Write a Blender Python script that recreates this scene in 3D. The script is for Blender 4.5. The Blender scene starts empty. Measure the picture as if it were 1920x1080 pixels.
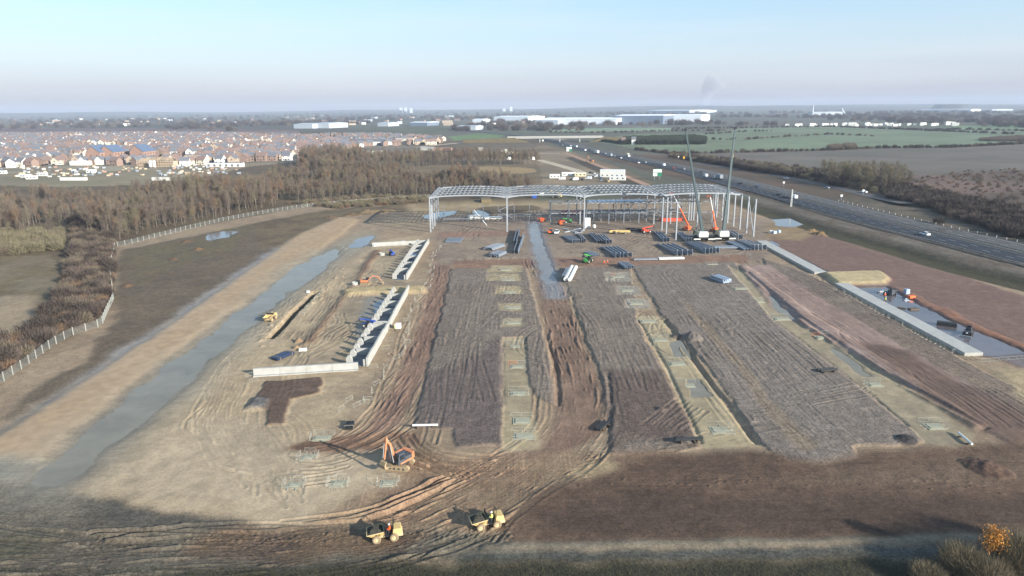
import bpy, bmesh, math, random
import numpy as np
from mathutils import Vector, Matrix

# ---------------------------------------------------------------- camera, sky, sun, exposure
sc = bpy.context.scene
HAZE = 1.1e-4; KS = 1.3                                # haze per layout unit; one layout unit is 1.3 m
HC = 45.0; FPX = 1280.0; PITCH = math.radians(14.75); ROLL = math.radians(0.55)
cam = bpy.data.cameras.new('camera'); cam.lens = 24.0; cam.sensor_width = 36.0
cam.clip_start = 0.5; cam.clip_end = 30000.0
camo = bpy.data.objects.new('camera', cam); sc.collection.objects.link(camo); sc.camera = camo
RM = Matrix.Rotation(math.pi/2 - PITCH, 3, 'X') @ Matrix.Rotation(-ROLL, 3, 'Z')
camo.matrix_world = Matrix.Translation((0, 0, HC)) @ RM.to_4x4()

SUN_EL = math.radians(19.0); SUN_AZ = math.radians(128.0)          # clockwise from +Y
sdir = Vector((math.sin(SUN_AZ)*math.cos(SUN_EL), math.cos(SUN_AZ)*math.cos(SUN_EL), math.sin(SUN_EL)))
sun = bpy.data.lights.new('sun', 'SUN'); sun.energy = 4.7; sun.angle = math.radians(0.6); sun.color = (1.0, 0.94, 0.83)
suno = bpy.data.objects.new('sun', sun); sc.collection.objects.link(suno)
suno.rotation_euler = sdir.to_track_quat('Z', 'Y').to_euler(); suno.location = (60, -60, 120)

world = bpy.data.worlds.new('World'); sc.world = world; world.use_nodes = True
wn = world.node_tree.nodes; wl = world.node_tree.links
for n in list(wn): wn.remove(n)
wo = wn.new('ShaderNodeOutputWorld'); bg = wn.new('ShaderNodeBackground'); sky = wn.new('ShaderNodeTexSky')
sky.sky_type = 'NISHITA'; sky.sun_disc = False; sky.sun_elevation = SUN_EL; sky.sun_rotation = SUN_AZ
sky.altitude = 0; sky.air_density = 1.0; sky.dust_density = 0.35; sky.ozone_density = 2.2
# winter haze low in the sky all round, thin streaks of cirrus higher up
tc = wn.new('ShaderNodeTexCoord'); sp = wn.new('ShaderNodeSeparateXYZ'); wl.new(tc.outputs['Generated'], sp.inputs['Vector'])
def ramp(stops):
    r = wn.new('ShaderNodeValToRGB'); e = r.color_ramp.elements
    while len(e) < len(stops): e.new(0.5)
    for el, (p, c) in zip(e, stops): el.position = p; el.color = (*c, 1)
    return r
el_ = wn.new('ShaderNodeMapRange'); el_.inputs['From Min'].default_value = 0.0; el_.inputs['From Max'].default_value = 0.4; wl.new(sp.outputs['Z'], el_.inputs['Value'])
hazec = ramp([(0.0, (.215,.222,.278)), (.06, (.275,.285,.35)), (.15, (.35,.395,.46)), (.32, (.30,.42,.53)), (.7, (.24,.39,.54))]); wl.new(el_.outputs['Result'], hazec.inputs['Fac'])
hazef = ramp([(0.0, (.9,)*3), (.12, (.8,)*3), (.3, (.55,)*3), (.7, (.30,)*3)]); wl.new(el_.outputs['Result'], hazef.inputs['Fac'])
sk = wn.new('ShaderNodeVectorMath'); sk.operation = 'SCALE'; sk.inputs['Scale'].default_value = 10.0; wl.new(hazec.outputs['Color'], sk.inputs[0])
m0 = wn.new('ShaderNodeMix'); m0.data_type = 'RGBA'; wl.new(hazef.outputs['Color'], m0.inputs['Factor']); wl.new(sky.outputs['Color'], m0.inputs['A']); wl.new(sk.outputs['Vector'], m0.inputs['B'])
mp = wn.new('ShaderNodeMapping'); nz = wn.new('ShaderNodeTexNoise'); mp.inputs['Scale'].default_value = (1.0, 1.0, 14.0)
nz.inputs['Scale'].default_value = 1.8; nz.inputs['Detail'].default_value = 5.0; nz.inputs['Roughness'].default_value = 0.55
wl.new(tc.outputs['Generated'], mp.inputs['Vector']); wl.new(mp.outputs['Vector'], nz.inputs['Vector'])
rp = ramp([(.46, (0, 0, 0)), (.75, (.30,)*3)]); wl.new(nz.outputs['Fac'], rp.inputs['Fac'])
mx = wn.new('ShaderNodeMix'); mx.data_type = 'RGBA'; wl.new(rp.outputs['Color'], mx.inputs['Factor']); wl.new(m0.outputs['Result'], mx.inputs['A']); mx.inputs['B'].default_value = (4.6, 4.9, 5.3, 1)
wl.new(mx.outputs['Result'], bg.inputs['Color']); bg.inputs['Strength'].default_value = 0.10
wl.new(bg.outputs['Background'], wo.inputs['Surface'])

sc.view_settings.view_transform = 'Standard'; sc.view_settings.look = 'None'
sc.view_settings.exposure = 0.95; sc.view_settings.gamma = 1.0; sc.view_settings.use_curve_mapping = False
sc.render.engine = 'CYCLES'
sc.cycles.use_denoising = True
sc.cycles.max_bounces = 5; sc.cycles.diffuse_bounces = 2; sc.cycles.glossy_bounces = 2
sc.cycles.transmission_bounces = 3; sc.cycles.volume_bounces = 0; sc.cycles.transparent_max_bounces = 8

# ---------------------------------------------------------------- helpers
rng = random.Random(7); nrng = np.random.default_rng(11)
COL = sc.collection
RMn = np.array(RM)
def G(px, py, z=0.0):
    """ground point seen at a pixel of the 1920 x 1080 photograph"""
    d = RMn @ np.array([(px-960)/FPX, -(py-540)/FPX, -1.0]); t = (z-HC)/d[2]
    return (float(d[0]*t), float(d[1]*t))
def GP(pts): return [G(*p) for p in pts]
def lin(c):
    return tuple(((v/255.0)/12.92 if v/255.0 <= 0.04045 else ((v/255.0+0.055)/1.055)**2.4) for v in c)

MATS = {}
def mat(name, rgb, rough=0.8, metal=0.0, var=0.12, scale=3.0, bump=0.0, spec=0.3, col2=None):
    """procedural material: base colour broken up by noise, slight relief"""
    if name in MATS: return MATS[name]
    m = bpy.data.materials.new(name); m.use_nodes = True; nt = m.node_tree; b = nt.nodes['Principled BSDF']
    b.inputs['Roughness'].default_value = rough; b.inputs['Metallic'].default_value = metal
    b.inputs['Specular IOR Level'].default_value = spec
    t = nt.nodes.new('ShaderNodeTexCoord'); n = nt.nodes.new('ShaderNodeTexNoise')
    n.inputs['Scale'].default_value = scale; n.inputs['Detail'].default_value = 4.0
    r = nt.nodes.new('ShaderNodeMix'); r.data_type = 'RGBA'
    r.inputs['A'].default_value = (*[max(0, v*(1-var*1.6)) for v in rgb], 1)
    r.inputs['B'].default_value = (*[min(1, v*(1+var*1.6)) for v in (rgb if col2 is None else col2)], 1)
    nt.links.new(t.outputs['Object'], n.inputs['Vector']); nt.links.new(n.outputs['Fac'], r.inputs['Factor'])
    nt.links.new(r.outputs['Result'], b.inputs['Base Color'])
    if bump:
        bp = nt.nodes.new('ShaderNodeBump'); bp.inputs['Strength'].default_value = bump; bp.inputs['Distance'].default_value = 0.05
        nt.links.new(n.outputs['Fac'], bp.inputs['Height']); nt.links.new(bp.outputs['Normal'], b.inputs['Normal'])
    MATS[name] = m; return m

class MB:
    """collects boxes, beams, tubes, prisms; build() links them as one mesh object"""
    def __init__(s): s.v = []; s.f = []
    def add(s, vs, fs):
        o = len(s.v); s.v += [tuple(p) for p in vs]; s.f += [tuple(i+o for i in f) for f in fs]; return s
    def box(s, x0, x1, y0, y1, z0, z1):
        return s.add([(x0,y0,z0),(x1,y0,z0),(x1,y1,z0),(x0,y1,z0),(x0,y0,z1),(x1,y0,z1),(x1,y1,z1),(x0,y1,z1)],
                     [(0,3,2,1),(4,5,6,7),(0,1,5,4),(1,2,6,5),(2,3,7,6),(3,0,4,7)])
    def frus(s, b, z0, t, z1):
        """block with a different rectangle (x0,x1,y0,y1) at bottom and top"""
        return s.add([(b[0],b[2],z0),(b[1],b[2],z0),(b[1],b[3],z0),(b[0],b[3],z0),(t[0],t[2],z1),(t[1],t[2],z1),(t[1],t[3],z1),(t[0],t[3],z1)],
                     [(0,3,2,1),(4,5,6,7),(0,1,5,4),(1,2,6,5),(2,3,7,6),(3,0,4,7)])
    def beam(s, p, q, w, h=None, w2=None, h2=None, up=(0,0,1)):
        """bar from p to q, w wide, h deep (w2, h2 at q)"""
        p = Vector(p); q = Vector(q); h = w if h is None else h; w2 = w if w2 is None else w2; h2 = h if h2 is None else h2
        d = (q-p).normalized(); u = Vector(up)
        if abs(d.dot(u)) > 0.95: u = Vector((0,1,0))
        a = d.cross(u).normalized(); b = a.cross(d).normalized()
        vs = []
        for c, ww, hh in ((p, w, h), (q, w2, h2)):
            for sx, sy in ((-1,-1),(1,-1),(1,1),(-1,1)): vs.append(c + a*(sx*ww/2) + b*(sy*hh/2))
        return s.add(vs, [(3,2,1,0),(4,5,6,7),(0,1,5,4),(1,2,6,5),(2,3,7,6),(3,0,4,7)])
    def ibeam(s, p, q, w, h, up=(0,0,1), h2=None):
        """H-section: two flanges and a web"""
        p = Vector(p); q = Vector(q); h2 = h if h2 is None else h2
        d = (q-p).normalized(); u = Vector(up)
        if abs(d.dot(u)) > 0.95: u = Vector((0,1,0))
        a = d.cross(u).normalized(); b = a.cross(d).normalized(); t = 0.12*h
        s.beam(p+b*(h/2-t/2), q+b*(h2/2-t/2), w, t, up=up); s.beam(p-b*(h/2-t/2), q-b*(h2/2-t/2), w, t, up=up)
        return s.beam(p, q, w*0.16, h-2*t-0.002, h2=h2-2*t-0.002, up=up)
    def tube(s, p, q, r, n=8, r2=None, cap=True):
        p = Vector(p); q = Vector(q); r2 = r if r2 is None else r2; d = (q-p).normalized()
        u = Vector((0,0,1)) if abs(d.z) < 0.9 else Vector((1,0,0)); a = d.cross(u).normalized(); b = d.cross(a)
        vs = [c + (a*math.cos(2*math.pi*i/n) + b*math.sin(2*math.pi*i/n))*rr for c, rr in ((p, r), (q, r2)) for i in range(n)]
        fs = [(i, (i+1) % n, n+(i+1) % n, n+i) for i in range(n)]
        if cap: fs += [tuple(range(n-1, -1, -1)), tuple(range(n, 2*n))]
        return s.add(vs, fs)
    def path(s, pts, r, n=6):
        for i in range(len(pts)-1): s.tube(pts[i], pts[i+1], r if not isinstance(r, (list,tuple)) else r[i], n, r if not isinstance(r,(list,tuple)) else r[i+1])
        return s
    def prism(s, poly, a0, a1, axis='z'):
        """polygon extruded along an axis: 'z' (x,y), 'y' (x,z), 'x' (y,z)"""
        n = len(poly)
        def pt(p, a): return (p[0],p[1],a) if axis == 'z' else ((p[0],a,p[1]) if axis == 'y' else (a,p[0],p[1]))
        vs = [pt(p, a0) for p in poly] + [pt(p, a1) for p in poly]
        return s.add(vs, [tuple(range(n-1,-1,-1)), tuple(range(n,2*n))] + [(i,(i+1)%n,n+(i+1)%n,n+i) for i in range(n)])
    def ball(s, c, r, n=8, m=5, sq=(1,1,1)):
        vs = []; fs = []
        for j in range(m+1):
            th = math.pi*j/m
            for i in range(n):
                ph = 2*math.pi*i/n; vs.append((c[0]+r*sq[0]*math.sin(th)*math.cos(ph), c[1]+r*sq[1]*math.sin(th)*math.sin(ph), c[2]+r*sq[2]*math.cos(th)))
        for j in range(m):
            for i in range(n): fs.append((j*n+i, (j+1)*n+i, (j+1)*n+(i+1)%n, j*n+(i+1)%n))
        return s.add(vs, fs)
    def mesh(s, name, m, smooth=False):
        me = bpy.data.meshes.new(name); me.from_pydata(s.v, [], s.f); me.materials.append(m)
        bm = bmesh.new(); bm.from_mesh(me); bmesh.ops.recalc_face_normals(bm, faces=bm.faces); bm.to_mesh(me); bm.free()
        if smooth: me.shade_smooth()
        return me
    def build(s, name, m, parent=None, smooth=False, bevel=0.0):
        return link(name, s.mesh(name, m, smooth), parent, bevel=bevel)

def link(name, me, parent=None, loc=None, rz=None, bevel=0.0):
    o = bpy.data.objects.new(name, me); COL.objects.link(o)
    if parent: o.parent = parent
    if loc is not None: o.location = loc
    if rz is not None: o.rotation_euler = (0, 0, rz)
    if bevel:
        b = o.modifiers.new('bevel', 'BEVEL'); b.width = bevel; b.segments = 2; b.limit_method = 'ANGLE'
    return o
def tag(o, label, cat, group=None):
    o['label'] = label; o['category'] = cat
    if group: o['group'] = group
    return o
def kind(o, k): o['kind'] = k; return o
def thing(name, label, cat, loc=(0,0,0), rz=0.0, group=None):
    o = bpy.data.objects.new(name, None); COL.objects.link(o); o.location = loc; o.rotation_euler = (0,0,rz)
    o.empty_display_size = 0.3
    return tag(o, label, cat, group)
def dup(root, loc, rz=0.0, label=None, group=None, scale=None):
    """copy of a thing with copies of its parts and sub-parts"""
    r = root.copy(); COL.objects.link(r); r.location = loc; r.rotation_euler = (0,0,rz)
    if scale is not None: r.scale = (scale,)*3 if not isinstance(scale, tuple) else scale
    if label: r['label'] = label
    if group: r['group'] = group
    for ch in list(root.children):
        c = ch.copy(); COL.objects.link(c); c.parent = r
        for g in list(ch.children):
            d = g.copy(); COL.objects.link(d); d.parent = c
    return r
# ---------------------------------------------------------------- the site's earth: maps of height, colour, wetness, zone
RES = 0.15; RX0, RX1, RY0, RY1 = -272.0, 272.0, 44.0, 336.0
NX = int((RX1-RX0)/RES)+1; NY = int((RY1-RY0)/RES)+1
gx = (RX0 + np.arange(NX)*RES).astype(np.float32); gy = (RY0 + np.arange(NY)*RES).astype(np.float32)
def vnoise(sx, sy, seed, ang=None):
    r = np.random.default_rng(seed)
    nx = int((RX1-RX0)/sx)+3; ny = int((RY1-RY0)/sy)+3
    g = r.random((ny, nx)).astype(np.float32)*2-1
    fy = (gy-RY0)/sy; iy = fy.astype(int); fy = fy-iy; fy = fy*fy*(3-2*fy)
    fx = (gx-RX0)/sx; ix = fx.astype(int); fx = fx-ix; fx = fx*fx*(3-2*fx)
    rows = g[iy]*(1-fy)[:, None] + g[iy+1]*fy[:, None]
    return rows[:, ix]*(1-fx)[None] + rows[:, ix+1]*fx[None]
def fbm(sx, sy, seed, oct=4, gain=0.55):
    o = np.zeros((NY, NX), np.float32); a = 1.0; t = 0
    for k in range(oct):
        o += a*vnoise(sx/2**k, sy/2**k, seed+k*17); t += a; a *= gain
    return o/t
N_big = fbm(30, 30, 1); N_mid = fbm(7, 7, 2); N_fine = fbm(1.8, 1.8, 3, 3, 0.7); N_y = fbm(1.2, 22, 4, 3); N_x = fbm(26, 1.3, 5, 3)
W1 = fbm(4, 4, 6, 4, 0.6); W2 = fbm(4, 4, 7, 4, 0.6)
def blur(a, r):
    if r < 1: return a
    for ax in (0, 1):
        c = np.cumsum(np.pad(a, [(r+1, r) if i == ax else (0, 0) for i in (0, 1)], mode='edge'), axis=ax, dtype=np.float64)
        n = 2*r+1
        a = ((c[n:] - c[:-n]) if ax == 0 else (c[:, n:] - c[:, :-n]))/n
    return a.astype(np.float32)
def pmask(poly, warp=0.6, feather=0.4):
    """soft mask of a ground polygon with a ragged edge"""
    xs = [p[0] for p in poly]; ys = [p[1] for p in poly]; m = warp+feather*3+0.5
    i0 = max(0, int((min(xs)-m-RX0)/RES)); i1 = min(NX, int((max(xs)+m-RX0)/RES)+2)
    j0 = max(0, int((min(ys)-m-RY0)/RES)); j1 = min(NY, int((max(ys)+m-RY0)/RES)+2)
    if i1 <= i0 or j1 <= j0: return None
    X = gx[None, i0:i1] + warp*1.6*W1[j0:j1, i0:i1]; Y = gy[j0:j1, None] + warp*1.6*W2[j0:j1, i0:i1]
    ins = np.zeros(X.shape, bool); n = len(poly)
    for k in range(n):
        x1, y1 = poly[k]; x2, y2 = poly[(k+1) % n]
        if y1 == y2: continue
        c = ((y1 > Y) != (y2 > Y)) & (X < (x2-x1)*(Y-y1)/(y2-y1)+x1); ins ^= c
    a = ins.astype(np.float32); r = int(feather/RES)
    if r: a = blur(blur(a, r), r)
    return (slice(j0, j1), slice(i0, i1)), a
ZN = ['ground', 'gravel_pad', 'haul_road', 'pit_strip', 'topsoil', 'sand_bank', 'scrub_ground', 'grass_bank', 'mud_flat']
COLR = np.zeros((NY, NX, 3), np.float32); HGT = np.zeros((NY, NX), np.float32); WET = np.zeros((NY, NX), np.float32)
GRN = np.full((NY, NX), 0.5, np.float32); ZID = np.zeros((NY, NX), np.int8); RUT = np.ones((NY, NX), np.float32)
KA = 1.14                                            # photograph brightness -> surface colour
def C(c): return np.array(lin(c), np.float32)*KA
COLR[:] = C((139, 122, 101))
t = np.clip(0.5+0.9*N_big, 0, 1)[..., None]; COLR = COLR*(1-t*0.6) + C((124, 104, 84))*t*0.6
def lay(poly, col, zone=None, h=None, dh=None, warp=0.7, feather=0.4, wet=None, grain=None, alpha=1.0, mott=None, px=True, rut=None):
    r = pmask(GP(poly) if px else poly, warp, feather)
    if r is None: return
    s, a = r
    if col is not None:
        c = np.broadcast_to(C(col), a.shape+(3,)).copy()
        if mott is not None:
            k = np.clip(0.5+1.1*N_mid[s]+0.5*N_fine[s], 0, 1)[..., None]; c = c*(1-k)+C(mott)*k
        COLR[s] = COLR[s]*(1-a[..., None]*alpha) + c*a[..., None]*alpha
    if zone is not None: ZID[s] = np.where(a > 0.5, ZN.index(zone), ZID[s])
    if h is not None: HGT[s] = HGT[s]*(1-a)+h*a
    if dh is not None: HGT[s] += dh*a
    if wet is not None: WET[s] = WET[s]*(1-a)+wet*a
    if grain is not None: GRN[s] = GRN[s]*(1-a)+grain*a
    if rut is not None: RUT[s] = RUT[s]*(1-a)+rut*a
def R(x0, x1, y0, y1): return [(x0, y0), (x1, y0), (x1, y1), (x0, y1)]

# --- left of the site: woodland floor, scrub between fence and road, blue-grey wet strip, sand bank, flooded road
lay([(-700,1100),(0,705),(120,640),(205,575),(212,462),(330,432),(560,390),(700,376),(900,372),(1500,372),(1480,330),(-300,330)], (98,86,66), 'scrub_ground', warp=1.5, feather=1.0, grain=0.8, mott=(84,72,58), rut=0.2)
lay([(0,480),(95,478),(120,520),(90,590),(40,640),(-60,720),(-300,780),(-300,480)], (116,104,84), 'scrub_ground', warp=0.8, mott=(96,84,62), grain=.4)
lay([(-80,560),(70,555),(60,610),(-20,660),(-120,700)], (138,122,100), 'scrub_ground', warp=2.0, feather=1.2)
lay([(0,786),(60,732),(150,690),(215,600),(226,470),(340,448),(560,405),(690,384),(660,404),(560,442),(430,528),(335,592),(170,704),(0,800)], (100,88,72), 'scrub_ground', h=0.25, warp=1.2, feather=0.8, grain=.9, mott=(88,76,63), rut=0.3)
lay([(245,470),(340,455),(440,425),(480,418),(440,470),(330,500),(250,540)], (90,83,66), 'scrub_ground', warp=3, feather=2, grain=.9, mott=(98,86,62), alpha=.8)
lay([(470,420),(600,395),(800,380),(800,392),(690,402),(620,408),(500,470)], (106,92,70), 'scrub_ground', warp=2, feather=1.5, mott=(84,72,58), grain=.9)
lay([(-260,960),(0,800),(170,704),(335,592),(430,528),(560,442),(640,408),(600,450),(480,500),(300,640),(0,830),(-260,1000)], (110,104,96), 'mud_flat', h=0.0, warp=1.0, feather=1.2, wet=.35, mott=(124,114,98), grain=.3, rut=.3)
lay([(40,790),(150,715),(300,612),(450,512),(520,465),(540,468),(470,520),(330,620),(120,770)], (122,124,126), 'mud_flat', warp=1.6, feather=1.2, wet=.6, alpha=.75, rut=.1)
lay([(-300,1010),(0,818),(250,655),(420,540),(560,440),(640,408),(672,412),(640,440),(590,475),(500,540),(400,605),(250,715),(80,862),(-300,868)], (158,136,110), 'sand_bank', h=0.35, warp=0.5, feather=0.8, grain=.12, mott=(148,126,100), rut=.15)
lay([(-260,862),(80,858),(130,915),(60,960),(-250,960)], (124,120,108), 'mud_flat', warp=.8, feather=1, wet=.4, alpha=.9, rut=.2)
# --- tan worked ground beside the flooded road, dock area
lay([(140,930),(270,800),(380,700),(470,625),(560,560),(660,490),(720,450),(790,440),(760,560),(690,700),(640,800),(560,850),(760,900),(760,960),(640,985),(480,985)], (160,142,116), 'ground', warp=1.5, feather=1.5, mott=(148,130,105), grain=.45, alpha=.9, rut=.5)
lay([(210,880),(400,760),(500,800),(560,850),(760,870),(770,940),(600,970),(470,975),(250,930)], (159,143,120), 'ground', warp=2, feather=2.5, alpha=.8, grain=.35, rut=.55)
lay([(500,690),(640,520),(690,470),(790,460),(770,548),(690,690)], (157,140,114), 'ground', rut=.7, h=-.12, warp=1.0, feather=1.0, mott=(124,110,92), grain=.3)
lay([(655,640),(690,560),(725,552),(740,556),(690,640),(668,680)], (118,112,102), 'mud_flat', warp=1.2, feather=.8, wet=.7, alpha=.8, rut=.3)
lay([(560,650),(640,560),(700,470),(716,470),(640,570),(588,640)], (116,92,74), 'haul_road', h=.25, warp=.7, feather=.6, mott=(104,84,68))
lay([(640,545),(700,540),(800,538),(800,550),(700,552),(650,556)], (160,142,108), 'sand_bank', h=.7, warp=.4, feather=.6, grain=.7)
# dark spread of stone, soil strip by the excavator
lay([(498,716),(604,709),(598,738),(548,750),(530,796),(498,800),(500,770),(470,764)], (84,68,58), 'topsoil', h=.25, warp=.5, feather=.2, grain=.7, mott=(94,78,68))
lay([(462,768),(478,748),(506,752),(500,768)], (98,94,90), 'gravel_pad', h=.6, warp=.3, feather=.4, grain=1)
lay([(530,842),(580,826),(700,806),(790,812),(790,836),(660,850),(560,852)], (98,76,62), 'haul_road', warp=.8, feather=.5, mott=(112,90,74))
# --- haul roads, reddish
lay([(812,470),(850,470),(842,520),(830,600),(800,690),(768,760),(740,800),(700,816),(690,800),(718,760),(752,690),(790,590),(806,520)], (126,102,86), 'haul_road', h=-.05, warp=.7, feather=.6, mott=(112,90,77), grain=.5, rut=1.0)
lay([(820,392),(985,392),(1320,398),(1440,412),(1500,440),(1440,452),(1440,500),(1380,492),(1040,492),(1030,500),(820,496),(812,440)], (134,118,101), 'ground', warp=1.2, feather=1, mott=(116,102,89), grain=.6, rut=1.0)
lay([(760,376),(1050,362),(1170,352),(1180,374),(1040,384),(1000,398),(820,402),(770,400)], (152,134,104), 'ground', warp=2, feather=2, mott=(130,112,88), grain=.4, rut=.5)
lay([(905,388),(1000,384),(1020,392),(960,402),(880,402)], (104,90,70), 'scrub_ground', h=.5, warp=1, feather=1, mott=(90,76,60))
lay([(820,436),(1000,430),(1000,440),(820,446)], (124,98,84), 'haul_road', warp=.8, feather=.6, alpha=.8)
lay([(850,488),(1000,484),(1290,480),(1400,478),(1400,494),(1290,497),(1000,502),(850,505)], (130,100,82), 'haul_road', warp=.8, feather=.5, alpha=.9, mott=(112,88,74))
# --- stone platforms
gA = dict(zone='gravel_pad', h=.24, warp=.45, feather=.25, grain=1.0)
lay([(846,505),(985,503),(1010,590),(1026,660),(1040,720),(1044,762),(1000,740),(990,720),(985,634),(944,634),(945,836),(862,838),(850,806),(774,804),(790,740),(812,650),(832,570)], (117,106,95), mott=(106,95,85), **gA)
lay([(776,803),(790,740),(800,700),(850,690),(940,640),(945,836),(862,838),(850,806)], (88,77,73), alpha=.75, warp=1, feather=.6)
lay([(1050,505),(1180,498),(1195,590),(1195,605),(1315,838),(1190,860),(1150,850),(1140,780),(1120,690),(1085,590)], (117,106,95), mott=(106,95,85), **gA)
lay([(1120,690),(1200,700),(1250,690),(1310,830),(1200,830),(1150,850),(1140,780)], (86,73,66), alpha=.8, warp=1.5, feather=1)
lay([(1185,498),(1378,492),(1440,590),(1520,650),(1640,745),(1735,832),(1600,838),(1608,858),(1540,872),(1460,860),(1440,846),(1330,690),(1240,590)], (118,108,99), mott=(107,97,88), **gA)
lay([(1430,484),(1510,512),(1560,536),(1830,690),(1920,735),(2250,930),(2250,1000),(1920,800),(1700,660),(1520,565),(1440,510)], (114,102,91), mott=(100,88,79), **gA)
lay([(1640,600),(1810,690),(1920,740),(1960,770),(1900,770),(1700,655),(1600,600)], (120,104,88), alpha=.6, warp=1.5, feather=1.5, mott=(104,90,78), rut=.5)
lay([(1280,560),(1320,600),(1400,690),(1460,770),(1530,840),(1500,850),(1430,770),(1380,690),(1300,600)], (120,104,84), alpha=.55, warp=.6, feather=.4)
# --- pit strips with footings (pale silt), and the pools in them
ps = dict(zone='pit_strip', h=0.0, warp=.35, feather=.22, grain=.3)
lay([(944,634),(985,632),(992,720),(1012,830),(1018,842),(940,846),(944,740)], (152,137,110), mott=(134,121,99), **ps)
lay([(1194,594),(1240,594),(1330,720),(1418,832),(1400,838),(1320,840),(1240,680)], (156,141,113), mott=(138,125,102), **ps)
lay([(1364,498),(1400,510),(1450,580),(1640,690),(1830,815),(1820,832),(1740,836),(1640,745),(1520,652),(1440,590)], (150,136,111), mott=(128,117,98), **ps)
for (yy, r0, r1) in ((505,918,978),(521,916,975),(545,930,978),(577,938,980),(607,942,982)):
    lay([(r0,yy-7),(r1,yy-7),(r1+3,yy+7),(r0-2,yy+7)], (144,130,104), 'pit_strip', h=.1, warp=.5, feather=.3)
for (yy, xa, xb) in ((520,1134,1180),(545,1156,1198),(570,1172,1216)):
    lay([(xa,yy-9),(xb,yy-9),(xb+6,yy+9),(xa+2,yy+9)], (132,124,112), 'pit_strip', h=.08, warp=.4, feather=.3)
# pink-brown road on the right, its ditch side
lay([(1384,497),(1440,497),(1500,535),(1700,655),(1900,770),(2200,940),(2200,985),(1920,840),(1830,800),(1640,690),(1450,578)], (142,122,112), 'haul_road', h=.22, warp=.5, feather=.4, mott=(126,106,96), grain=.4, rut=.5)
lay([(1600,640),(1700,660),(1900,770),(2200,940),(2200,985),(1920,850),(1830,800),(1700,720)], (106,87,76), 'haul_road', warp=1.2, feather=1, mott=(94,77,68), rut=.5)
lay([(1384,500),(1400,500),(1520,590),(1640,668),(1850,800),(1830,806),(1640,695),(1490,600)], None, dh=.35, warp=.4, feather=.3)
# centre road
lay([(984,412),(1016,414),(1030,460),(1048,520),(1075,590),(1115,690),(1135,770),(1130,812),(1060,850),(960,880),(860,870),(920,850),(1020,840),(1040,800),(1040,720),(1030,650),(1015,580),(1000,500)], (126,104,88), 'haul_road', h=.05, warp=.5, feather=.5, mott=(110,89,75), grain=.5, rut=1.6)
# right field of red earth, flooded bay, sand bank, red spoil
lay([(1440,452),(1530,426),(1620,452),(1760,500),(1920,556),(2300,690),(2300,1000),(1920,690),(1850,672),(1560,520)], (112,90,80), 'topsoil', h=.1, warp=.8, feather=.6, mott=(102,82,74), grain=.5)
lay([(1600,538),(1662,534),(1760,588),(1860,632),(1960,670),(1960,700),(1845,668)], (104,92,88), 'mud_flat', warp=.8, feather=.5, wet=.8)
lay([(1650,535),(1670,540),(1760,590),(1860,640),(2000,700),(2000,680),(1860,622),(1760,575),(1690,540)], (132,92,70), 'topsoil', dh=.25, warp=1.0, feather=.5, alpha=.8, mott=(112,84,70))
lay([(1540,514),(1648,511),(1668,524),(1660,534),(1572,536)], (162,146,112), 'sand_bank', h=.9, warp=.35, feather=.5, grain=.5)
lay([(1860,690),(1940,690),(2200,860),(2100,860),(1960,780),(1900,730)], (150,134,106), 'ground', h=.1, warp=1, feather=.8)
lay([(1436,420),(1500,415),(1545,430),(1500,452),(1440,448)], (136,116,88), 'ground', warp=1.2, feather=1, mott=(118,98,76))
# --- near ground: junction, dark soil on the right, grey mud left, grass at the bottom
lay([(700,820),(860,860),(1060,850),(1150,856),(1290,850),(1160,880),(1060,900),(960,990),(780,1010),(640,1000),(560,980),(760,900)], (134,114,92), 'haul_road', warp=1.0, feather=1.2, mott=(116,94,76), grain=.7, rut=2.5)
lay([(1140,862),(1290,846),(1440,848),(1540,872),(1620,846),(1920,830),(2300,800),(2300,1010),(1780,1006),(950,1026),(930,1010),(1000,930)], (82,66,55), 'topsoil', h=.08, warp=.8, feather=.8, mott=(94,76,62), grain=.7, rut=.7)
lay([(1440,900),(1700,870),(1920,850),(2300,850),(2300,900),(1920,905),(1600,915)], (98,82,68), alpha=.7, warp=1.0, feather=1.0)
lay([(1050,930),(1500,930),(1920,930),(2300,940),(2300,1004),(1760,1002),(1000,1016)], (68,55,47), alpha=.8, warp=1.2, feather=1.5)
lay([(1060,880),(1140,864),(1170,880),(1080,900)], (140,122,96), 'ground', warp=1, feather=.6)
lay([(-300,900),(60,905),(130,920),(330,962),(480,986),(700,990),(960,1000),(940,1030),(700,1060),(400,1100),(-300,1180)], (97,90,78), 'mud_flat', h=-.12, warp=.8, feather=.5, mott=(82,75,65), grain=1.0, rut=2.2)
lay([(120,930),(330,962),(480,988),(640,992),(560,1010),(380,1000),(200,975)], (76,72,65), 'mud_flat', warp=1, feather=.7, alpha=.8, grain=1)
lay([(380,1000),(480,988),(700,992),(800,1000),(760,1030),(560,1050),(330,1040)], (106,88,70), 'mud_flat', warp=1, feather=.6, mott=(84,71,60), grain=1.0)
lay([(900,1022),(1770,1006),(2200,1000),(2200,1012),(1770,1018),(900,1036)], (116,106,90), 'ground', h=.2, warp=.3, feather=.3)
lay([(860,1036),(1770,1020),(2200,1012),(2200,1050),(1700,1046),(860,1056)], (84,83,76), 'mud_flat', warp=.5, feather=.4, mott=(70,68,62), grain=.9)
lay([(-300,1180),(300,1085),(560,1058),(860,1052),(1700,1044),(2200,1040),(2200,1300),(-300,1300)], (58,55,44), 'grass_bank', h=-.1, warp=1.0, feather=.6, mott=(46,46,36), grain=1)
lay([(-300,1010),(0,1000),(110,1004),(60,1040),(-300,1070)], (70,68,54), 'grass_bank', warp=1.2, feather=.8, mott=(84,78,64), grain=1, alpha=.8)
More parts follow.
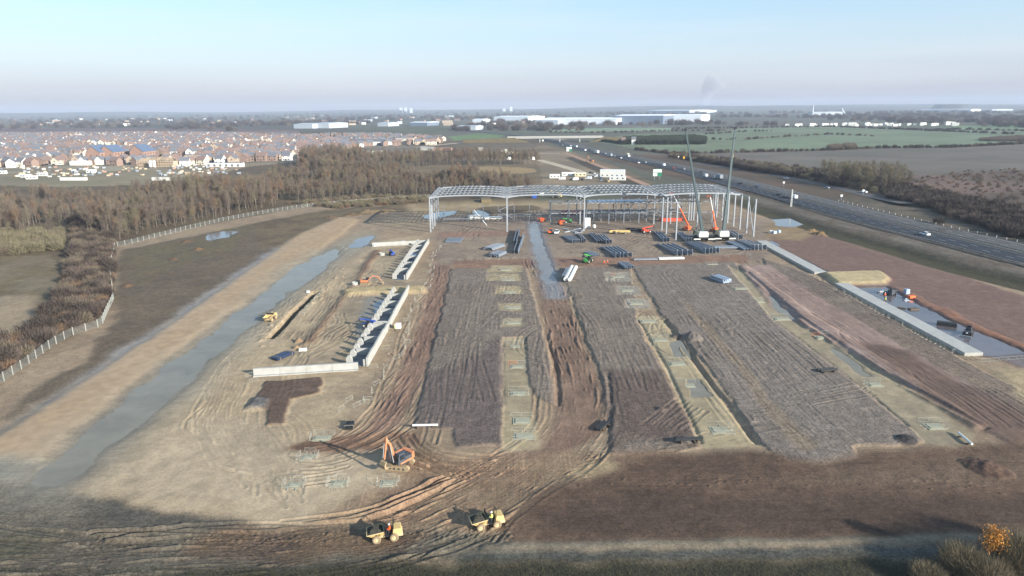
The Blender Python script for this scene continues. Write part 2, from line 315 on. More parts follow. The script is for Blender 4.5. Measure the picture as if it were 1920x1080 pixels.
# --- motorway side: ditch, bank, verge (the carriageways are sheets of their own)
MWL = GP([(1920,498),(1790,464),(1660,432),(1570,408),(1490,385),(1400,359),(1325,338),(1250,317),(1170,300),(1100,285),(1062,276)])
MWL = [(193.0, 60.0), (176.0, 100.0), (160.5, 145.0)] + MWL
def mwx(y):
    ys = [p[1] for p in MWL]; xs = [p[0] for p in MWL]
    return np.interp(y, ys, xs)
def mway_strip(o0, o1, y0=46, y1=338, step=6):
    ys = np.arange(y0, y1+1, step); return [(mwx(y)+o0, y) for y in ys] + [(mwx(y)+o1, y) for y in ys[::-1]]
lay(mway_strip(-24, 300), (76,72,60), 'grass_bank', h=0.0, warp=.8, feather=.8, mott=(92,82,70), grain=1, px=False, rut=0)
lay(mway_strip(-27, -16), (70,64,46), 'grass_bank', dh=-1.2, warp=.5, feather=2.0, mott=(58,54,40), grain=.9, px=False, rut=0)
lay(mway_strip(-21, -17), (64,62,44), None, warp=.5, feather=.6, alpha=.6, px=False)
lay(mway_strip(-12, -3.5), (104,96,86), 'grass_bank', dh=.25, warp=.9, feather=1.0, mott=(82,72,62), grain=1, px=False, rut=0)
lay(mway_strip(-2.2, 28), (74,70,66), 'grass_bank', h=.3, warp=.15, feather=.3, px=False, rut=0)
lay(mway_strip(60, 300), (92,78,68), 'scrub_ground', h=1.0, warp=3, feather=4, mott=(78,66,58), grain=1, px=False, rut=0)

# --- wheel and track ruts
DR = np.full((NY, NX), 9.0, np.float32)
def stamp(pts, wob=0.25, seed=0, gap=1.9, both=True):
    pts = np.array(pts, float); d = np.r_[0, np.cumsum(np.hypot(*np.diff(pts, axis=0).T))]
    if d[-1] < 1: return
    n = max(4, int(d[-1]/RES)); s = np.linspace(0, d[-1], n)
    kx = min(len(pts), 4)
    x = np.interp(s, d, pts[:, 0]); y = np.interp(s, d, pts[:, 1])
    k = max(1, int(4/RES)); ker = np.ones(2*k+1)/(2*k+1)
    if n > 4*k+2:
        x = np.convolve(np.pad(x, k, mode='reflect', reflect_type='odd'), ker, 'valid'); y = np.convolve(np.pad(y, k, mode='reflect', reflect_type='odd'), ker, 'valid')
    r = np.random.default_rng(seed); ph = r.random(3)*6.28; lam = r.uniform(14, 45, 3)
    w = wob*(np.sin(s/lam[0]*6.28+ph[0])+.6*np.sin(s/lam[1]*6.28+ph[1])+.10*np.sin(s/lam[2]*40+ph[2]))
    tx = np.gradient(x); ty = np.gradient(y); L = np.hypot(tx, ty)+1e-6; nx_, ny_ = -ty/L, tx/L
    for off in ((-gap/2, gap/2) if both else (0,)):
        px_ = x+nx_*(w+off); py_ = y+ny_*(w+off)
        ci = np.round((px_-RX0)/RES).astype(int); cj = np.round((py_-RY0)/RES).astype(int)
        for di in range(-5, 6):
            for dj in range(-5, 6):
                i = ci+di; j = cj+dj; ok = (i >= 0) & (i < NX) & (j >= 0) & (j < NY)
                dd = np.hypot(RX0+i*RES-px_, RY0+j*RES-py_)
                np.minimum.at(DR, (j[ok], i[ok]), dd[ok].astype(np.float32))
rs = np.random.default_rng(5)
def fan(guide, n, spread, wob=.35, px=True, cut=0.35):
    g = np.array(GP(guide) if px else guide)
    for k in range(n):
        o = rs.normal(0, spread); t = np.gradient(g, axis=0); L = np.hypot(t[:, 0], t[:, 1])[:, None]; nrm = np.c_[-t[:, 1], t[:, 0]]/L
        q = g+nrm*(o+rs.normal(0, .5, (len(g), 1))); a = rs.uniform(0, cut); b = rs.uniform(1-cut, 1)
        m = len(q); ii = np.linspace(a*(m-1), b*(m-1), 14); fi = np.floor(ii).astype(int).clip(0, m-2); fr = (ii-fi)[:, None]
        stamp(q[fi]*(1-fr)+q[fi+1]*fr, wob, int(rs.integers(1e6)))
fan([(1000,480),(1030,560),(1060,640),(1085,720),(1085,800),(1030,860),(930,920),(830,970),(700,1012),(500,1040),(200,1062),(-100,1080)], 34, 2.6)
fan([(1060,600),(1090,700),(1100,790),(1040,860),(960,910),(900,960),(860,1010)], 12, 2.2)
fan([(1150,850),(1060,860),(980,880),(900,920),(820,970),(700,1000)], 8, 1.8)
fan([(835,500),(815,600),(775,700),(740,770),(690,820),(600,848),(540,850)], 9, 2.3, .5)
fan([(740,790),(800,850),(900,870),(1020,860),(1150,830)], 8, 1.6)
fan([(690,430),(600,500),(520,590),(440,690),(380,790),(430,860),(560,900),(700,880)], 14, 3.0, .6)
fan([(640,500),(580,570),(500,680),(450,780),(500,900),(520,960)], 12, 3.2, .5)
fan([(700,570),(640,640),(580,670)], 8, 3.5, .8); fan([(720,480),(700,520),(660,560)], 6, 3, .6)
fan([(-60,990),(60,1004),(160,1020),(180,1050),(120,1080)], 5, 1.2, .2); fan([(-200,1060),(100,1050),(330,1030),(600,1020),(820,990)], 14, 2.6, .3)
fan([(1400,500),(1500,560),(1650,640),(1800,730),(1950,830)], 9, 1.7, .2)
fan([(1500,545),(1600,592),(1750,680),(1900,770)], 12, 3.6, .5)
fan([(1680,545),(1760,585),(1850,625),(1960,672)], 10, 1.6, .3)
fan([(1000,400),(1005,440),(1010,470)], 4, 1.5, .2); fan([(1040,470),(1200,462),(1400,470)], 10, 4, .8); fan([(860,480),(960,470),(1000,460)], 6, 4, .8)
fan([(1060,490),(1240,440),(1380,420)], 8, 4, .8); fan([(850,460),(900,420),(960,400)], 8, 4, .6)
for (x0, x1, y0, y1, n) in ((-22,-4,86,180,34),(5,14,110,182,16),(18,27,90,182,20),(32,54,84,184,46),(66,82,100,200,30)):
    for k in range(n):
        a = rs.uniform(x0, x1); ya = rs.uniform(y0, y1-20); yb = min(y1, ya+rs.uniform(18, 75)); dx = rs.normal(0, 1.2)
        stamp([(a, ya), (a+dx*.4, (ya+yb)/2), (a+dx, yb)], .22, int(rs.integers(1e6)))
for k in range(90):                                      # turning loops on the stone
    cx = rs.choice([-14, -10, 8, 20, 38, 46, 40, 72]) + rs.normal(0, 3); cy = rs.uniform(120, 182); r = rs.uniform(4, 11); a0 = rs.uniform(0, 6.28); a1 = a0+rs.uniform(.8, 2.6)
    an = np.linspace(a0, a1, 10); stamp(np.c_[cx+r*np.cos(an), cy+r*1.3*np.sin(an)], .15, int(rs.integers(1e6)))
for (p, q) in (((800,700),(960,560)),((1240,840),(1440,800)),((1180,800),(1420,850)),((1400,770),(1620,730)),((780,690),(900,620)),((1090,540),(1160,600)),((1220,830),(1300,760))):
    for k in range(4):
        a = np.array(G(*p)); b = np.array(G(*q)); o = rs.normal(0, 1.2, 2); stamp([a+o, (a+b)/2+o+rs.normal(0, .8, 2), b+o], .2, int(rs.integers(1e6)))
MUDDY = np.isin(ZID, [0, 2, 8]).astype(np.float32); MUDDY = blur(MUDDY, 3)
fr = np.clip(.7+.9*N_mid+.3*N_big, .0, 1.4)*RUT*(0.62+.45*MUDDY)
groove = np.exp(-(DR/.21)**2); lip = np.exp(-((DR-.44)/.17)**2)
HGT += fr*(-.11*groove + .085*lip)*(1+.5*N_fine)
COLR *= (1 - (.15*groove*np.clip(fr, 0, 1))[..., None])                      # packed, damp soil in the wheel lines
COLR += (lip*fr*.05)[..., None]*COLR
# clods, small relief, colour break-up
HGT += .05*N_mid*(.4+GRN) + .06*N_fine*(.15+GRN*.9)*(1-.7*np.clip(WET, 0, 1)) + .10*N_big
COLR *= (1 + .13*N_fine*(.25+GRN) + .10*N_mid)[..., None]
N_p = fbm(3.2, 4.5, 91, 4, .62); damp = np.clip((N_p-.10)*7, 0, 1)*np.isin(ZID, [0, 2, 3, 6, 8]); crust = np.clip((-N_p-.16)*7, 0, 1)*np.isin(ZID, [0, 2, 3, 4, 5])
COLR *= (1 - .12*damp + .08*crust)[..., None]; WET += .25*damp                     # damp patches and dried crusts of mud
strk = np.isin(ZID, [1, 2]); COLR *= np.where(strk, 1+.07*N_y, 1)[..., None]
COLR *= np.where(ZID == 4, 1+.10*N_x, 1)[..., None]
# heaps of broken mud along the edges of the roads, spoil heaps
def heap(px, py, r, h, col=None, ex=1.0, ang=0.0):
    x, y = G(px, py); m = 2.2*r*max(ex, 1)
    i0, i1 = int((x-m-RX0)/RES), int((x+m-RX0)/RES)+1; j0, j1 = int((y-m-RY0)/RES), int((y+m-RY0)/RES)+1
    s = (slice(max(j0, 0), j1), slice(max(i0, 0), i1))
    dx = gx[s[1]][None]-x; dy = gy[s[0]][:, None]-y; ca, sa = math.cos(ang), math.sin(ang)
    u = (dx*ca+dy*sa)/ex; v = -dx*sa+dy*ca; d = np.hypot(u, v)*(1+.35*W1[s])/r
    b = np.clip(1-d, 0, 1)**.8; HGT[s] += h*b*(1+.5*N_fine[s])
    if col is not None: k = np.clip(b*3, 0, 1)[..., None]; COLR[s] = COLR[s]*(1-k)+C(col)*k
for (a, b, c, d, e) in ((1298,636,2.2,1.3,(100,92,86)),(1268,632,1.3,.7,(92,82,74)),(372,470,2,.9,(104,82,62)),(325,488,1.6,.8,(96,74,58)),(240,538,1.6,.7,(100,76,58)),(350,455,2.2,.8,(92,74,58)),(560,640,.9,.8,(130,108,84)),
    (556,652,.8,.7,(140,116,90)),(1240,770,.8,.5,None),(1285,828,1.2,.6,(86,84,82)),(1700,828,1.6,.6,(60,56,56)),(1850,880,2.6,.8,(84,66,56)),(690,398,5,1.6,(120,100,74)),(660,404,4,1.2,(96,78,58)),(720,396,6,1.5,(128,106,78)),(620,410,4,1.2,(96,80,62)),
    (1540,440,3,1.6,(112,92,64)),(1525,432,3,1.4,(120,98,68)),(540,700,0.6,.3,None)):
    heap(a, b, c, d, e)
rb = np.random.default_rng(9)
for k in range(240):                                     # rough lumps in the churned margin bottom left
    u = rb.random(); px = 330+640*u; py = 1000-12*u+rb.normal(0, 9)+10
    heap(px, py, rb.uniform(.12, .32), rb.uniform(.06, .16))
for k in range(120):
    px = rb.uniform(1000, 1900); heap(px, 906+rb.normal(0, 8), rb.uniform(.12, .32), rb.uniform(.04, .12))
for k in range(160):
    t = rb.random(); p = (480+170*t+rb.normal(0, 8), 640-130*t+rb.normal(0, 6)); heap(*p, rb.uniform(.25, .7), rb.uniform(.1, .3))
def ditch(pts, w, depth, px=True, col=None):
    g = GP(pts) if px else pts
    for (a, b) in zip(g[:-1], g[1:]):
        dx, dy = b[0]-a[0], b[1]-a[1]; L = math.hypot(dx, dy); nx_, ny_ = -dy/L*w/2, dx/L*w/2
        lay([(a[0]+nx_, a[1]+ny_), (b[0]+nx_, b[1]+ny_), (b[0]-nx_, b[1]-ny_), (a[0]-nx_, a[1]-ny_)], col, dh=-depth*(1 if depth > 1 else .7), warp=.12, feather=0.2, px=False)
ditch([(506,634),(530,610),(552,585),(572,565),(592,546)], 1.5, 2.2, col=(96,84,68))
ditch([(1030,640),(1044,700),(1048,760)], .8, .4); ditch([(1196,600),(1250,690),(1315,830)], .6, .35); ditch([(1245,600),(1330,715),(1420,832)], .9, .5); ditch([(1400,512),(1500,598),(1640,694),(1850,806)], 1.0, .4)
ditch([(1138,700),(1146,760),(1140,800)], .7, .4); ditch([(942,640),(942,760)], .5, .3); ditch([(1440,592),(1520,654),(1640,748),(1700,800)], .7, .4)

# --- standing water: the ground dips, a level sheet fills the dip
PUD = []
def pool(poly, depth=.32, warp=1.0, feather=1.0, level=-.10, mat_='water_pale', name='puddle', px=True, rough=.3):
    g = GP(poly) if px else poly; r = pmask(g, warp, feather)
    if r is None: return
    s, a = r; HGT[s] = HGT[s]*(1-a) + (level - depth*np.clip(a*2-1, -.3, 1) + rough*(.08*N_mid[s]+.07*N_y[s]+.05*N_fine[s]))*a
    COLR[s] = COLR[s]*(1-.35*a[..., None]); WET[s] = np.maximum(WET[s], a)
    cx = sum(p[0] for p in g)/len(g); cy = sum(p[1] for p in g)/len(g)
    PUD.append((name, g, level, mat_))
lay([(20,905),(60,872),(190,770),(300,682),(420,594),(530,505),(600,468),(690,432),(712,448),(650,486),(570,548),(480,628),(390,704),(280,806),(160,925),(80,935)], (140,132,116), 'mud_flat', warp=2.6, feather=3.0, wet=.45, alpha=.92, mott=(128,122,108), grain=.25, rut=.4)
pool([(70,905),(80,880),(190,775),(300,690),(420,602),(530,512),(590,480),(630,462),(640,468),(625,490),(560,540),(470,618),(380,690),(270,790),(150,905),(110,912)], .13, 2.0, 1.6, -.165, 'water_silt', 'flooded_road', rough=1.15)
pool([(650,463),(672,447),(700,439),(706,447),(674,465)], .2, 1.2, .8, -.1)
pool([(388,440),(420,434),(452,434),(430,444),(400,452),(384,450)], .3, 1.0, .7, .1)
pool([(790,404),(826,396),(862,394),(850,402),(826,408),(800,410)], .3, .9, .7, -.1)
pool([(884,396),(900,392),(920,400),(912,408),(888,408)], .3, .9, .7, -.1)
lay([(986,414),(1014,416),(1028,460),(1044,505),(1060,560),(1024,560),(1004,500),(992,460)], (118,116,116), 'haul_road', warp=.8, feather=1.0, wet=.9, alpha=.8)
pool([(990,420),(1008,418),(1022,460),(1038,500),(1046,530),(1020,534),(1008,500),(996,460)], .10, 1.0, .8, -.10, 'water_road', rough=.8)
pool([(1600,540),(1662,535),(1756,588),(1860,632),(1930,662),(1846,667),(1720,604)], .13, 1.0, .5, -.06, 'water_mud', 'flooded_bay', rough=.7)
pool([(1450,412),(1480,410),(1500,420),(1482,426),(1456,424)], .3, .9, .6, -.1)
pool([(700,565),(725,556),(736,560),(712,585),(694,588)], .25, .8, .6, -.25)
pool([(1430,540),(1455,560),(1500,598),(1490,606),(1450,580)], .14, 1.0, .6, -.12, 'water_silt', rough=.9)
pool([(1540,640),(1580,662),(1640,706),(1620,710),(1560,668)], .14, 1.0, .6, -.12, 'water_silt', rough=.9)
pool([(1254,640),(1272,640),(1286,668),(1262,668)], .2, .5, .3, -.12, 'water_silt'); pool([(1286,708),(1310,708),(1334,742),(1296,744)], .2, .5, .3, -.12, 'water_silt')
pool([(1496,480),(1518,492),(1560,512),(1552,514),(1508,494)], .2, .5, .3, -.05)

# --- mesh: a fan of rows and columns, finer near the camera, split into one object per kind of ground
def soil_mat():
    m = bpy.data.materials.new('worked_earth'); m.use_nodes = True; nt = m.node_tree; b = nt.nodes['Principled BSDF']; L = nt.links.new
    ca = nt.nodes.new('ShaderNodeAttribute'); ca.attribute_name = 'soil'
    wa = nt.nodes.new('ShaderNodeAttribute'); wa.attribute_name = 'wet'
    ga = nt.nodes.new('ShaderNodeAttribute'); ga.attribute_name = 'grain'
    t = nt.nodes.new('ShaderNodeTexCoord')
    n1 = nt.nodes.new('ShaderNodeTexNoise'); n1.inputs['Scale'].default_value = 3.2; n1.inputs['Detail'].default_value = 5; n1.inputs['Roughness'].default_value = .7
    n2 = nt.nodes.new('ShaderNodeTexNoise'); n2.inputs['Scale'].default_value = .55; n2.inputs['Detail'].default_value = 4
    L(t.outputs['Object'], n1.inputs['Vector']); L(t.outputs['Object'], n2.inputs['Vector'])
    r1 = nt.nodes.new('ShaderNodeMapRange'); r1.inputs['From Min'].default_value = .25; r1.inputs['From Max'].default_value = .75; r1.inputs['To Min'].default_value = .55; r1.inputs['To Max'].default_value = 1.45
    r2 = nt.nodes.new('ShaderNodeMapRange'); r2.inputs['From Min'].default_value = .25; r2.inputs['From Max'].default_value = .75; r2.inputs['To Min'].default_value = .84; r2.inputs['To Max'].default_value = 1.16
    vo = nt.nodes.new('ShaderNodeTexVoronoi'); vo.inputs['Scale'].default_value = 5.0; L(t.outputs['Object'], vo.inputs['Vector'])
    sv_ = nt.nodes.new('ShaderNodeSeparateColor'); L(vo.outputs['Color'], sv_.inputs['Color'])
    n3 = nt.nodes.new('ShaderNodeTexNoise'); n3.inputs['Scale'].default_value = 1.15; n3.inputs['Detail'].default_value = 6; n3.inputs['Roughness'].default_value = .78; L(t.outputs['Object'], n3.inputs['Vector'])
    mixn = nt.nodes.new('ShaderNodeMix'); mixn.data_type = 'FLOAT'; mixn.inputs['Factor'].default_value = .36; L(n3.outputs['Fac'], mixn.inputs['A']); L(sv_.outputs['Red'], mixn.inputs['B'])
    L(mixn.outputs['Result'], r1.inputs['Value']); L(n2.outputs['Fac'], r2.inputs['Value'])
    gm = nt.nodes.new('ShaderNodeMix'); gm.data_type = 'FLOAT'; gm.inputs['A'].default_value = 1.0; L(ga.outputs['Fac'], gm.inputs['Factor']); L(r1.outputs['Result'], gm.inputs['B'])
    mu = nt.nodes.new('ShaderNodeMath'); mu.operation = 'MULTIPLY'; L(gm.outputs['Result'], mu.inputs[0]); L(r2.outputs['Result'], mu.inputs[1])
    vm = nt.nodes.new('ShaderNodeVectorMath'); vm.operation = 'SCALE'; L(ca.outputs['Color'], vm.inputs[0]); L(mu.outputs['Value'], vm.inputs['Scale'])
    hs0 = nt.nodes.new('ShaderNodeMath'); hs0.operation = 'MULTIPLY_ADD'; hs0.inputs[1].default_value = .25; L(mixn.outputs['Result'], hs0.inputs[0]); L(n1.outputs['Fac'], hs0.inputs[2]); hsum = hs0.outputs['Value']; tone = None
    for an, sx, sy in (('alongy', 2.6, .10), ('alongx', .09, 2.4)):          # tyre and blade marks drawn out along the work direction
        aa = nt.nodes.new('ShaderNodeAttribute'); aa.attribute_name = an; mpp = nt.nodes.new('ShaderNodeMapping'); mpp.inputs['Scale'].default_value = (sx, sy, 1.0)
        ns = nt.nodes.new('ShaderNodeTexNoise'); ns.inputs['Scale'].default_value = 1.0; ns.inputs['Detail'].default_value = 3; ns.inputs['Distortion'].default_value = .6
        L(t.outputs['Object'], mpp.inputs['Vector']); L(mpp.outputs['Vector'], ns.inputs['Vector'])
        ce = nt.nodes.new('ShaderNodeMath'); ce.operation = 'SUBTRACT'; ce.inputs[1].default_value = .5; L(ns.outputs['Fac'], ce.inputs[0])
        wv = nt.nodes.new('ShaderNodeMath'); wv.operation = 'MULTIPLY'; L(ce.outputs['Value'], wv.inputs[0]); L(aa.outputs['Fac'], wv.inputs[1])
        ad = nt.nodes.new('ShaderNodeMath'); ad.operation = 'MULTIPLY_ADD'; ad.inputs[1].default_value = .8; L(wv.outputs['Value'], ad.inputs[0]); L(hsum, ad.inputs[2]); hsum = ad.outputs['Value']
        tn = nt.nodes.new('ShaderNodeMath'); tn.operation = 'MULTIPLY_ADD'; tn.inputs[1].default_value = .42; L(wv.outputs['Value'], tn.inputs[0])
        if tone is None: tn.inputs[2].default_value = 1.0
        else: L(tone, tn.inputs[2])
        tone = tn.outputs['Value']
    v2 = nt.nodes.new('ShaderNodeVectorMath'); v2.operation = 'SCALE'; L(vm.outputs['Vector'], v2.inputs[0]); L(tone, v2.inputs['Scale'])
    L(v2.outputs['Vector'], b.inputs['Base Color'])
    rr = nt.nodes.new('ShaderNodeMapRange'); rr.inputs['To Min'].default_value = .95; rr.inputs['To Max'].default_value = .34; L(wa.outputs['Fac'], rr.inputs['Value']); L(rr.outputs['Result'], b.inputs['Roughness'])
    b.inputs['Specular IOR Level'].default_value = .22
    bp = nt.nodes.new('ShaderNodeBump'); bp.inputs['Distance'].default_value = .12
    bs = nt.nodes.new('ShaderNodeMath'); bs.operation = 'MULTIPLY'; bs.inputs[1].default_value = .8; L(ga.outputs['Fac'], bs.inputs[0]); L(bs.outputs['Value'], bp.inputs['Strength'])
    L(hsum, bp.inputs['Height']); L(bp.outputs['Normal'], b.inputs['Normal'])
    return m
SOIL = soil_mat()
def grid_mesh(xs, ys, zs, col, wet, grn, zid, names, material, colname='soil'):
    """quads of an (nr, nc) vertex grid, one mesh object per zone, with normals of the whole surface"""
    nr, nc = xs.shape
    dxu = np.gradient(xs, axis=1); dzu = np.gradient(zs, axis=1); dyv = np.gradient(ys, axis=0); dxv = np.gradient(xs, axis=0); dzv = np.gradient(zs, axis=0)
    nrm = np.stack([-dzu*dyv, -(dxu*dzv-dzu*dxv), dxu*dyv], -1); nrm /= np.linalg.norm(nrm, axis=-1, keepdims=True)
    V = np.stack([xs, ys, zs], -1).reshape(-1, 3).astype(np.float32); idx = np.arange(nr*nc).reshape(nr, nc)
    Q = np.stack([idx[:-1, :-1], idx[:-1, 1:], idx[1:, 1:], idx[1:, :-1]], -1).reshape(-1, 4); qz = zid[:-1, :-1].reshape(-1)
    cf = col.reshape(-1, 3); wf = wet.reshape(-1); gf = grn.reshape(-1); nf = nrm.reshape(-1, 3); out = []
    for z, nm in enumerate(names):
        q = Q[qz == z]
        if not len(q): continue
        u, inv = np.unique(q.reshape(-1), return_inverse=True)
        me = bpy.data.meshes.new(nm); me.vertices.add(len(u)); me.vertices.foreach_set('co', V[u].reshape(-1))
        me.loops.add(len(inv)); me.loops.foreach_set('vertex_index', inv.astype(np.int32).reshape(-1))
        me.polygons.add(len(q)); me.polygons.foreach_set('loop_start', np.arange(0, len(inv), 4, dtype=np.int32))
        me.update(calc_edges=True)
        a = me.attributes.new(colname, 'FLOAT_COLOR', 'POINT'); a.data.foreach_set('color', np.c_[np.clip(cf[u], 0, 1), np.ones(len(u))].astype(np.float32).reshape(-1))
        a = me.attributes.new('wet', 'FLOAT', 'POINT'); a.data.foreach_set('value', wf[u].astype(np.float32))
        a = me.attributes.new('grain', 'FLOAT', 'POINT'); a.data.foreach_set('value', gf[u].astype(np.float32))
        a = me.attributes.new('alongy', 'FLOAT', 'POINT'); a.data.foreach_set('value', np.full(len(u), 1.0 if nm in ('gravel_pad', 'haul_road') else .15, np.float32))
        a = me.attributes.new('alongx', 'FLOAT', 'POINT'); a.data.foreach_set('value', np.full(len(u), 1.0 if nm in ('topsoil', 'mud_flat') else .2, np.float32))
        me.shade_smooth(); me.normals_split_custom_set_from_vertices(nf[u].astype(np.float32))
        me.materials.append(material); o = link(nm, me); kind(o, 'structure'); out.append(o)
    return out
def rowY(py): return HC/np.tan(PITCH+np.arctan((py-540)/FPX))
NR, NC = 830, 1250
yrow = rowY(np.linspace(1150, 384, NR)); scol = np.linspace(-.80, .80, NC)
YY = np.repeat(yrow[:, None], NC, 1); XX = scol[None]*(YY*math.cos(PITCH)+HC*math.sin(PITCH))
fi = np.clip((XX-RX0)/RES, 0, NX-2); fj = np.clip((YY-RY0)/RES, 0, NY-2); ii = fi.astype(int); jj = fj.astype(int); fx = (fi-ii).astype(np.float32); fy = (fj-jj).astype(np.float32)
def samp(a):
    f0, f1 = (fx, fy) if a.ndim == 2 else (fx[..., None], fy[..., None])
    return (a[jj, ii]*(1-f0)+a[jj, ii+1]*f0)*(1-f1) + (a[jj+1, ii]*(1-f0)+a[jj+1, ii+1]*f0)*f1
edge = np.clip((YY-300)/25, 0, 1)                        # flatten towards the far sheet
ZZ = samp(HGT)*(1-edge)
NEAR_COL_EDGE = samp(COLR)[-1]
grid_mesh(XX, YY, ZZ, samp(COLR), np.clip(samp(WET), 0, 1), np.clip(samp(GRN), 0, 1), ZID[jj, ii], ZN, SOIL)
def hz(x, y):
    """ground height"""
    i = int((x-RX0)/RES); j = int((y-RY0)/RES)
    if not (0 <= i < NX and 0 <= j < NY): return 0.0
    return float(HGT[j, i])*(1-min(1, max(0, (y-300)/25)))
def water_mat(name, rgb, rough, bump=.02, spec=.5):
    m = bpy.data.materials.new(name); m.use_nodes = True; nt = m.node_tree; b = nt.nodes['Principled BSDF']; L = nt.links.new
    t = nt.nodes.new('ShaderNodeTexCoord'); n = nt.nodes.new('ShaderNodeTexNoise'); n.inputs['Scale'].default_value = .16; n.inputs['Detail'].default_value = 7; n.inputs['Roughness'].default_value = .65; n.inputs['Distortion'].default_value = .5
    r = nt.nodes.new('ShaderNodeMix'); r.data_type = 'RGBA'; r.inputs['A'].default_value = (*[v*.5 for v in rgb], 1); r.inputs['B'].default_value = (*[v*1.45 for v in rgb], 1)
    L(t.outputs['Object'], n.inputs['Vector']); L(n.outputs['Fac'], r.inputs['Factor']); L(r.outputs['Result'], b.inputs['Base Color'])
    b.inputs['Roughness'].default_value = rough; b.inputs['IOR'].default_value = 1.33; b.inputs['Specular IOR Level'].default_value = spec
    n2 = nt.nodes.new('ShaderNodeTexNoise'); n2.inputs['Scale'].default_value = 3.0; bp = nt.nodes.new('ShaderNodeBump'); bp.inputs['Strength'].default_value = bump
    L(t.outputs['Object'], n2.inputs['Vector']); L(n2.outputs['Fac'], bp.inputs['Height']); L(bp.outputs['Normal'], b.inputs['Normal'])
    return m
WM = {'water_road': water_mat('water_road', (.19,.175,.16), .18), 'water_pale': water_mat('water_pale', (.15,.155,.16), .06), 'water_silt': water_mat('water_silt', (.215,.195,.148), .16, spec=.32), 'water_mud': water_mat('water_mud', (.13,.115,.12), .05, spec=.75)}
for (nm, g, lv, wm) in PUD:
    cx = sum(p[0] for p in g)/len(g); cy = sum(p[1] for p in g)/len(g)
    area = sum(g[i][0]*g[(i+1) % len(g)][1]-g[(i+1) % len(g)][0]*g[i][1] for i in range(len(g)))/2; sg = 1 if area > 0 else -1
    e = []
    for i in range(len(g)):                              # widen the outline a little so the shore is where ground meets level
        a, b, c = g[i-1], g[i], g[(i+1) % len(g)]; n1 = Vector((b[1]-a[1], a[0]-b[0])).normalized()*sg; n2 = Vector((c[1]-b[1], b[0]-c[0])).normalized()*sg
        n = (n1+n2); n = n.normalized() if n.length > .2 else n1; e.append((b[0]+n.x*1.2, b[1]+n.y*1.2, lv))
    bm = bmesh.new(); f = bm.faces.new([bm.verts.new(p) for p in e]); bmesh.ops.triangulate(bm, faces=[f])
    bmesh.ops.recalc_face_normals(bm, faces=bm.faces)
    if bm.faces[:][0].normal.z < 0: bmesh.ops.reverse_faces(bm, faces=bm.faces)
    me = bpy.data.meshes.new(nm); bm.to_mesh(me); bm.free(); me.materials.append(WM[wm]); kind(link(nm, me), 'structure')
# ---------------------------------------------------------------- open country beyond the site
TBL = np.random.default_rng(3).random((256, 256)).astype(np.float32)*2-1
def vn(x, y, s, seed=0):
    x = x/s+seed*37.7; y = y/s+seed*11.3; i = np.floor(x).astype(int); j = np.floor(y).astype(int); f = x-i; g = y-j; f = f*f*(3-2*f); g = g*g*(3-2*g)
    a = TBL[j % 256, i % 256]; b = TBL[j % 256, (i+1) % 256]; c = TBL[(j+1) % 256, i % 256]; d = TBL[(j+1) % 256, (i+1) % 256]
    return (a*(1-f)+b*f)*(1-g)+(c*(1-f)+d*f)*g
def vf(x, y, s, seed=0): return (vn(x, y, s, seed)+.5*vn(x, y, s/2, seed+1)+.25*vn(x, y, s/4, seed+2))/1.75
FR, FC = 360, 560
fyr = yrow[-1]*(10500/yrow[-1])**(np.linspace(0, 1, FR)); fsc = np.linspace(-.80, .80, FC)
FY = np.repeat(fyr[:, None], FC, 1); FX = fsc[None]*(FY*math.cos(PITCH)+HC*math.sin(PITCH))
FW1 = vf(FX, FY, 40, 5)+.6*vf(FX, FY, 9, 6); FW2 = vf(FX, FY, 40, 8)+.6*vf(FX, FY, 9, 9)
FN = ['countryside', 'green_field', 'ploughed_field', 'wood_floor', 'estate_ground', 'bare_earth', 'grass_land']
FCOL = np.empty(FX.shape+(3,), np.float32); FCOL[:] = C((88,84,74)); FZ = np.zeros(FX.shape, np.int8); FGR = np.full(FX.shape, .7, np.float32)
k = np.clip(.5+1.3*vf(FX, FY*.25, 160, 2), 0, 1)[..., None]; FCOL = FCOL*(1-k)+C((76,80,62))*k
k = np.clip(-.3+2.0*vf(FX, FY*.2, 420, 12), 0, 1)[..., None]; FCOL = FCOL*(1-k)+C((66,62,56))*k
def flay(poly, col, zone=None, warp=.004, alpha=1.0, mott=None, px=True):
    g = GP(poly) if px else poly; w = np.minimum(FY*warp, 14); X = FX+FW1*w; Y = FY+FW2*w*2
    ins = np.zeros(X.shape, bool); n = len(g)
    for k in range(n):
        x1, y1 = g[k]; x2, y2 = g[(k+1) % n]
        if y1 == y2: continue
        ins ^= ((y1 > Y) != (y2 > Y)) & (X < (x2-x1)*(Y-y1)/(y2-y1)+x1)
    a = ins.astype(np.float32)[..., None]*alpha; c = np.broadcast_to(C(col), FCOL.shape)
    if mott is not None: k2 = np.clip(.5+1.3*vf(FX, FY, 22, 21), 0, 1)[..., None]; c = c*(1-k2)+C(mott)*k2
    FCOL[:] = FCOL*(1-a)+c*a
    if zone: FZ[ins] = FN.index(zone)
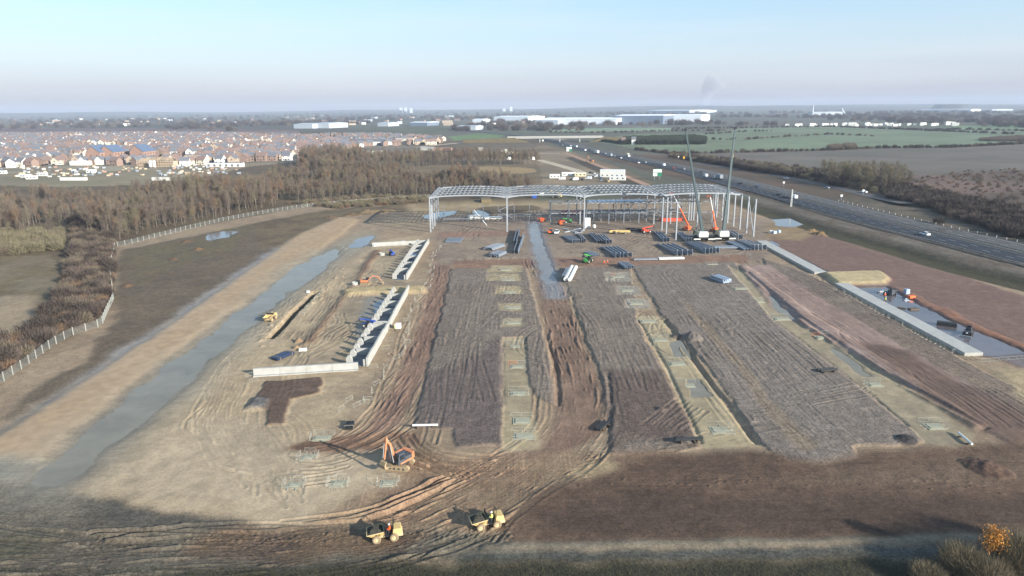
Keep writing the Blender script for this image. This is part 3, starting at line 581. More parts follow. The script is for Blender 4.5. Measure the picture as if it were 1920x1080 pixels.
# wood floor on the left, scrub right of the motorway
flay([(-900,420),(-900,318),(300,318),(700,300),(1010,312),(1010,420)], (78,66,54), 'wood_floor', mott=(94,82,64))
flay([(-900,352),(0,348),(120,350),(280,346),(400,328),(470,312),(640,296),(470,288),(0,296),(-900,300)], (116,108,86), 'grass_land', mott=(130,117,97))
flay([(-900,330),(0,325),(180,322),(430,312),(470,300),(450,290),(200,296),(0,306),(-900,310)], (136,126,108), 'estate_ground', mott=(116,108,90), warp=.006)
flay([(-900,308),(0,306),(200,300),(420,308),(600,300),(830,292),(830,262),(600,256),(300,250),(0,252),(-900,252)], (118,108,98), 'estate_ground', mott=(104,98,84))
flay([(-900,252),(0,250),(300,249),(560,254),(560,243),(200,240),(-900,240)], (106,88,84), 'ploughed_field', mott=(92,80,76))
flay([(-900,246),(0,247),(540,246),(540,249),(0,250),(-900,249)], (124,112,100), alpha=.5)
flay([(600,304),(640,290),(830,278),(1000,268),(1060,280),(1150,310),(1230,345),(1000,350),(850,330)], (98,88,70), 'grass_land', mott=(114,98,78))
flay([(830,296),(960,288),(1020,283),(1010,291),(900,300),(840,303)], (118,102,84), 'bare_earth')
flay([(845,318),(920,312),(1000,315),(1010,323),(920,328),(850,325)], (146,124,90), 'bare_earth', mott=(128,110,82))
flay([(760,262),(1000,256),(1050,266),(1000,276),(840,284),(780,276)], (96,84,72), 'grass_land', mott=(84,76,62))
flay([(842,256),(900,250),(945,252),(935,260),(850,264)], (92,110,72), 'green_field')
flay([(1010,285),(1060,283),(1150,318),(1190,345),(1140,352),(1020,345),(1010,310)], (112,100,84), 'bare_earth', mott=(132,116,94))
flay([(1165,345),(1060,296),(1075,294),(1200,340),(1240,362),(1460,380),(1440,384),(1170,384)], (70,62,52), 'grass_land')
# fields on the right
flay([(1030,247),(1030,242),(1200,239),(1262,240),(1260,246)], (112,128,104), 'green_field')
flay([(1100,262),(1190,252),(1330,249),(1400,240),(1560,237),(1690,242),(2300,252),(2300,268),(1920,269),(1780,276),(1600,279),(1400,284),(1262,287),(1190,278)], (94,106,82), 'green_field', mott=(104,112,90))
flay([(1400,262),(1700,252),(2300,262),(2300,268),(1800,274),(1400,280)], (102,114,90), 'green_field', alpha=.6)
flay([(1740,243),(1800,236),(2300,233),(2300,241)], (96,116,84), 'green_field')
flay([(1190,280),(1262,288),(1400,285),(1600,280),(1780,277),(1920,270),(2300,266),(2300,312),(1920,322),(1720,328),(1500,326),(1330,306)], (100,92,84), 'ploughed_field', mott=(92,88,78))
flay([(1650,332),(1800,322),(1960,316),(2300,316),(2300,420),(1920,420),(1700,380)], (104,86,76), 'grass_land', mott=(86,74,64), warp=.01)
flay([(1100,288),(1240,290),(1420,320),(1640,350),(1700,384),(1480,384),(1250,330)], (90,74,62), 'grass_land', mott=(76,66,54))
k = np.clip((vf(FX, FY*.35, 700, 31)-.15)*3, 0, 1)*np.clip((FY-1400)/800, 0, 1); FCOL *= (1-.35*k[..., None])
FZZ = np.clip((FY-4500)/4500, 0, 1)**1.4*(46+34*vf(FX, FY, 2600, 40)+10*np.sin(FX/1900.)) + np.clip((FY-3000)/3000, 0, 1)*6*vf(FX, FY, 900, 44)
m_ = np.clip((vf(FX, FY, 60, 51))*.9+.5, 0, 1); FCOL *= (.86+.28*m_)[..., None]
lat = np.clip((FY[:, :]-yrow[-1])/22, 0, 1)[..., None]    # blend with the near sheet where they meet
ne = np.stack([np.interp(fsc, scol, NEAR_COL_EDGE[:, q]) for q in range(3)], -1)[None]
FCOL = FCOL*lat + ne*(1-lat)
grid_mesh(FX, FY, FZZ, FCOL, np.zeros(FX.shape), FGR, FZ, FN, SOIL)
# grassland under and round everything the camera does not frame
b_ = MB(); b_.add([(-9500,-600,-1.6),(9500,-600,-1.6),(9500,10500,-1.6),(-9500,10500,-1.6)], [(0,1,2,3)])
kind(b_.build('terrain_base', mat('rough_grass', C((92,88,68)), .95, var=.25, scale=.02)), 'structure')

# ---------------------------------------------------------------- motorway
MWL += GP([(1030,266),(985,257)])
MWL += [(MWL[-1][0]-260, MWL[-1][1]+700)]
ASPH = mat('asphalt', C((54,58,64)), .85, var=.12, scale=.15, spec=.15); ASPH2 = mat('asphalt_pale', C((80,79,78)), .9, var=.10, scale=.12)
def ribbon(name, o0, o1, z, m, y0=60, y1=1500, step=8.0, k='structure', parent=None):
    ys = np.arange(y0, y1, step); b = MB(); vs = []
    for y in ys:
        t = (mwx(y+4)-mwx(y-4))/8.0; c = math.sqrt(1+t*t)
        vs += [(mwx(y)+o0*c, y, z), (mwx(y)+o1*c, y, z)]
    fs = [(2*i, 2*i+1, 2*i+3, 2*i+2) for i in range(len(ys)-1)]
    b.add(vs, fs); o = b.build(name, m, parent); 
    if not parent: kind(o, k)
    return o
mw1 = ribbon('motorway', 0, 11.0, .345, ASPH); mw2 = ribbon('motorway', 13.4, 24.5, .345, ASPH2)
ribbon('central_reserve', 11.0, 13.4, .34, mat('reserve_gravel', C((70,66,60)), .95, var=.2, scale=1.5))
WHT = mat('road_paint', (.36,.37,.37), .7, var=.1, scale=2)
for o in (.8, 10.5, 13.9, 23.6): ribbon('edge_line', o-.12, o+.12, .352, WHT, 60, 900)
def dashes(off, y0, y1):
    b = MB(); y = y0
    while y < y1:
        x0 = mwx(y)+off; x1 = mwx(y+3)+off; b.add([(x0-.1,y,.352),(x0+.1,y,.352),(x1+.1,y+3,.352),(x1-.1,y+3,.352)], [(0,1,2,3)]); y += 9
    o = b.build('lane_dashes', WHT); kind(o, 'structure')
for o in (4.1, 7.4, 17.2, 20.5): dashes(o, 100, 620)
RAIL = mat('galvanised', C((112,114,114)), .5, .6, var=.1)
def crash_rail(off, y0, y1, label, step=8.0):
    t = thing('crash_barrier', label, 'barrier', (mwx(y0)+off, y0, .35)); x0, yy0 = mwx(y0)+off, y0
    b = MB(); ys = np.arange(y0, y1, step)
    for a, c in zip(ys[:-1], ys[1:]): b.beam((mwx(a)+off-x0, a-yy0, .62), (mwx(c)+off-x0, c-yy0, .62), .07, .30)
    b.build('rail', RAIL, t)
    pm = MB().box(-.06,.06,-.06,.06,0,.6).mesh('post', RAIL)
    for a in ys: link('post', pm, t, (mwx(a)+off-x0, a-yy0, 0))
crash_rail(12.2, 120, 700, 'long steel crash barrier on posts between the two carriageways')
crash_rail(-.9, 100, 380, 'steel crash barrier on posts along the verge beside the dark carriageway')
mk = MB().box(-.05,.05,-.04,.04,0,.6).box(-.06,.06,-.05,.05,.6,.72).mesh('marker_post', mat('marker_white', (.7,.7,.68), .6))
for y in np.arange(160, 330, 4.0):
    o = link('marker_post', mk, None, (mwx(y)+26.2, y, .3)); tag(o, 'small white marker post beside the far pale carriageway', 'post', 'white marker posts along the motorway')
# ---------------------------------------------------------------- leafless trees and thickets
def tree_parts(h, seed, crown_w, n_limb, n_twig, tw_len, tw_w, base=.32, spread=.6):
    r = random.Random(seed); tr = MB(); cr = MB(); n = 6; pts = []; bx, by = r.uniform(-.25, .25), r.uniform(-.25, .25)
    for i in range(n+1):
        t = i/n; pts.append((Vector((bx*math.sin(t*2.2), by*math.sin(t*3), h*.93*t)), .0085*h*(1-t)**.8+.012))
    for i in range(n): tr.tube(pts[i][0], pts[i+1][0], pts[i][1], 5, pts[i+1][1], cap=False)
    tips = []
    for i in range(n_limb):
        t = base+(.95-base)*(i+r.random())/n_limb; a = r.uniform(0, 6.28); k = min(n-1, int(t*n)); p0 = pts[k][0].lerp(pts[k+1][0], t*n-k)
        L = crown_w*(1.15-t)*r.uniform(.7, 1.15)+.3; d = Vector((math.cos(a), math.sin(a), spread+r.uniform(.2, .9))).normalized(); p1 = p0+d*L*.55; p2 = p1+(d+Vector((0,0,.5))).normalized()*L*.5
        tr.tube(p0, p1, .005*h*(1.15-t), 4, .003*h*(1.15-t), cap=False); tr.tube(p1, p2, .003*h*(1.15-t), 3, .012, cap=False)
        tips += [(p0.lerp(p1, .6), d), (p1, d), (p1.lerp(p2, .5), d), (p2, d)]
    tips.append((pts[-1][0], Vector((0,0,1))))
    for i in range(n_twig):
        p, d = r.choice(tips); p = p+Vector((r.gauss(0,.18), r.gauss(0,.18), r.gauss(0,.2)))
        e = (d*.8+Vector((r.gauss(0,.7), r.gauss(0,.7), r.gauss(.45,.5)))).normalized(); L = tw_len*r.uniform(.5, 1.4); s = e.cross(Vector((r.gauss(0,1), r.gauss(0,1), r.gauss(0,1)))).normalized()*tw_w*r.uniform(.6, 1.3)
        q = p+e*L; m = p.lerp(q, .5)+Vector((r.gauss(0,.06), r.gauss(0,.06), r.gauss(.0,.06)))
        o = len(cr.v); cr.v += [tuple(p-s), tuple(p+s), tuple(m+s*.8), tuple(m-s*.8), tuple(q)]; cr.f += [(o,o+1,o+2,o+3), (o+3,o+2,o+4)]
    return tr, cr
def raw_mesh(mb, name, m):
    me = bpy.data.meshes.new(name); me.from_pydata(mb.v, [], mb.f); me.materials.append(m); return me
BARK_W = mat('birch_bark', C((124,116,106)), .8, var=.3, scale=2.0); BARK_B = mat('brown_bark', C((92,82,72)), .9, var=.25, scale=2.0)
TW_P = mat('twig_purple', C((96,85,78)), .9, var=.2, scale=.3); TW_B = mat('twig_brown', C((108,98,84)), .9, var=.2, scale=.3); TW_O = mat('twig_olive', C((112,105,84)), .9, var=.2, scale=.3)
TW_R = mat('twig_russet', C((116,95,77)), .9, var=.2, scale=.3); TW_D = mat('twig_dark', C((70,62,57)), .9, var=.2, scale=.3); EVG = mat('evergreen', C((52,58,44)), .9, var=.3, scale=.5)
VAR = []
for i, (h, w, nl, nt_, bk, tw) in enumerate(((11.5,2.6,16,420,BARK_W,TW_P),(10.5,2.8,16,430,BARK_B,TW_B),(12.2,2.4,18,420,BARK_W,TW_B),(9.6,3.0,15,440,BARK_B,TW_O),(11.0,2.6,16,430,BARK_W,TW_R),(10.0,2.7,16,420,BARK_B,TW_P))):
    a, b = tree_parts(h, 100+i, w, nl, nt_, 1.35, .028); VAR.append((raw_mesh(a, 'trunk', bk), raw_mesh(b, 'crown', tw)))
def shrub_mesh(name, h, w, n, m, seed, tw=.03, up=1.0):
    r = random.Random(seed); cr = MB()
    for i in range(n):
        a = r.uniform(0, 6.28); q = w*math.sqrt(r.random())*.8; zz = h*(.05+.75*r.random())*(1-.45*(q/w)**2); p = Vector((q*math.cos(a), q*math.sin(a), zz))
        e = Vector((r.gauss(math.cos(a)*.5,.6), r.gauss(math.sin(a)*.5,.6), r.gauss(up,.5))).normalized(); L = h*.34*r.uniform(.5, 1.3); s = e.cross(Vector((r.gauss(0,1), r.gauss(0,1), r.gauss(0,1)))).normalized()*tw*r.uniform(.6, 1.3); t = p+e*L
        o = len(cr.v); cr.v += [tuple(p-s), tuple(p+s), tuple(t+s*.4), tuple(t-s*.4)]; cr.f.append((o,o+1,o+2,o+3))
    return raw_mesh(cr, name, m)
SHR = {'purple': shrub_mesh('shrub_twigs', 2.6, 1.8, 520, TW_P, 1, .035), 'olive': shrub_mesh('shrub_twigs', 3.2, 2.3, 620, TW_O, 2, .045), 'dark': shrub_mesh('shrub_twigs', 3.4, 2.4, 640, TW_D, 3, .05),
       'russet': shrub_mesh('shrub_twigs', 2.2, 1.6, 480, TW_R, 4, .035), 'ever': shrub_mesh('shrub_leaves', 5.0, 2.6, 900, EVG, 5, .10, .6), 'brown': shrub_mesh('shrub_twigs', 2.8, 2.0, 560, TW_B, 6, .04)}
def scatter(name, pts, meshes, label=None):
    """one mass of vegetation: a point cloud whose points carry meshes; pts rows are x, y, z, scale"""
    srcs = []
    pts = np.array(pts, float); me = bpy.data.meshes.new(name); me.vertices.add(len(pts)); me.vertices.foreach_set('co', pts[:, :3].astype(np.float32).reshape(-1))
    a = me.attributes.new('sc', 'FLOAT', 'POINT'); a.data.foreach_set('value', pts[:, 3].astype(np.float32))
    r = np.random.default_rng(len(pts)); a = me.attributes.new('rz', 'FLOAT', 'POINT'); a.data.foreach_set('value', (r.random(len(pts))*6.283).astype(np.float32))
    a = me.attributes.new('vi', 'INT', 'POINT'); a.data.foreach_set('value', r.integers(0, len(meshes), len(pts)).astype(np.int32))
    o = link(name, me); kind(o, 'stuff')
    if label: o['label'] = label; o['category'] = 'vegetation'
    ng = bpy.data.node_groups.new('scatter_'+name, 'GeometryNodeTree'); ng.interface.new_socket('Geometry', in_out='INPUT', socket_type='NodeSocketGeometry'); ng.interface.new_socket('Geometry', in_out='OUTPUT', socket_type='NodeSocketGeometry')
    N = ng.nodes; L = ng.links.new; gi = N.new('NodeGroupInput'); go = N.new('NodeGroupOutput'); ip = N.new('GeometryNodeInstanceOnPoints'); g2i = N.new('GeometryNodeGeometryToInstance')
    for src in meshes:
        if isinstance(src, (list, tuple)):
            j = N.new('GeometryNodeJoinGeometry')
            for s in src: oi = N.new('GeometryNodeObjectInfo'); oi.inputs['Object'].default_value = s; L(oi.outputs['Geometry'], j.inputs['Geometry'])
            L(j.outputs['Geometry'], g2i.inputs['Geometry'])
        else:
            oi = N.new('GeometryNodeObjectInfo'); oi.inputs['Object'].default_value = src; L(oi.outputs['Geometry'], g2i.inputs['Geometry'])
    def attr(n, t):
        x = N.new('GeometryNodeInputNamedAttribute'); x.data_type = t; x.inputs['Name'].default_value = n; return x.outputs['Attribute']
    cx = N.new('ShaderNodeCombineXYZ'); L(attr('rz', 'FLOAT'), cx.inputs['Z'])
    L(gi.outputs[0], ip.inputs['Points']); L(g2i.outputs['Instances'], ip.inputs['Instance']); ip.inputs['Pick Instance'].default_value = True
    L(attr('vi', 'INT'), ip.inputs['Instance Index']); L(cx.outputs['Vector'], ip.inputs['Rotation']); L(attr('sc', 'FLOAT'), ip.inputs['Scale']); L(ip.outputs['Instances'], go.inputs[0])
    md = o.modifiers.new('scatter', 'NODES'); md.node_group = ng
    return o
def inpoly(x, y, g):
    c = False; n = len(g)
    for k in range(n):
        x1, y1 = g[k]; x2, y2 = g[(k+1) % n]
        if (y1 > y) != (y2 > y) and x < (x2-x1)*(y-y1)/(y2-y1)+x1: c = not c
    return c
def fill(poly, spacing, seed, px=True, smin=.75, smax=1.2, zf=None):
    g = GP(poly) if px else poly; r = random.Random(seed); xs = [p[0] for p in g]; ys = [p[1] for p in g]; out = []
    x = min(xs)
    while x < max(xs):
        y = min(ys)
        while y < max(ys):
            a = x+r.uniform(-.6,.6)*spacing; b = y+r.uniform(-.6,.6)*spacing
            if inpoly(a, b, g): out.append((a, b, (hz(a, b)-.1), r.uniform(smin, smax)))
            y += spacing
        x += spacing
    return out
# the birch wood: the front trees are things of their own, the rest one mass
WOOD = [(-200,470),(0,446),(112,440),(124,428),(204,446),(216,452),(330,425),(450,399),(560,380),(690,369),(790,367),(850,370),(1000,361),(1012,350),(900,349),(830,338),(760,326),(640,322),(560,334),(440,352),(300,368),(150,376),(0,384),(-250,390)]
tp = fill(WOOD, 3.1, 4, smin=.5, smax=1.05)
tp = [p for p in tp if vn(np.array(p[0]), np.array(p[1]), 13, 3) > -.45]
fence_line = GP([(0,445),(112,440),(204,446),(330,425),(450,399),(560,380),(690,369),(790,367),(850,370),(1000,361)])
def edge_d(p): return min(math.hypot(p[0]-q[0], p[1]-q[1]) for q in fence_dense)
fence_dense = [(a[0]+(b[0]-a[0])*t/12, a[1]+(b[1]-a[1])*t/12) for a, b in zip(fence_line[:-1], fence_line[1:]) for t in range(13)]
tp = [(p[0], p[1], p[2], p[3]*float(.84+.38*vn(np.array(p[0]), np.array(p[1]), 26, 9)+.2*vn(np.array(p[0]), np.array(p[1]), 8, 10))) for p in tp]
vis = [p for p in tp if abs(p[0]) < .74*(p[1]*.967+11.5)]
order = sorted(vis, key=edge_d); front = order[:250]; fset = set(front); back = [p for p in tp if p not in fset]
LBL = ['tall birch with pale trunk and purple-brown twigs at the wood edge','bare brown tree with grey-brown trunk at the wood edge','slender pale-trunked birch with tan twigs at the wood edge','bushy olive-brown bare tree at the wood edge','pale-trunked birch keeping russet twigs at the wood edge','bare tree with dark trunk and purple twigs at the wood edge']
tree_src = [None]*6; rr_ = random.Random(3)
for p in front:
    i = rr_.choice([0,1,1,2,3,4,5,5]); sl = rr_.choice([.8,.95,1,1.1])
    seg = ['beside the willow scrub','near the fence corner','behind the long straight fence','behind the tawny scrub and spoil heaps','behind the steel frame'][sum(p[0] > q for q in (-185, -120, -72, -32))]; t = thing('birch_tree' if i in (0,2,4) else 'bare_tree', LBL[i].replace('at the wood edge', seg), 'tree', p[:3], rr_.uniform(0, 6.28), 'bare trees along the edge of the wood'); t.scale = (p[3],p[3],p[3]*sl)
    a = link('trunk', VAR[i][0], t); b = link('crown', VAR[i][1], t)
    if tree_src[i] is None: tree_src[i] = (a, b)
scatter('bare_woodland', back, tree_src, 'brown leafless woodland behind the edge trees, reaching to the housing')
far_w = fill([(560,312),(640,306),(830,300),(1010,303),(1010,310),(850,312),(700,316),(600,320)], 5.0, 8) + fill([(560,306),(600,298),(680,300),(680,312),(580,318)], 4.0, 9, smax=1.5)
scatter('bare_woodland', far_w, tree_src, 'strip of leafless woodland between the wood and the bare earth')
def shrub_thing(name, key, p, label, group=None, s=1.0):
    o = link(name, SHR[key], None, p, rng.uniform(0, 6.28)); o.scale = (s, s, s*rng.uniform(.8, 1.1)); return tag(o, label, 'shrub', group)
s_src = {}
for key, (px, py), lab in (('purple',(170,470),'purple-brown bramble thicket shrub inside the overgrown strip by the fence'),('olive',(60,462),'rounded olive willow bush beside the birches'),('dark',(1760,420),'dark bramble clump on the bank above the far carriageway'),
                            ('russet',(120,600),'russet dead bracken clump low in the overgrown strip'),('ever',(1240,268),'dark evergreen bush in the farm hedge row'),('brown',(1600,352),'brown leafless bush beside the slip road')):
    g = G(px, py); s_src[key] = shrub_thing('shrub', key, (g[0], g[1], hz(*g)), lab)
scatter('bramble_thicket', fill([(132,410),(205,412),(212,470),(206,560),(190,590),(120,622),(60,668),(0,702),(-120,760),(-200,720),(-60,660),(40,630),(96,590),(128,500),(140,440)], 1.9, 21, smin=.6, smax=1.1), [s_src['purple'], s_src['purple'], s_src['russet'], s_src['dark'], s_src['brown']], 'purple-brown bramble thicket in the strip left of the mesh fence')
scatter('willow_scrub', fill([(-160,440),(0,440),(112,436),(116,468),(60,476),(0,480),(-160,490)], 3.0, 22, smin=.8, smax=1.25), [s_src['olive'], s_src['olive'], s_src['brown']], 'rounded olive willow scrub in front of the left birches')
scatter('scrub_bank', fill([(540,382),(700,368),(820,372),(800,380),(640,392)], 3.0, 23, smin=.5, smax=.9), [s_src['olive'], s_src['russet'], s_src['brown']], 'tawny scrub at the foot of the wood behind the spoil heaps')
# hedges and scrub beside and beyond the motorway
scatter('motorway_hedge', fill([(1660,372),(1730,388),(1830,428),(1920,452),(2200,530),(2200,470),(1920,405),(1800,372),(1700,352)], 3.4, 24, smin=.7, smax=1.3), [s_src['dark'], s_src['dark'], s_src['purple']], 'dark bramble and thorn hedges on the bank beyond the motorway')
scatter('roadside_scrub', fill([(1250,296),(1420,318),(1560,346),(1700,372),(1690,352),(1580,326),(1420,305),(1260,288)], 6.0, 25, smin=.6, smax=1.2), [s_src['brown'], s_src['dark'], s_src['olive']], 'patchy brown scrub on the verge between motorway and slip road')
tl = fill([(1545,348),(1600,352),(1650,360),(1720,362),(1690,344),(1600,334),(1540,336)], 4.4, 26, smin=.9, smax=1.35)
scatter('roadside_trees', tl, [tree_src[1], tree_src[3], s_src['dark']], 'grey-brown leafless trees massed beyond the slip road')
scatter('scrub_slope', fill([(1650,345),(1800,322),(1960,314),(2200,312),(2200,420),(1920,412),(1760,378)], 7.0, 27, smin=.3, smax=.75), [s_src['purple'], s_src['russet'], s_src['brown']], 'low purple-brown scrub over the slope beyond the motorway hedges')
def hedge(pts, sp, seed, keys, label, w=1.0, s=(.7, 1.1)):
    r = random.Random(seed); g = GP(pts); out = []
    for a, b in zip(g[:-1], g[1:]):
        L = math.hypot(b[0]-a[0], b[1]-a[1]); n = max(2, int(L/sp))
        for i in range(n):
            t = (i+r.random())/n; out.append((a[0]+(b[0]-a[0])*t+r.gauss(0, w), a[1]+(b[1]-a[1])*t+r.gauss(0, w), -.1, r.uniform(*s)))
    return scatter('field_hedge', out, [s_src[k] for k in keys], label)
hedge([(1192,281),(1262,289),(1400,286),(1560,282),(1640,278),(1780,277),(1920,270),(2200,266)], 3.2, 1, ['dark','brown','dark'], 'long dark hedge between green field and ploughed field', s=(.7,1.3))
hedge([(1120,264),(1150,268),(1165,270)], 2.4, 2, ['ever'], 'evergreen clump beside the farm', s=(.5,.9))
scatter('evergreen_hedge', fill([(1168,271),(1320,271),(1322,262),(1300,259),(1170,262)], 4.2, 31, smin=.95, smax=1.35), [s_src['ever']], 'dark evergreen shelter belt round the farm')
hedge([(1262,242),(1400,240),(1560,238),(1690,243),(1800,248),(1900,252)], 6, 3, ['dark'], 'distant dark hedge along the top of the green field', s=(.8,1.5))
hedge([(1030,248),(1100,250),(1260,246),(1360,246)], 6, 4, ['dark','brown'], 'distant hedge below the white warehouses', s=(.9,1.6))
hedge([(1330,262),(1400,262),(1450,258),(1560,252),(1640,256)], 8, 5, ['dark','brown'], 'broken hedge crossing the green field', s=(.6,1.3))
hedge([(1320,252),(1400,247),(1450,246)], 8, 6, ['dark'], 'thin hedge near the shelter belt', s=(.6,1.2))
scatter('field_copse', fill([(1830,262),(1880,258),(1960,256),(2100,258),(2100,266),(1920,266),(1840,265)], 6, 32, smin=1.0, smax=1.6), [s_src['brown'], s_src['purple']], 'brown copse at the right end of the green field')
scatter('field_copse', fill([(1550,279),(1600,276),(1605,280),(1560,282)], 5, 33, smin=1.4, smax=2.4), [s_src['brown']], 'leafless clump in the hedge of the ploughed field')
hedge([(1290,296),(1330,305),(1420,322),(1480,330),(1540,336)], 2.6, 7, ['dark','dark'], 'dense dark hedge along the slip road', s=(.9,1.5))
hedge([(1740,246),(1800,243),(1920,246),(2100,247)], 7, 8, ['dark'], 'far hedge at the right between pale green fields', s=(.9,1.6))
for j, (a, b, c, d, sp) in enumerate(((560,1060,232,246,14),(0,560,228,240,22),(900,1150,236,252,12),(1320,1920,216,234,24),(880,1040,244,256,9))):
    pass
r_ = random.Random(77); far = []
for k in range(5200):                                    # far woods: clumps and rows thinning towards the horizon
    px = r_.uniform(-250, 2170); py = 212+34*r_.random()**1.6; x, y = G(px, py)
    if y > 9000 or y < 1300: continue
    if vf(np.array(x), np.array(y*.35), 330, 61) > -.02 and not (px > 1090 and 236 < py < 246 and px < 1700): far.append((x, y, -.5, r_.uniform(1.6, 3.4)*(1+y/6000)))
scatter('distant_woods', far, [s_src['dark'], s_src['brown'], s_src['purple'], s_src['dark']], 'hazy belts of distant woodland across the plain to the horizon')
# near thorn bushes at the bottom right
TW_G = mat('twig_greygreen', C((112,102,82)), .9, var=.25, scale=.6); LEAF = mat('russet_leaf', C((186,128,52)), .7, var=.35, scale=3)
for i, (px, py, h, w, n, lab) in enumerate(((1800,1076,3.3,2.3,5600,'pale grey-green leafless bush left of the russet one'),(1905,1068,4.2,2.7,6400,'tall grey-green leafless bush at the end of the soil strip'),(1738,1090,2.0,1.9,4200,'low grey-green bush beside the grass at the soil edge'),(1990,1058,4.8,2.6,4400,'tall leafless bush past the russet-leaved one'),(1850,1100,3.0,2.6,5200,'dense low olive bush below the russet one'))):
    a, b = tree_parts(h, 400+i, w, 30, n, .8, .008, base=.04, spread=.9); x, y = G(px, py); t = thing('thorn_bush', lab, 'bush', (x, y, hz(x, y)-.05), i)
    link('trunk', raw_mesh(a, 'trunk', BARK_B), t).scale = (.9,.9,.75); link('crown', shrub_mesh('crown', h, w, int(n*.8), TW_G, 500+i, .011, 1.5), t)
a, b = tree_parts(4.6, 480, 1.3, 24, 1100, .6, .008, base=.2); x, y = G(1852, 1066); t = thing('russet_tree', 'small tree still holding russet orange leaves among grey-green bushes', 'tree', (x, y, hz(x, y)-.05))
link('trunk', raw_mesh(a, 'trunk', BARK_B), t); link('crown', raw_mesh(b, 'crown', TW_B), t); lf = MB(); r_ = random.Random(5)
for i in range(1100):
    p = Vector((r_.gauss(0,.5), r_.gauss(0,.5), r_.uniform(2.5, 4.7))); u = Vector((r_.gauss(0,1), r_.gauss(0,1), r_.gauss(0,1))).normalized()*.075; v = u.cross(Vector((r_.gauss(0,1), r_.gauss(0,1), r_.gauss(0,1)))).normalized()*.06
    o = len(lf.v); lf.v += [tuple(p-u), tuple(p+v), tuple(p+u), tuple(p-v)]; lf.f.append((o,o+1,o+2,o+3))
link('leaves', raw_mesh(lf, 'leaves', LEAF), t)
gr = MB(); r_ = random.Random(6)
for i in range(16000):                                   # rough grass along the bottom of the view
    px = r_.uniform(-200, 2100); py = r_.uniform(1048 if px > 700 else 1062, 1140); x, y = G(px, py); hgt = r_.uniform(.15, .45); dx, dy = r_.gauss(0,.15), r_.gauss(0,.15); zz = hz(x, y)-.02; w = .025
    o = len(gr.v); gr.v += [(x-w, y, zz), (x+w, y, zz), (x+dx, y+dy, zz+hgt)]; gr.f.append((o,o+1,o+2))
kind(link('rough_grass', raw_mesh(gr, 'rough_grass', mat('grass_blade', C((62,60,44)), .9, var=.3, scale=.4))), 'stuff')
# ---------------------------------------------------------------- steel portal frame
STEEL = mat('grey_steel', C((132,138,146)), .55, .25, var=.10, scale=.6); STEEL_L = mat('pale_steel', C((160,165,170)), .5, .25, var=.08, scale=.8); STEEL_B = mat('blue_grey_steel', C((124,134,146)), .5, .25, var=.12, scale=.8); STEEL_D = mat('dark_steel', C((104,112,122)), .5, .3, var=.15, scale=.8)
XS = [-30.5, -1.6, 27.4, 56.8, 86.2]; FYS = [254.9+7.5*k for k in range(5)]; EAVE = 13.3
def roofz(x, i):
    a, b = XS[i], XS[i+1]; u = (x-(a+b)/2)/((b-a)/2); return EAVE+.15+.6*(1-abs(u)**2.0)
bld = thing('steel_frame_building', 'tall grey steel portal frame with four curved roof bays and no cladding', 'steel frame', (XS[0], FYS[0], 0))
O = Vector((XS[0], FYS[0], 0))
def bpart(mb, name, m):
    mb.v = [(p[0]-O.x, p[1]-O.y, p[2]-O.z) for p in mb.v]; return mb.build(name, m, bld)
colm = MB().ibeam((0,0,-.4), (0,0,EAVE), .42, .62, up=(0,1,0)).box(-.4,.4,-.45,.45,-.1,.05).mesh('column', STEEL_L)
colpos = [(x, y) for x in XS for y in (FYS if x in (XS[0], XS[-1]) else FYS[::2] if x != XS[2] else [FYS[0], FYS[2], FYS[4]])]
colpos += [(XS[3], FYS[0]-7.5), (XS[3], FYS[0]-22.5), (XS[4], FYS[0]-7.5), (XS[4], FYS[0]-15.0), (46.0, FYS[4]), (66.6, FYS[4]), (76.4, FYS[4]), (86.2-9.8, FYS[0]+.0), (70, FYS[0]), (63.4, FYS[2])]
for (x, y) in colpos: link('column', colm, bld, (x-O.x, y-O.y, 0))
for i in range(4):
    for k, y in enumerate(FYS):
        b = MB(); n = 12; xs = np.linspace(XS[i], XS[i+1], n+1)
        for a, c in zip(xs[:-1], xs[1:]):
            m0 = min(a-XS[i], XS[i+1]-a)/2.6; m1 = min(c-XS[i], XS[i+1]-c)/2.6; d0 = .5+.42*max(0, 1-m0/1.4); d1 = .5+.42*max(0, 1-m1/1.4)
            b.ibeam((a, y, roofz(a, i)-d0/2), (c, y, roofz(c, i)-d1/2), .36, d0, h2=d1)
        bpart(b, 'rafter', STEEL_L)
plm = MB().box(-.06,.06,0,7.5,0,.24).mesh('purlin', STEEL); plr = random.Random(2)
for i in range(4):
    for k in range(4):
        for x in np.linspace(XS[i]+.8, XS[i+1]-.8, 17):
            if k == 3 and plr.random() < .22: continue
            link('purlin', plm, bld, (x-O.x, FYS[k]-O.y, roofz(x, i)+.02))
for (x, ya, yb) in ((XS[0], FYS[0], FYS[1]), (XS[4], FYS[0]-15, FYS[0]-7.5), (XS[4], FYS[2], FYS[3])):
    bpart(MB().tube((x, ya, .5), (x, yb, EAVE-.5), .11, 6), 'brace', STEEL_L); bpart(MB().tube((x, yb, .5), (x, ya, EAVE-.5), .11, 6), 'brace', STEEL_L)
for x in (XS[0], XS[-1]):
    for k in range(4): bpart(MB().ibeam((x, FYS[k]+.3, EAVE-.3), (x, FYS[k+1]-.3, EAVE-.3), .2, .3), 'eaves_beam', STEEL_L)
bpart(MB().ibeam((XS[4], FYS[0]-7.2, EAVE-.3), (XS[4], FYS[0]-.3, EAVE-.3), .2, .3), 'eaves_beam', STEEL_L)
bpart(MB().ibeam((XS[3], FYS[0]-7.2, EAVE-.5), (XS[3], FYS[0]-.3, EAVE-.5), .3, .6), 'eaves_beam', STEEL_D)
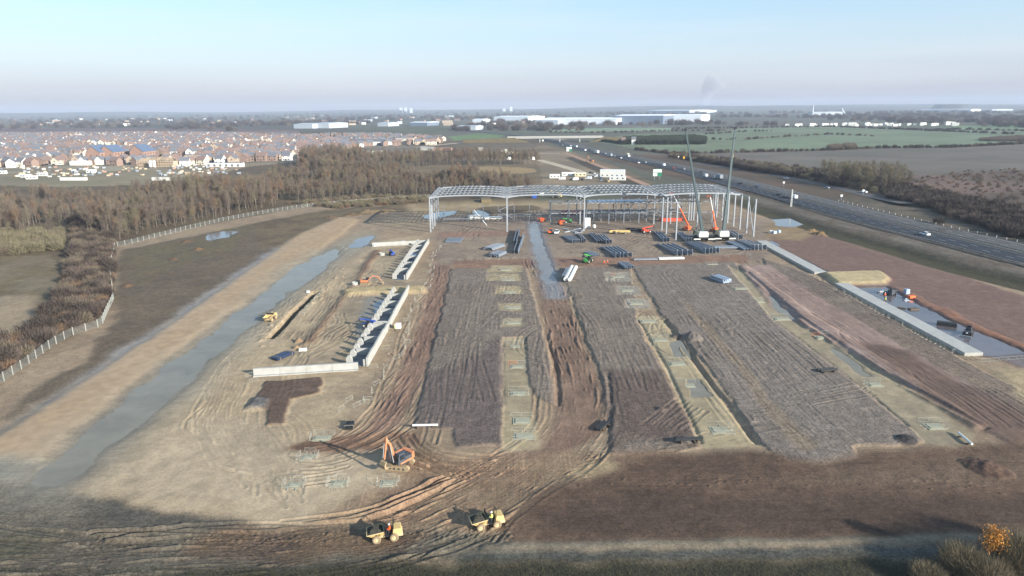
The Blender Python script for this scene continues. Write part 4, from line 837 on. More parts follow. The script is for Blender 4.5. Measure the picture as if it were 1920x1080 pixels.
for z in (2.0, 3.8, 5.6, 7.4, 9.2, 11.0, 12.6):
    bpart(MB().box(XS[3]-10, XS[4]-14+(z % 3)*3, FYS[4]+.35, FYS[4]+.5, z, z+.22), 'side_rail', STEEL)
bpart(MB().tube((XS[3]-10, FYS[4], 1), (XS[3], FYS[4], 12), .12, 6), 'brace', STEEL); bpart(MB().tube((-14.5, FYS[4]-22, 7.2), (-9.5, FYS[4]-22, 1), .12, 6), 'brace', STEEL_L)
for z in (3.0, 6.0, 9.0, 11.5):
    for k in range(2, 4): bpart(MB().box(XS[4]+.36, XS[4]+.5, FYS[k], FYS[k+1], z, z+.2), 'side_rail', STEEL)
for (x, y, h) in ((33, 271, 9), (39, 271, 9), (45, 271, 9), (51, 271, 9), (60, 270, 12), (66, 270, 12), (80, 270, 12)):
    bpart(MB().ibeam((x, y, -.3), (x, y, h), .28, .32, up=(0,1,0)), 'column', STEEL)
for z in (4.2, 8.6): bpart(MB().ibeam((33, 271, z), (80, 271, z), .2, .34), 'tie_beam', STEEL)
for x in (72.6, 73.6, 74.6): link('column', colm, bld, (x-O.x, FYS[3]-O.y, 0))
# two-storey office steel inside
off = thing('office_steel_frame', 'low two-storey steel office frame with floor beams inside the big frame', 'steel frame', (16, 276, 0)); cl = MB().ibeam((0,0,-.3), (0,0,8.2), .3, .32, up=(0,1,0)).mesh('column', STEEL)
oc = [0, 7.5, 14.5, 20.5, 26.5, 32.5, 39, 46, 53]
for x in oc:
    for y in (0, 7.0): link('column', cl, off, (x, y, 0))
    MB().ibeam((x, .2, 3.55), (x, 6.8, 3.55), .2, .34).build('floor_beam', STEEL, off); MB().ibeam((x, .2, 7.6), (x, 6.8, 7.6), .2, .34).build('floor_beam', STEEL, off)
for y in (0, 7.0):
    for z in (3.55, 7.6):
        for a, c in zip(oc[:-1], oc[1:]): MB().ibeam((a+.2, y, z), (c-.2, y, z), .24, .42).build('floor_beam', STEEL_L if y == 0 else STEEL, off)
for y in (2.3, 4.6):
    for a, c in zip(oc[2:-3], oc[3:-2]): MB().ibeam((a+.2, y, 3.6), (c-.2, y, 3.6), .16, .3).build('floor_beam', STEEL, off)
DECK = mat('decking_blue', C((150,166,184)), .45, .3, var=.12, scale=.8)
for k in range(6):
    MB().box(15.2+k*3.9, 18.9+k*3.9, .4, 6.6, 7.85, 8.0).build('roof_deck', DECK, off)
# slender side wall posts of the low left part, and a rail between
lw = thing('low_steel_posts', 'row of short steel posts joined by a ground beam behind the left bay', 'steel frame', (-28, 281, 0)); pm = MB().ibeam((0,0,-.3), (0,0,6.8), .26, .28, up=(0,1,0)).mesh('post', STEEL)
for x in (0, 10.2, 16.4, 22.6, 29.2, 35.6): link('post', pm, lw, (x, 0, 0))
MB().ibeam((0,0,.9), (16.4,0,.9), .2, .3).build('ground_beam', STEEL_L, lw); MB().ibeam((22.6,0,2.4), (42,0,2.4), .2, .3).build('ground_beam', STEEL, lw)
MB().tube((22.8,0,4.2), (28.8,0,6.8), .11, 6).build('brace', STEEL_L, lw); MB().tube((22.8,0,4.0), (28.6,0,.9), .11, 6).build('brace', STEEL_L, lw)

# ---------------------------------------------------------------- cranes
C_GRN = mat('crane_green', C((74,86,88)), .5, .2, var=.12, scale=.5); C_BEI = mat('crane_beige', C((190,180,150)), .55, var=.12, scale=1); C_BLK = mat('machine_black', C((44,46,48)), .6, var=.2); C_WHT = mat('machine_white', C((206,206,200)), .5, var=.06); TYRE = mat('tyre', C((56,54,52)), .9, var=.2); TYRE_M = mat('muddy_tyre', C((132,116,94)), .95, var=.2, scale=4); GLASS = mat('dark_glass', C((40,46,54)), .12, var=.1, spec=.6)
def wheel_mesh(r, w, m, n=14, name='wheel'):
    b = MB(); prof = [(.55*r, -w/2), (.86*r, -w/2), (r, -w*.36), (r, w*.36), (.86*r, w/2), (.55*r, w/2)]; vs = []; fs = []; k = len(prof)
    for i in range(n):
        a = 2*math.pi*i/n
        for (q, x) in prof: vs.append((x, q*math.cos(a), q*math.sin(a)))
    for i in range(n):
        for j in range(k): fs.append((i*k+j, i*k+(j+1) % k, ((i+1) % n)*k+(j+1) % k, ((i+1) % n)*k+j))
    b.add(vs, fs); return b.mesh(name, m)
def add_wheel(parent, x, y, r, w, tm, rm):
    o = link('wheel', wheel_mesh(r, w, tm), parent, (x, y, r)); MB().tube((-w*.30,0,0), (w*.30,0,0), .58*r, 12).tube((-w*.46,0,0), (w*.46,0,0), .22*r, 8).build('rim', rm, o); return o
def crane(loc, rz, tipdx, L, el, label):
    t = thing('mobile_crane', label, 'crane', loc, rz)
    MB().box(-1.35,1.35,-5.2,5.2,.75,1.35).box(-1.2,1.2,3.2,5.4,1.35,2.2).build('carrier', C_BLK, t, bevel=.05)
    for y in (-4.2, -2.6, 1.4, 3.4):
        for x in (-1.1, 1.1): add_wheel(t, x, y, .62, .5, TYRE, C_BEI)
    for y in (-5.0, 2.6):
        MB().box(-3.6,3.6,y-.2,y+.2,.8,1.15).build('outrigger_beam', C_WHT, t)
        for x in (-3.5, 3.5): MB().tube((x,y,0), (x,y,.85), .12, 8).box(x-.4,x+.4,y-.4,y+.4,-.1,.1).build('outrigger_foot', C_BLK, t)
    MB().frus((-1.3,1.3,-2.6,1.4), 1.4, (-1.2,1.2,-2.3,1.0), 2.7).build('superstructure', C_BEI, t, bevel=.08)
    MB().box(-1.6,1.6,-4.1,-2.65,1.45,2.9).box(-1.45,1.45,-4.0,-2.7,2.9,3.3).build('counterweight', C_WHT, t, bevel=.05)
    cb = MB().frus((-1.75,-.85,.2,1.9), 1.45, (-1.7,-.9,.3,1.5), 2.95).build('cab', C_BEI, t); MB().box(-1.78,-.9,.55,1.35,2.0,2.8).build('window', GLASS, cb)
    p = Vector((.25, -1.6, 2.6)); d = Vector((tipdx, math.cos(el), math.sin(el))).normalized(); s = 0
    for k, (l, w) in enumerate(((11, 1.05), (8.5, .88), (8, .72), (L-27.5, .58))):
        MB().beam(p+d*(s-.6 if k else s), p+d*(s+l), w*.85, w, w*.8, w*.95).build('boom_section', C_GRN, t); s += l
    tip = p+d*s; MB().box(tip.x-.35,tip.x+.35,tip.y-.5,tip.y+.5,tip.z-.25,tip.z+.4).build('boom_head', C_BLK, t)
    MB().tube((.25,.6,1.9), tuple(p+d*7.5), .22, 8, .16).build('lift_ram', STEEL_L, t)
    MB().tube(tip+Vector((0,.5,-.2)), Vector((tip.x,tip.y+.5,tip.z-9)), .035, 5).build('hoist_rope', C_BLK, t); MB().box(tip.x-.25,tip.x+.25,tip.y+.3,tip.y+.7,tip.z-9.9,tip.z-9).build('hook_block', mat('hook_yellow', C((190,150,60)), .5), t)
    return t
g1 = G(1313, 449); g2 = G(1345, 448)
crane((g1[0], g1[1], .1), 0, -.16, 36, math.radians(76), 'mobile crane with dark green telescopic boom leaning away from the other crane')
crane((g2[0]+1.2, g2[1], .1), 0, .115, 36, math.radians(77), 'mobile crane with dark green telescopic boom beside the corner column')

# ---------------------------------------------------------------- steel laid out on the ground
def bundle(a, b, n, kind_='haunch', gap=.9, m=None, label='', layers=1, hgt=.75, group='steel laid out on the ground'):
    A = Vector((*G(*a), 0)); B = Vector((*G(*b), 0)); d = (B-A); L = d.length; rz = math.atan2(d.y, d.x); mid = (A+B)/2; m = m or STEEL_B
    t = thing('steel_bundle', label, 'steel beams', (mid.x, mid.y, hz(mid.x, mid.y)+.02), rz, group)
    for yy in (-L*.3, L*.3): MB().box(yy-.1,yy+.1,-n*gap/2-.2,n*gap/2+.2,-.2,.16).build('timber_bearer', BARK_B, t)
    r = random.Random(int(a[0]*7+a[1]))
    for l in range(layers):
        for k in range(n):
            y = (k-(n-1)/2)*gap+r.uniform(-.06,.06); z = .16+l*(hgt+.02); o = r.uniform(-.25,.25); bm_ = MB()
            if kind_ == 'haunch':
                bm_.ibeam((-L/2+o, y, z+hgt*.22), (L/2-2.2+o, y, z+hgt*.42), .3, hgt*.44, h2=hgt*.84); bm_.ibeam((L/2-2.2+o, y, z+hgt*.42), (L/2+o, y, z+hgt*.75), .3, hgt*.84, h2=hgt*1.3)
            elif kind_ == 'beam': bm_.ibeam((-L/2+o, y, z+hgt/2), (L/2+o, y, z+hgt/2), min(.34, gap*.8), hgt)
            elif kind_ == 'box': bm_.beam((-L/2+o, y, z+hgt/2), (L/2+o, y, z+hgt/2), gap*.94, hgt)
            elif kind_ == 'pipe': bm_.tube((-L/2+o, y, z+gap*.46), (L/2+o, y, z+gap*.46), gap*.46, 14)
            bm_.build('pipe' if kind_ == 'pipe' else 'beam', m if not isinstance(m, list) else r.choice(m), t)
    return t
SM = [STEEL_B, STEEL, STEEL]; SW = [STEEL_L, STEEL]; SD = [STEEL_D, STEEL_B]
bundle((915,470),(939,462),6,'beam',.62,SM,'stack of grey beams lying beside another stack left of the wet road',2,.42)
bundle((926,483),(941,476),6,'beam',.6,SM,'small stack of grey beams by the barriers left of the wet road',2,.42)
bundle((838,452),(867,452),9,'beam',.85,SM,'flat layer of short grey beams beside the loading dock wall',1,.4)
bundle((966,458),(972,434),2,'beam',1.0,SD,'pair of long dark beams standing on edge left of the wet road',1,1.1)
bundle((968,476),(974,456),2,'beam',1.4,SD,'shorter pair of dark beams on edge at the tail of the long pair',1,1.1)
bundle((976,464),(982,444),1,'beam',1.0,SD,'single dark beam on edge closest to the wet road',1,1.2)
bundle((1062,443),(1082,456),5,'haunch',.8,SM,'row of bent grey rafters right of the wet road',1,.8)
bundle((1086,441),(1096,456),2,'haunch',.9,SD,'two dark bent rafters beside the scrap steel',1,1.0)
bundle((1108,440),(1124,456),3,'beam',.8,SD,'three dark straight beams between bent rafters',1,.8)
bundle((1126,441),(1142,458),3,'haunch',1.0,SM,'three bent rafters in front of the yellow trailers',1,1.1)
bundle((1142,464),(1170,484),5,'haunch',1.25,SM,'five long bent rafters beside the green handler',1,1.1)
bundle((1102,474),(1119,481),5,'beam',.6,SM,'low flat stack of grey sections behind the green handler',1,.35)
bundle((1166,498),(1180,507),5,'beam',.6,SD,'small dark blue beam stack beside the pale footing',2,.4)
bundle((1064,530),(1076,506),2,'pipe',1.15,[C_WHT],'two large white wrapped pipes lying by the wet road',1,1.0)
bundle((1058,527),(1066,511),3,'beam',.5,SM,'grey beam stack lying against the white pipes',2,.5)
bundle((1232,436),(1250,454),3,'haunch',1.1,SM,'three bent rafters at the foot of the front columns',1,1.1)
bundle((1272,437),(1291,455),3,'haunch',.9,SM,'three bent rafters behind the lone front column',1,1.1)
bundle((1246,459),(1284,480),4,'haunch',1.6,SM,'four widely spaced bent rafters with deep dark webs',1,1.3)
bundle((1298,456),(1336,476),5,'haunch',1.15,SM,'five bent rafters packed closely in front of the cranes',1,1.3)
bundle((1340,465),(1386,465),8,'box',.42,[STEEL_B, STEEL],'flat pack of long blue-grey sections in front of the cranes',1,.35)
bundle((1368,455),(1402,470),6,'beam',.5,[STEEL_B, STEEL_D],'slanting pack of dark blue-grey beams between flat pack and pale frames',1,.5)
bundle((1390,453),(1426,470),4,'haunch',1.3,SW,'four pale bent frames beside the concrete strip',1,1.3)
bundle((1366,434),(1388,450),2,'haunch',1.4,SW,'two pale bent frames behind the right crane',1,1.4)
bundle((1236,487),(1283,486),2,'box',.8,[STEEL_L, C_WHT],'long white box sections lying across the gravel',1,.5)
bundle((1188,488),(1233,487),3,'box',.5,[STEEL],'long grey flat sections in line with the white ones',1,.3)
bundle((1441,456),(1455,463),4,'beam',.6,[DECK],'small pale blue bundle beyond the concrete strip',1,.4)
bundle((1340,524),(1364,533),6,'box',.45,[DECK, STEEL_B],'wrapped pale blue bundle alone on the gravel',2,.45)
bundle((768,487),(776,478),6,'beam',.4,[DECK],'little blue stack behind the upper dock wall',1,.4)
bundle((880,411),(905,410),3,'box',1.1,[C_WHT],'white wrapped panels stacked behind the middle column',2,.7); bundle((908,411),(941,410),3,'box',1.1,[C_WHT],'second white wrapped panel stack behind the middle column',1,.8)
bundle((1120,808),(1138,792),4,'pipe',.28,[C_BLK],'thin black plastic pipes lying at the edge of the gravel',1,.3,None)
bundle((1266,833),(1316,831),3,'pipe',.26,[C_BLK],'black plastic pipes lying along the bottom of the stone',1,.3,None)
bundle((1535,700),(1566,697),4,'pipe',.3,[C_BLK],'dark bundle of tubes lying on the stone near the pits',1,.3,None)
bundle((1796,816),(1822,838),1,'pipe',.35,[C_WHT],'single white plastic pipe lying by the last pit',1,.3,None)
bundle((774,804),(822,803),1,'pipe',.35,[C_WHT],'single white plastic pipe along the corner of the stone',1,.3,None)
bundle((700,462),(760,456),1,'box',.9,[C_WHT],'long pale concrete beam lying beside the flooded road',1,.7,None)
# loose scrap steel by the white box
r_ = random.Random(12)
for i in range(26):
    px = r_.uniform(1060, 1098); py = r_.uniform(429, 441); x, y = G(px, py); a = r_.uniform(0, 3.14); L = r_.uniform(1.0, 3.2)
    o = MB().ibeam((-L/2*math.cos(a), -L/2*math.sin(a), .15), (L/2*math.cos(a), L/2*math.sin(a), .15+r_.uniform(0, .5)), .22, .26).build('loose_beam', r_.choice([STEEL, STEEL_L, STEEL_D])); o.location = (x, y, hz(x, y)+.05)
    tag(o, 'short loose steel offcut in the jumble beside the white box', 'steel offcut', 'loose steel offcuts')
SZ = 0.77                                                # machines and people against the layout unit
# ---------------------------------------------------------------- people
SKIN = mat('skin', C((190,146,120)), .6, var=.05); HIVIS_O = mat('hivis_orange', C((226,98,46)), .8, var=.1); HIVIS_Y = mat('hivis_yellow', C((206,214,120)), .8, var=.1); TROU = mat('dark_trousers', C((52,54,62)), .9, var=.1); HAT = mat('hard_hat', C((232,230,222)), .4, var=.04)
def person(loc, rz, pose, vest, label):
    t = thing('person', label, 'person', loc, rz); t.scale = (SZ,)*3; V = []; E = []; Rr = []
    def v(p, r): V.append(p); Rr.append(r); return len(V)-1
    def chain(i, pts):
        for p, r in pts: j = v(p, r); E.append((i, j)); i = j
        return i
    z0 = .95 if pose == 'stand' else .55
    pel = v((0,0,z0), .16); ch = chain(pel, [((0,.02,z0+.25), .15), ((0,.03,z0+.46), .17)]); nk = chain(ch, [((0,.04,z0+.60), .06), ((0,.06,z0+.68), .075)]); hd = chain(nk, [((0,.07,z0+.78), .10), ((0,.06,z0+.86), .075)])
    for s in (-1, 1):
        if pose == 'stand':
            chain(ch, [((s*.21,.02,z0+.44), .07), ((s*.27,.06,z0+.18), .055), ((s*.27,.16,z0-.04), .042), ((s*.26,.20,z0-.12), .04)])
            chain(pel, [((s*.11,.0,z0-.08), .10), ((s*.13,.03+.05*s,.50), .075), ((s*.14,.0+.06*s,.10), .05), ((s*.15,.14+.06*s,.05), .045)])
        else:
            chain(ch, [((s*.21,.02,z0+.44), .07), ((s*.26,.14,z0+.20), .055), ((s*.16,.40,z0+.26), .042), ((s*.13,.47,z0+.27), .04)])
            chain(pel, [((s*.12,.10,z0-.02), .10), ((s*.15,.48,z0+.02), .08), ((s*.15,.56,z0-.38), .055), ((s*.15,.70,z0-.44), .045)])
    me = bpy.data.meshes.new('body'); me.from_pydata(V, E, []); me.materials.append(SKIN); me.materials.append(TROU); o = link('body', me, t)
    sk = me.skin_vertices[0].data if me.skin_vertices else None
    md = o.modifiers.new('skin', 'SKIN'); 
    if not me.skin_vertices: 
        bpy.context.view_layer.objects.active = o
    for i, r in enumerate(Rr): me.skin_vertices[0].data[i].radius = (r, r)
    me.skin_vertices[0].data[0].use_root = True; sb = o.modifiers.new('sub', 'SUBSURF'); sb.levels = 1; sb.render_levels = 1
    me.materials.clear(); me.materials.append(TROU)
    MB().frus((-.24,.24,-.15,.19), z0+.02, (-.25,.25,-.13,.19), z0+.50).frus((-.25,.25,-.13,.19), z0+.50, (-.10,.10,-.03,.10), z0+.60).build('hivis_jacket', vest, t, bevel=.04)
    for s in (-1, 1):
        if pose == 'stand': MB().tube((s*.23,.02,z0+.48), (s*.28,.07,z0+.16), .085, 8, .075).tube((s*.28,.07,z0+.16), (s*.27,.17,z0-.05), .072, 8, .06).build('sleeve', vest, t)
        else: MB().tube((s*.23,.02,z0+.48), (s*.27,.14,z0+.20), .085, 8, .075).tube((s*.27,.14,z0+.20), (s*.16,.40,z0+.26), .072, 8, .06).build('sleeve', vest, t)
    f = MB().ball((0,.075,z0+.78), .108, 10, 7, (.9,1,1.2)).ball((0,.19,z0+.77), .025, 6, 4).build('face', SKIN, t, smooth=True)
    MB().ball((0,.06,z0+.87), .145, 12, 6, (1,1.1,.75)).tube((0,.08,z0+.845), (0,.08,z0+.865), .175, 12).build('hard_hat', HAT, t, smooth=True)
    return t
# ---------------------------------------------------------------- machines (front is +Y)
EX_O = mat('digger_orange', C((186,106,70)), .6, var=.2, scale=1.6, col2=C((178,124,90))); EX_DK = mat('digger_grey', C((70,74,80)), .6, var=.15); MUD = mat('dried_mud', C((150,132,104)), .95, var=.2, scale=3, bump=.4); D_YEL = mat('dumper_yellow', C((206,172,88)), .65, var=.12, scale=1.3, col2=C((172,154,122))); D_PALE = mat('dumper_mud', C((190,170,132)), .8, var=.18, scale=2); SOILD = mat('dark_load', C((58,56,50)), .95, var=.4, scale=6, bump=.8)
def track_prof(L, h): 
    r = h/2; pts = []
    for i in range(9): a = -math.pi/2+math.pi*i/8; pts.append((L/2-r+r*math.cos(a), r+r*math.sin(a)))
    for i in range(9): a = math.pi/2+math.pi*i/8; pts.append((-L/2+r+r*math.cos(a), r+r*math.sin(a)))
    return pts
def excavator(loc, rz, slew, s, pose, label, col=EX_O):
    t = thing('excavator', label, 'excavator', loc, rz); t.scale = (s*SZ,)*3
    for x in (-1.25, 1.25):
        tr = MB().prism(track_prof(4.3, .95), x-.32, x+.32, 'x').build('track', MUD, t)
        sh = MB()
        for k in range(16): y = -1.65+k*.22; sh.box(x-.35,x+.35,y,y+.1,.94,1.0)
        sh.build('track_shoes', MUD, tr)
        for k in range(4): MB().tube((x-.34,-1.2+k*.8,.45), (x+.34,-1.2+k*.8,.45), .22, 10).build('roller', EX_DK, tr)
    MB().box(-.95,.95,-.9,.9,.45,1.05).tube((0,0,1.0), (0,0,1.25), .75, 16).build('undercarriage', EX_DK, t)
    ca, sa = math.cos(slew), math.sin(slew)
    def part(mb, name, m, bevel=0, parent=None):
        mb.v = [(p[0]*ca-p[1]*sa, p[0]*sa+p[1]*ca, p[2]) for p in mb.v]; return mb.build(name, m, parent or t, bevel=bevel)
    part(MB().box(-1.35,1.35,-2.0,.95,1.22,1.55).box(.9,1.35,-1.6,1.3,1.55,2.3), 'house', col, .06)
    part(MB().box(.25,.895,-1.6,1.2,1.55,2.25).box(-1.33,.245,-1.6,-.15,1.55,2.22), 'engine_cover', EX_DK, .06)
    part(MB().prism([(-1.35,-1.6),(1.35,-1.6),(1.15,-2.35),(0,-2.55),(-1.15,-2.35)], 1.3, 2.35), 'counterweight', col, .05)
    cb = part(MB().frus((-1.35,-.38,-.1,1.45), 1.3, (-1.3,-.42,0,1.15), 3.05), 'cab', EX_DK, .05)
    part(MB().box(-1.385,-.35,.15,1.0,2.05,2.85).box(-1.2,-.5,1.2,1.36,1.9,2.8), 'cab_window', GLASS, 0, cb); part(MB().box(-1.28,-.44,.05,1.1,3.04,3.1), 'cab_roof', EX_O if col is not EX_O else EX_DK, 0, cb)
    B0 = Vector((.2,.9,1.75)); k1, k2, tip, bk = [Vector((.2, *q)) for q in pose]
    part(MB().beam(B0, k1, .42, .55, .42, .75, up=(1,0,0)).beam(k1, k2, .42, .75, .36, .45, up=(1,0,0)), 'boom', col, .04)
    part(MB().beam(k2+(k2-tip).normalized()*.55, k2, .3, .3, .34, .5, up=(1,0,0)).beam(k2, tip, .34, .5, .26, .3, up=(1,0,0)), 'stick', col, .03)
    for q in (-.32, .32): part(MB().tube(B0+Vector((q,.5,-.35)), k1.lerp(k2,.12)+Vector((q,0,-.2)), .09, 8, .06), 'boom_ram', STEEL_L)
    part(MB().tube(k1+Vector((0,0,.42)), k2+(k2-tip).normalized()*.5, .08, 8, .05), 'stick_ram', STEEL_L); part(MB().tube(k2.lerp(tip,.15)+Vector((0,.3,.1)), tip.lerp(k2,.12)+Vector((0,.28,0)), .06, 8), 'bucket_ram', STEEL_L)
    pr = [(0,.25),(.35,.15),(.62,-.35),(.55,-.85),(.1,-1.05),(-.42,-.95),(-.5,-.85),(.05,-.8),(.32,-.45),(.2,-.1)]
    bo = part(MB().prism([(bk.y+a, bk.z+b) for a, b in pr], -.45, .85, 'x'), 'bucket', MUD)
    for k in range(4): part(MB().box(-.42+k*.37,-.26+k*.37,bk.y-.72,bk.y-.45,bk.z-.98,bk.z-.88), 'tooth', EX_DK, 0, bo)
    part(MB().path([(1.3,-.8,2.35),(1.3,-.8,2.9),(1.3,.9,2.9),(1.3,.9,2.35)], .03, 5), 'handrail', EX_DK)
    return t
g = G(750, 875); excavator((g[0], g[1], hz(*g)-.05), math.radians(78), math.radians(62), 1.0, [(1.9,5.0),(2.5,5.8),(3.1,2.6),(3.0,2.1)], 'large orange crawler excavator with folded arm on the junction')
person((g[0]+.12, g[1]-.82, hz(*g)+.98), math.radians(140), 'sit', HIVIS_O, 'operator in orange hi-vis sitting in the large excavator cab')
g = G(686, 532); excavator((g[0], g[1], hz(*g)-.05), math.radians(-96), math.radians(6), .78, [(3.0,4.0),(5.6,3.6),(7.1,1.6),(7.3,1.1)], 'orange excavator reaching its arm towards the dock trench')
def dumper(loc, rz, label, load=True, mark=False):
    t = thing('site_dumper', label, 'dumper', loc, rz); t.scale = (SZ*.94,)*3
    for y, r in ((1.35,.66),(-1.25,.66)):
        for x in (-1.0, 1.0): add_wheel(t, x, y, r, .52, TYRE_M, D_PALE)
    MB().box(-.55,.55,-2.1,2.0,.6,.95).box(-.9,.9,1.2,1.5,.5,.75).box(-.9,.9,-1.4,-1.1,.5,.75).build('chassis', D_PALE, t)
    MB().frus((-.95,.95,-2.5,-1.0), .85, (-.9,.9,-2.35,-1.15), 1.95).build('engine_cover', D_YEL, t, bevel=.1); MB().box(-.98,.98,-2.56,-.95,.72,1.2).build('rear_bumper', D_PALE, t, bevel=.08)
    MB().box(-.92,.92,-1.0,.1,.85,1.0).box(-.35,.35,-.95,-.4,1.0,1.35).box(-.32,.32,-1.1,-.95,1.3,1.8).build('seat', C_BLK, t)
    MB().tube((0,.05,1.0), (0,-.15,1.65), .05, 6).tube((0,-.17,1.66), (0,-.14,1.70), .2, 12).build('steering_column', C_BLK, t)
    MB().path([(-.62,-1.15,1.2),(-.62,-1.25,3.0),(.62,-1.25,3.0),(.62,-1.15,1.2)], .055, 6).build('roll_bar', C_BLK, t)
    sk = MB(); b = [(-.85,.45,1.02),(.85,.45,1.02),(.85,1.9,.95),(-.85,1.9,.95)]; m_ = [(-1.15,.25,1.85),(1.15,.25,1.85),(1.15,2.75,1.55),(-1.15,2.75,1.55)]
    sk.add(b+m_, [(0,3,2,1),(0,1,5,4),(1,2,6,5),(2,3,7,6),(3,0,4,7)])
    sk.add([(p[0]*.94, p[1]*.96+.05, p[2]+.05) for p in b]+[(p[0]*.95, .32 if p[1] < 1 else 2.66, p[2]) for p in m_], [(0,1,2,3),(4,5,1,0),(5,6,2,1),(6,7,3,2),(7,4,0,3)])
    s_ = sk.build('skip', D_YEL, t); MB().beam((-1.15,.25,1.86), (1.15,.25,1.86), .09).beam((1.15,.25,1.86), (1.15,2.75,1.56), .09).beam((-1.15,.25,1.86), (-1.15,2.75,1.56), .09).beam((-1.15,2.75,1.56), (1.15,2.75,1.56), .09).build('rim_bar', D_PALE, s_)
    MB().box(-1.18,1.18,.16,.24,1.85,2.45).build('guard', C_BLK, s_)
    if mark:
        for sx in (-1.04, 1.04):
            k = 1 if sx > 0 else -1; q = MB()
            for (a, c) in (((.75,1.2),(.85,1.55)),((.85,1.55),(1.1,1.2)),((1.1,1.2),(1.35,1.55)),((1.35,1.55),(1.45,1.2))):
                f = lambda p: (k*(.85+.30*(p[1]-1.0)/.72+.06), p[0], p[1]); q.beam(f(a), f(c), .03, .07, up=(1,0,0))
            q.build('emblem', C_BLK, s_)
    else:
        for k in (-1, 1):
            q = MB(); 
            for i, w in enumerate((.11,.08,.1,.07,.1,.09)): q.box(min(k*1.055,k*1.085),max(k*1.055,k*1.085),.75+i*.16,.75+i*.16+w,1.36,1.48)
            q.build('lettering', C_BLK, s_)
    if load:
        ld = MB(); n = 12; r = random.Random(int(loc[0]*10)); vs = []
        for i in range(n+1):
            for j in range(n+1):
                x = -1.05+2.1*i/n; y = .35+2.25*j/n; e = min(i, n-i, j, n-j)/n; vs.append((x*.97, y, 1.62-.10*j/n+.75*min(1, e*2.4)**.7*.95+r.uniform(-.08,.10)))
        ld.add(vs, [(i*(n+1)+j, (i+1)*(n+1)+j, (i+1)*(n+1)+j+1, i*(n+1)+j+1) for i in range(n) for j in range(n)]); ld.build('soil_load', SOILD, s_)
    MB().box(-.92,-.7,-2.58,-2.54,1.0,1.12).box(.7,.92,-2.58,-2.54,1.0,1.12).build('tail_light', mat('lamp_red', C((150,40,30)), .4), t); MB().tube((.75,-1.4,1.9), (.75,-1.4,2.5), .05, 6).build('exhaust', C_BLK, t)
    return t
def place_dumper(fr, re, label, vest, plabel, mark, zoff=.66):
    a = Vector((*G(*fr, .48), 0)); b = Vector((*G(*re, .48), 0)); d = (a-b).normalized(); n = Vector((-d.y, d.x, 0))
    if n.y < 0: n = -n
    c = (a+b)/2+n*.72; rz = math.atan2(d.y, d.x)-math.pi/2; z = hz(c.x, c.y)-.06; dumper((c.x, c.y, z), rz, label, True, mark)
    s = c-d*.50; person((s.x, s.y, z+.60), rz, 'sit', vest, plabel); return rz
place_dumper((705,1007), (741,1002), 'muddy yellow site dumper with a dark M emblem and heaped soil in its skip', HIVIS_O, 'dumper driver in orange hi-vis and white hard hat seated behind the M emblem skip', True)
place_dumper((902,986), (933,980), 'brighter yellow site dumper with a heaped skip driving along the dark soil', HIVIS_Y, 'dumper driver in pale hi-vis seated behind the brighter yellow skip', False)
g = G(508, 600); dumper((g[0], g[1], hz(*g)), math.radians(172), 'empty muddy dumper with tall roll bar parked beside the flooded road', False)
def telehandler(loc, rz, col, label, s=1.0, lift=.25, muddy=False):
    t = thing('telehandler', label, 'telehandler', loc, rz); t.scale = (s*SZ,)*3
    for y in (-1.5, 1.5):
        for x in (-1.0, 1.0): add_wheel(t, x, y, .62, .45, TYRE_M if muddy else TYRE, C_WHT)
    MB().box(-.75,.75,-2.4,2.2,.6,1.2).box(.2,1.15,-1.0,1.0,.7,1.5).build('chassis', col, t, bevel=.06); MB().frus((.25,1.15,-2.0,-.2), 1.2, (.3,1.1,-1.9,-.3), 1.75).build('engine_cover', col, t)
    c = MB().frus((-1.15,-.3,-.7,.9), .9, (-1.05,-.35,-.6,.55), 2.5).build('cab', C_BLK, t, bevel=.05); MB().box(-1.17,-.28,-.4,.5,1.6,2.35).build('window', GLASS, c); MB().box(-1.08,-.32,-.62,.57,2.5,2.58).build('cab_roof', col, c)
    tip = Vector((0, 3.4, 1.9+lift*5)); p = Vector((0,-2.2,2.0)); MB().beam(p, p.lerp(tip,.7), .36, .45).beam(p.lerp(tip,.6), tip, .28, .34).build('boom', col, t); MB().beam(tip, tip+Vector((0,.3,-.9)), .3).build('boom_nose', C_BLK, t)
    e = tip+Vector((0,.4,-1.0)); MB().box(-.6,.6,e.y-.1,e.y,e.z-.1,e.z+.5).box(-.45,-.3,e.y,e.y+1.2,e.z-.1,e.z).box(.3,.45,e.y,e.y+1.2,e.z-.1,e.z).build('forks', EX_DK, t); return t
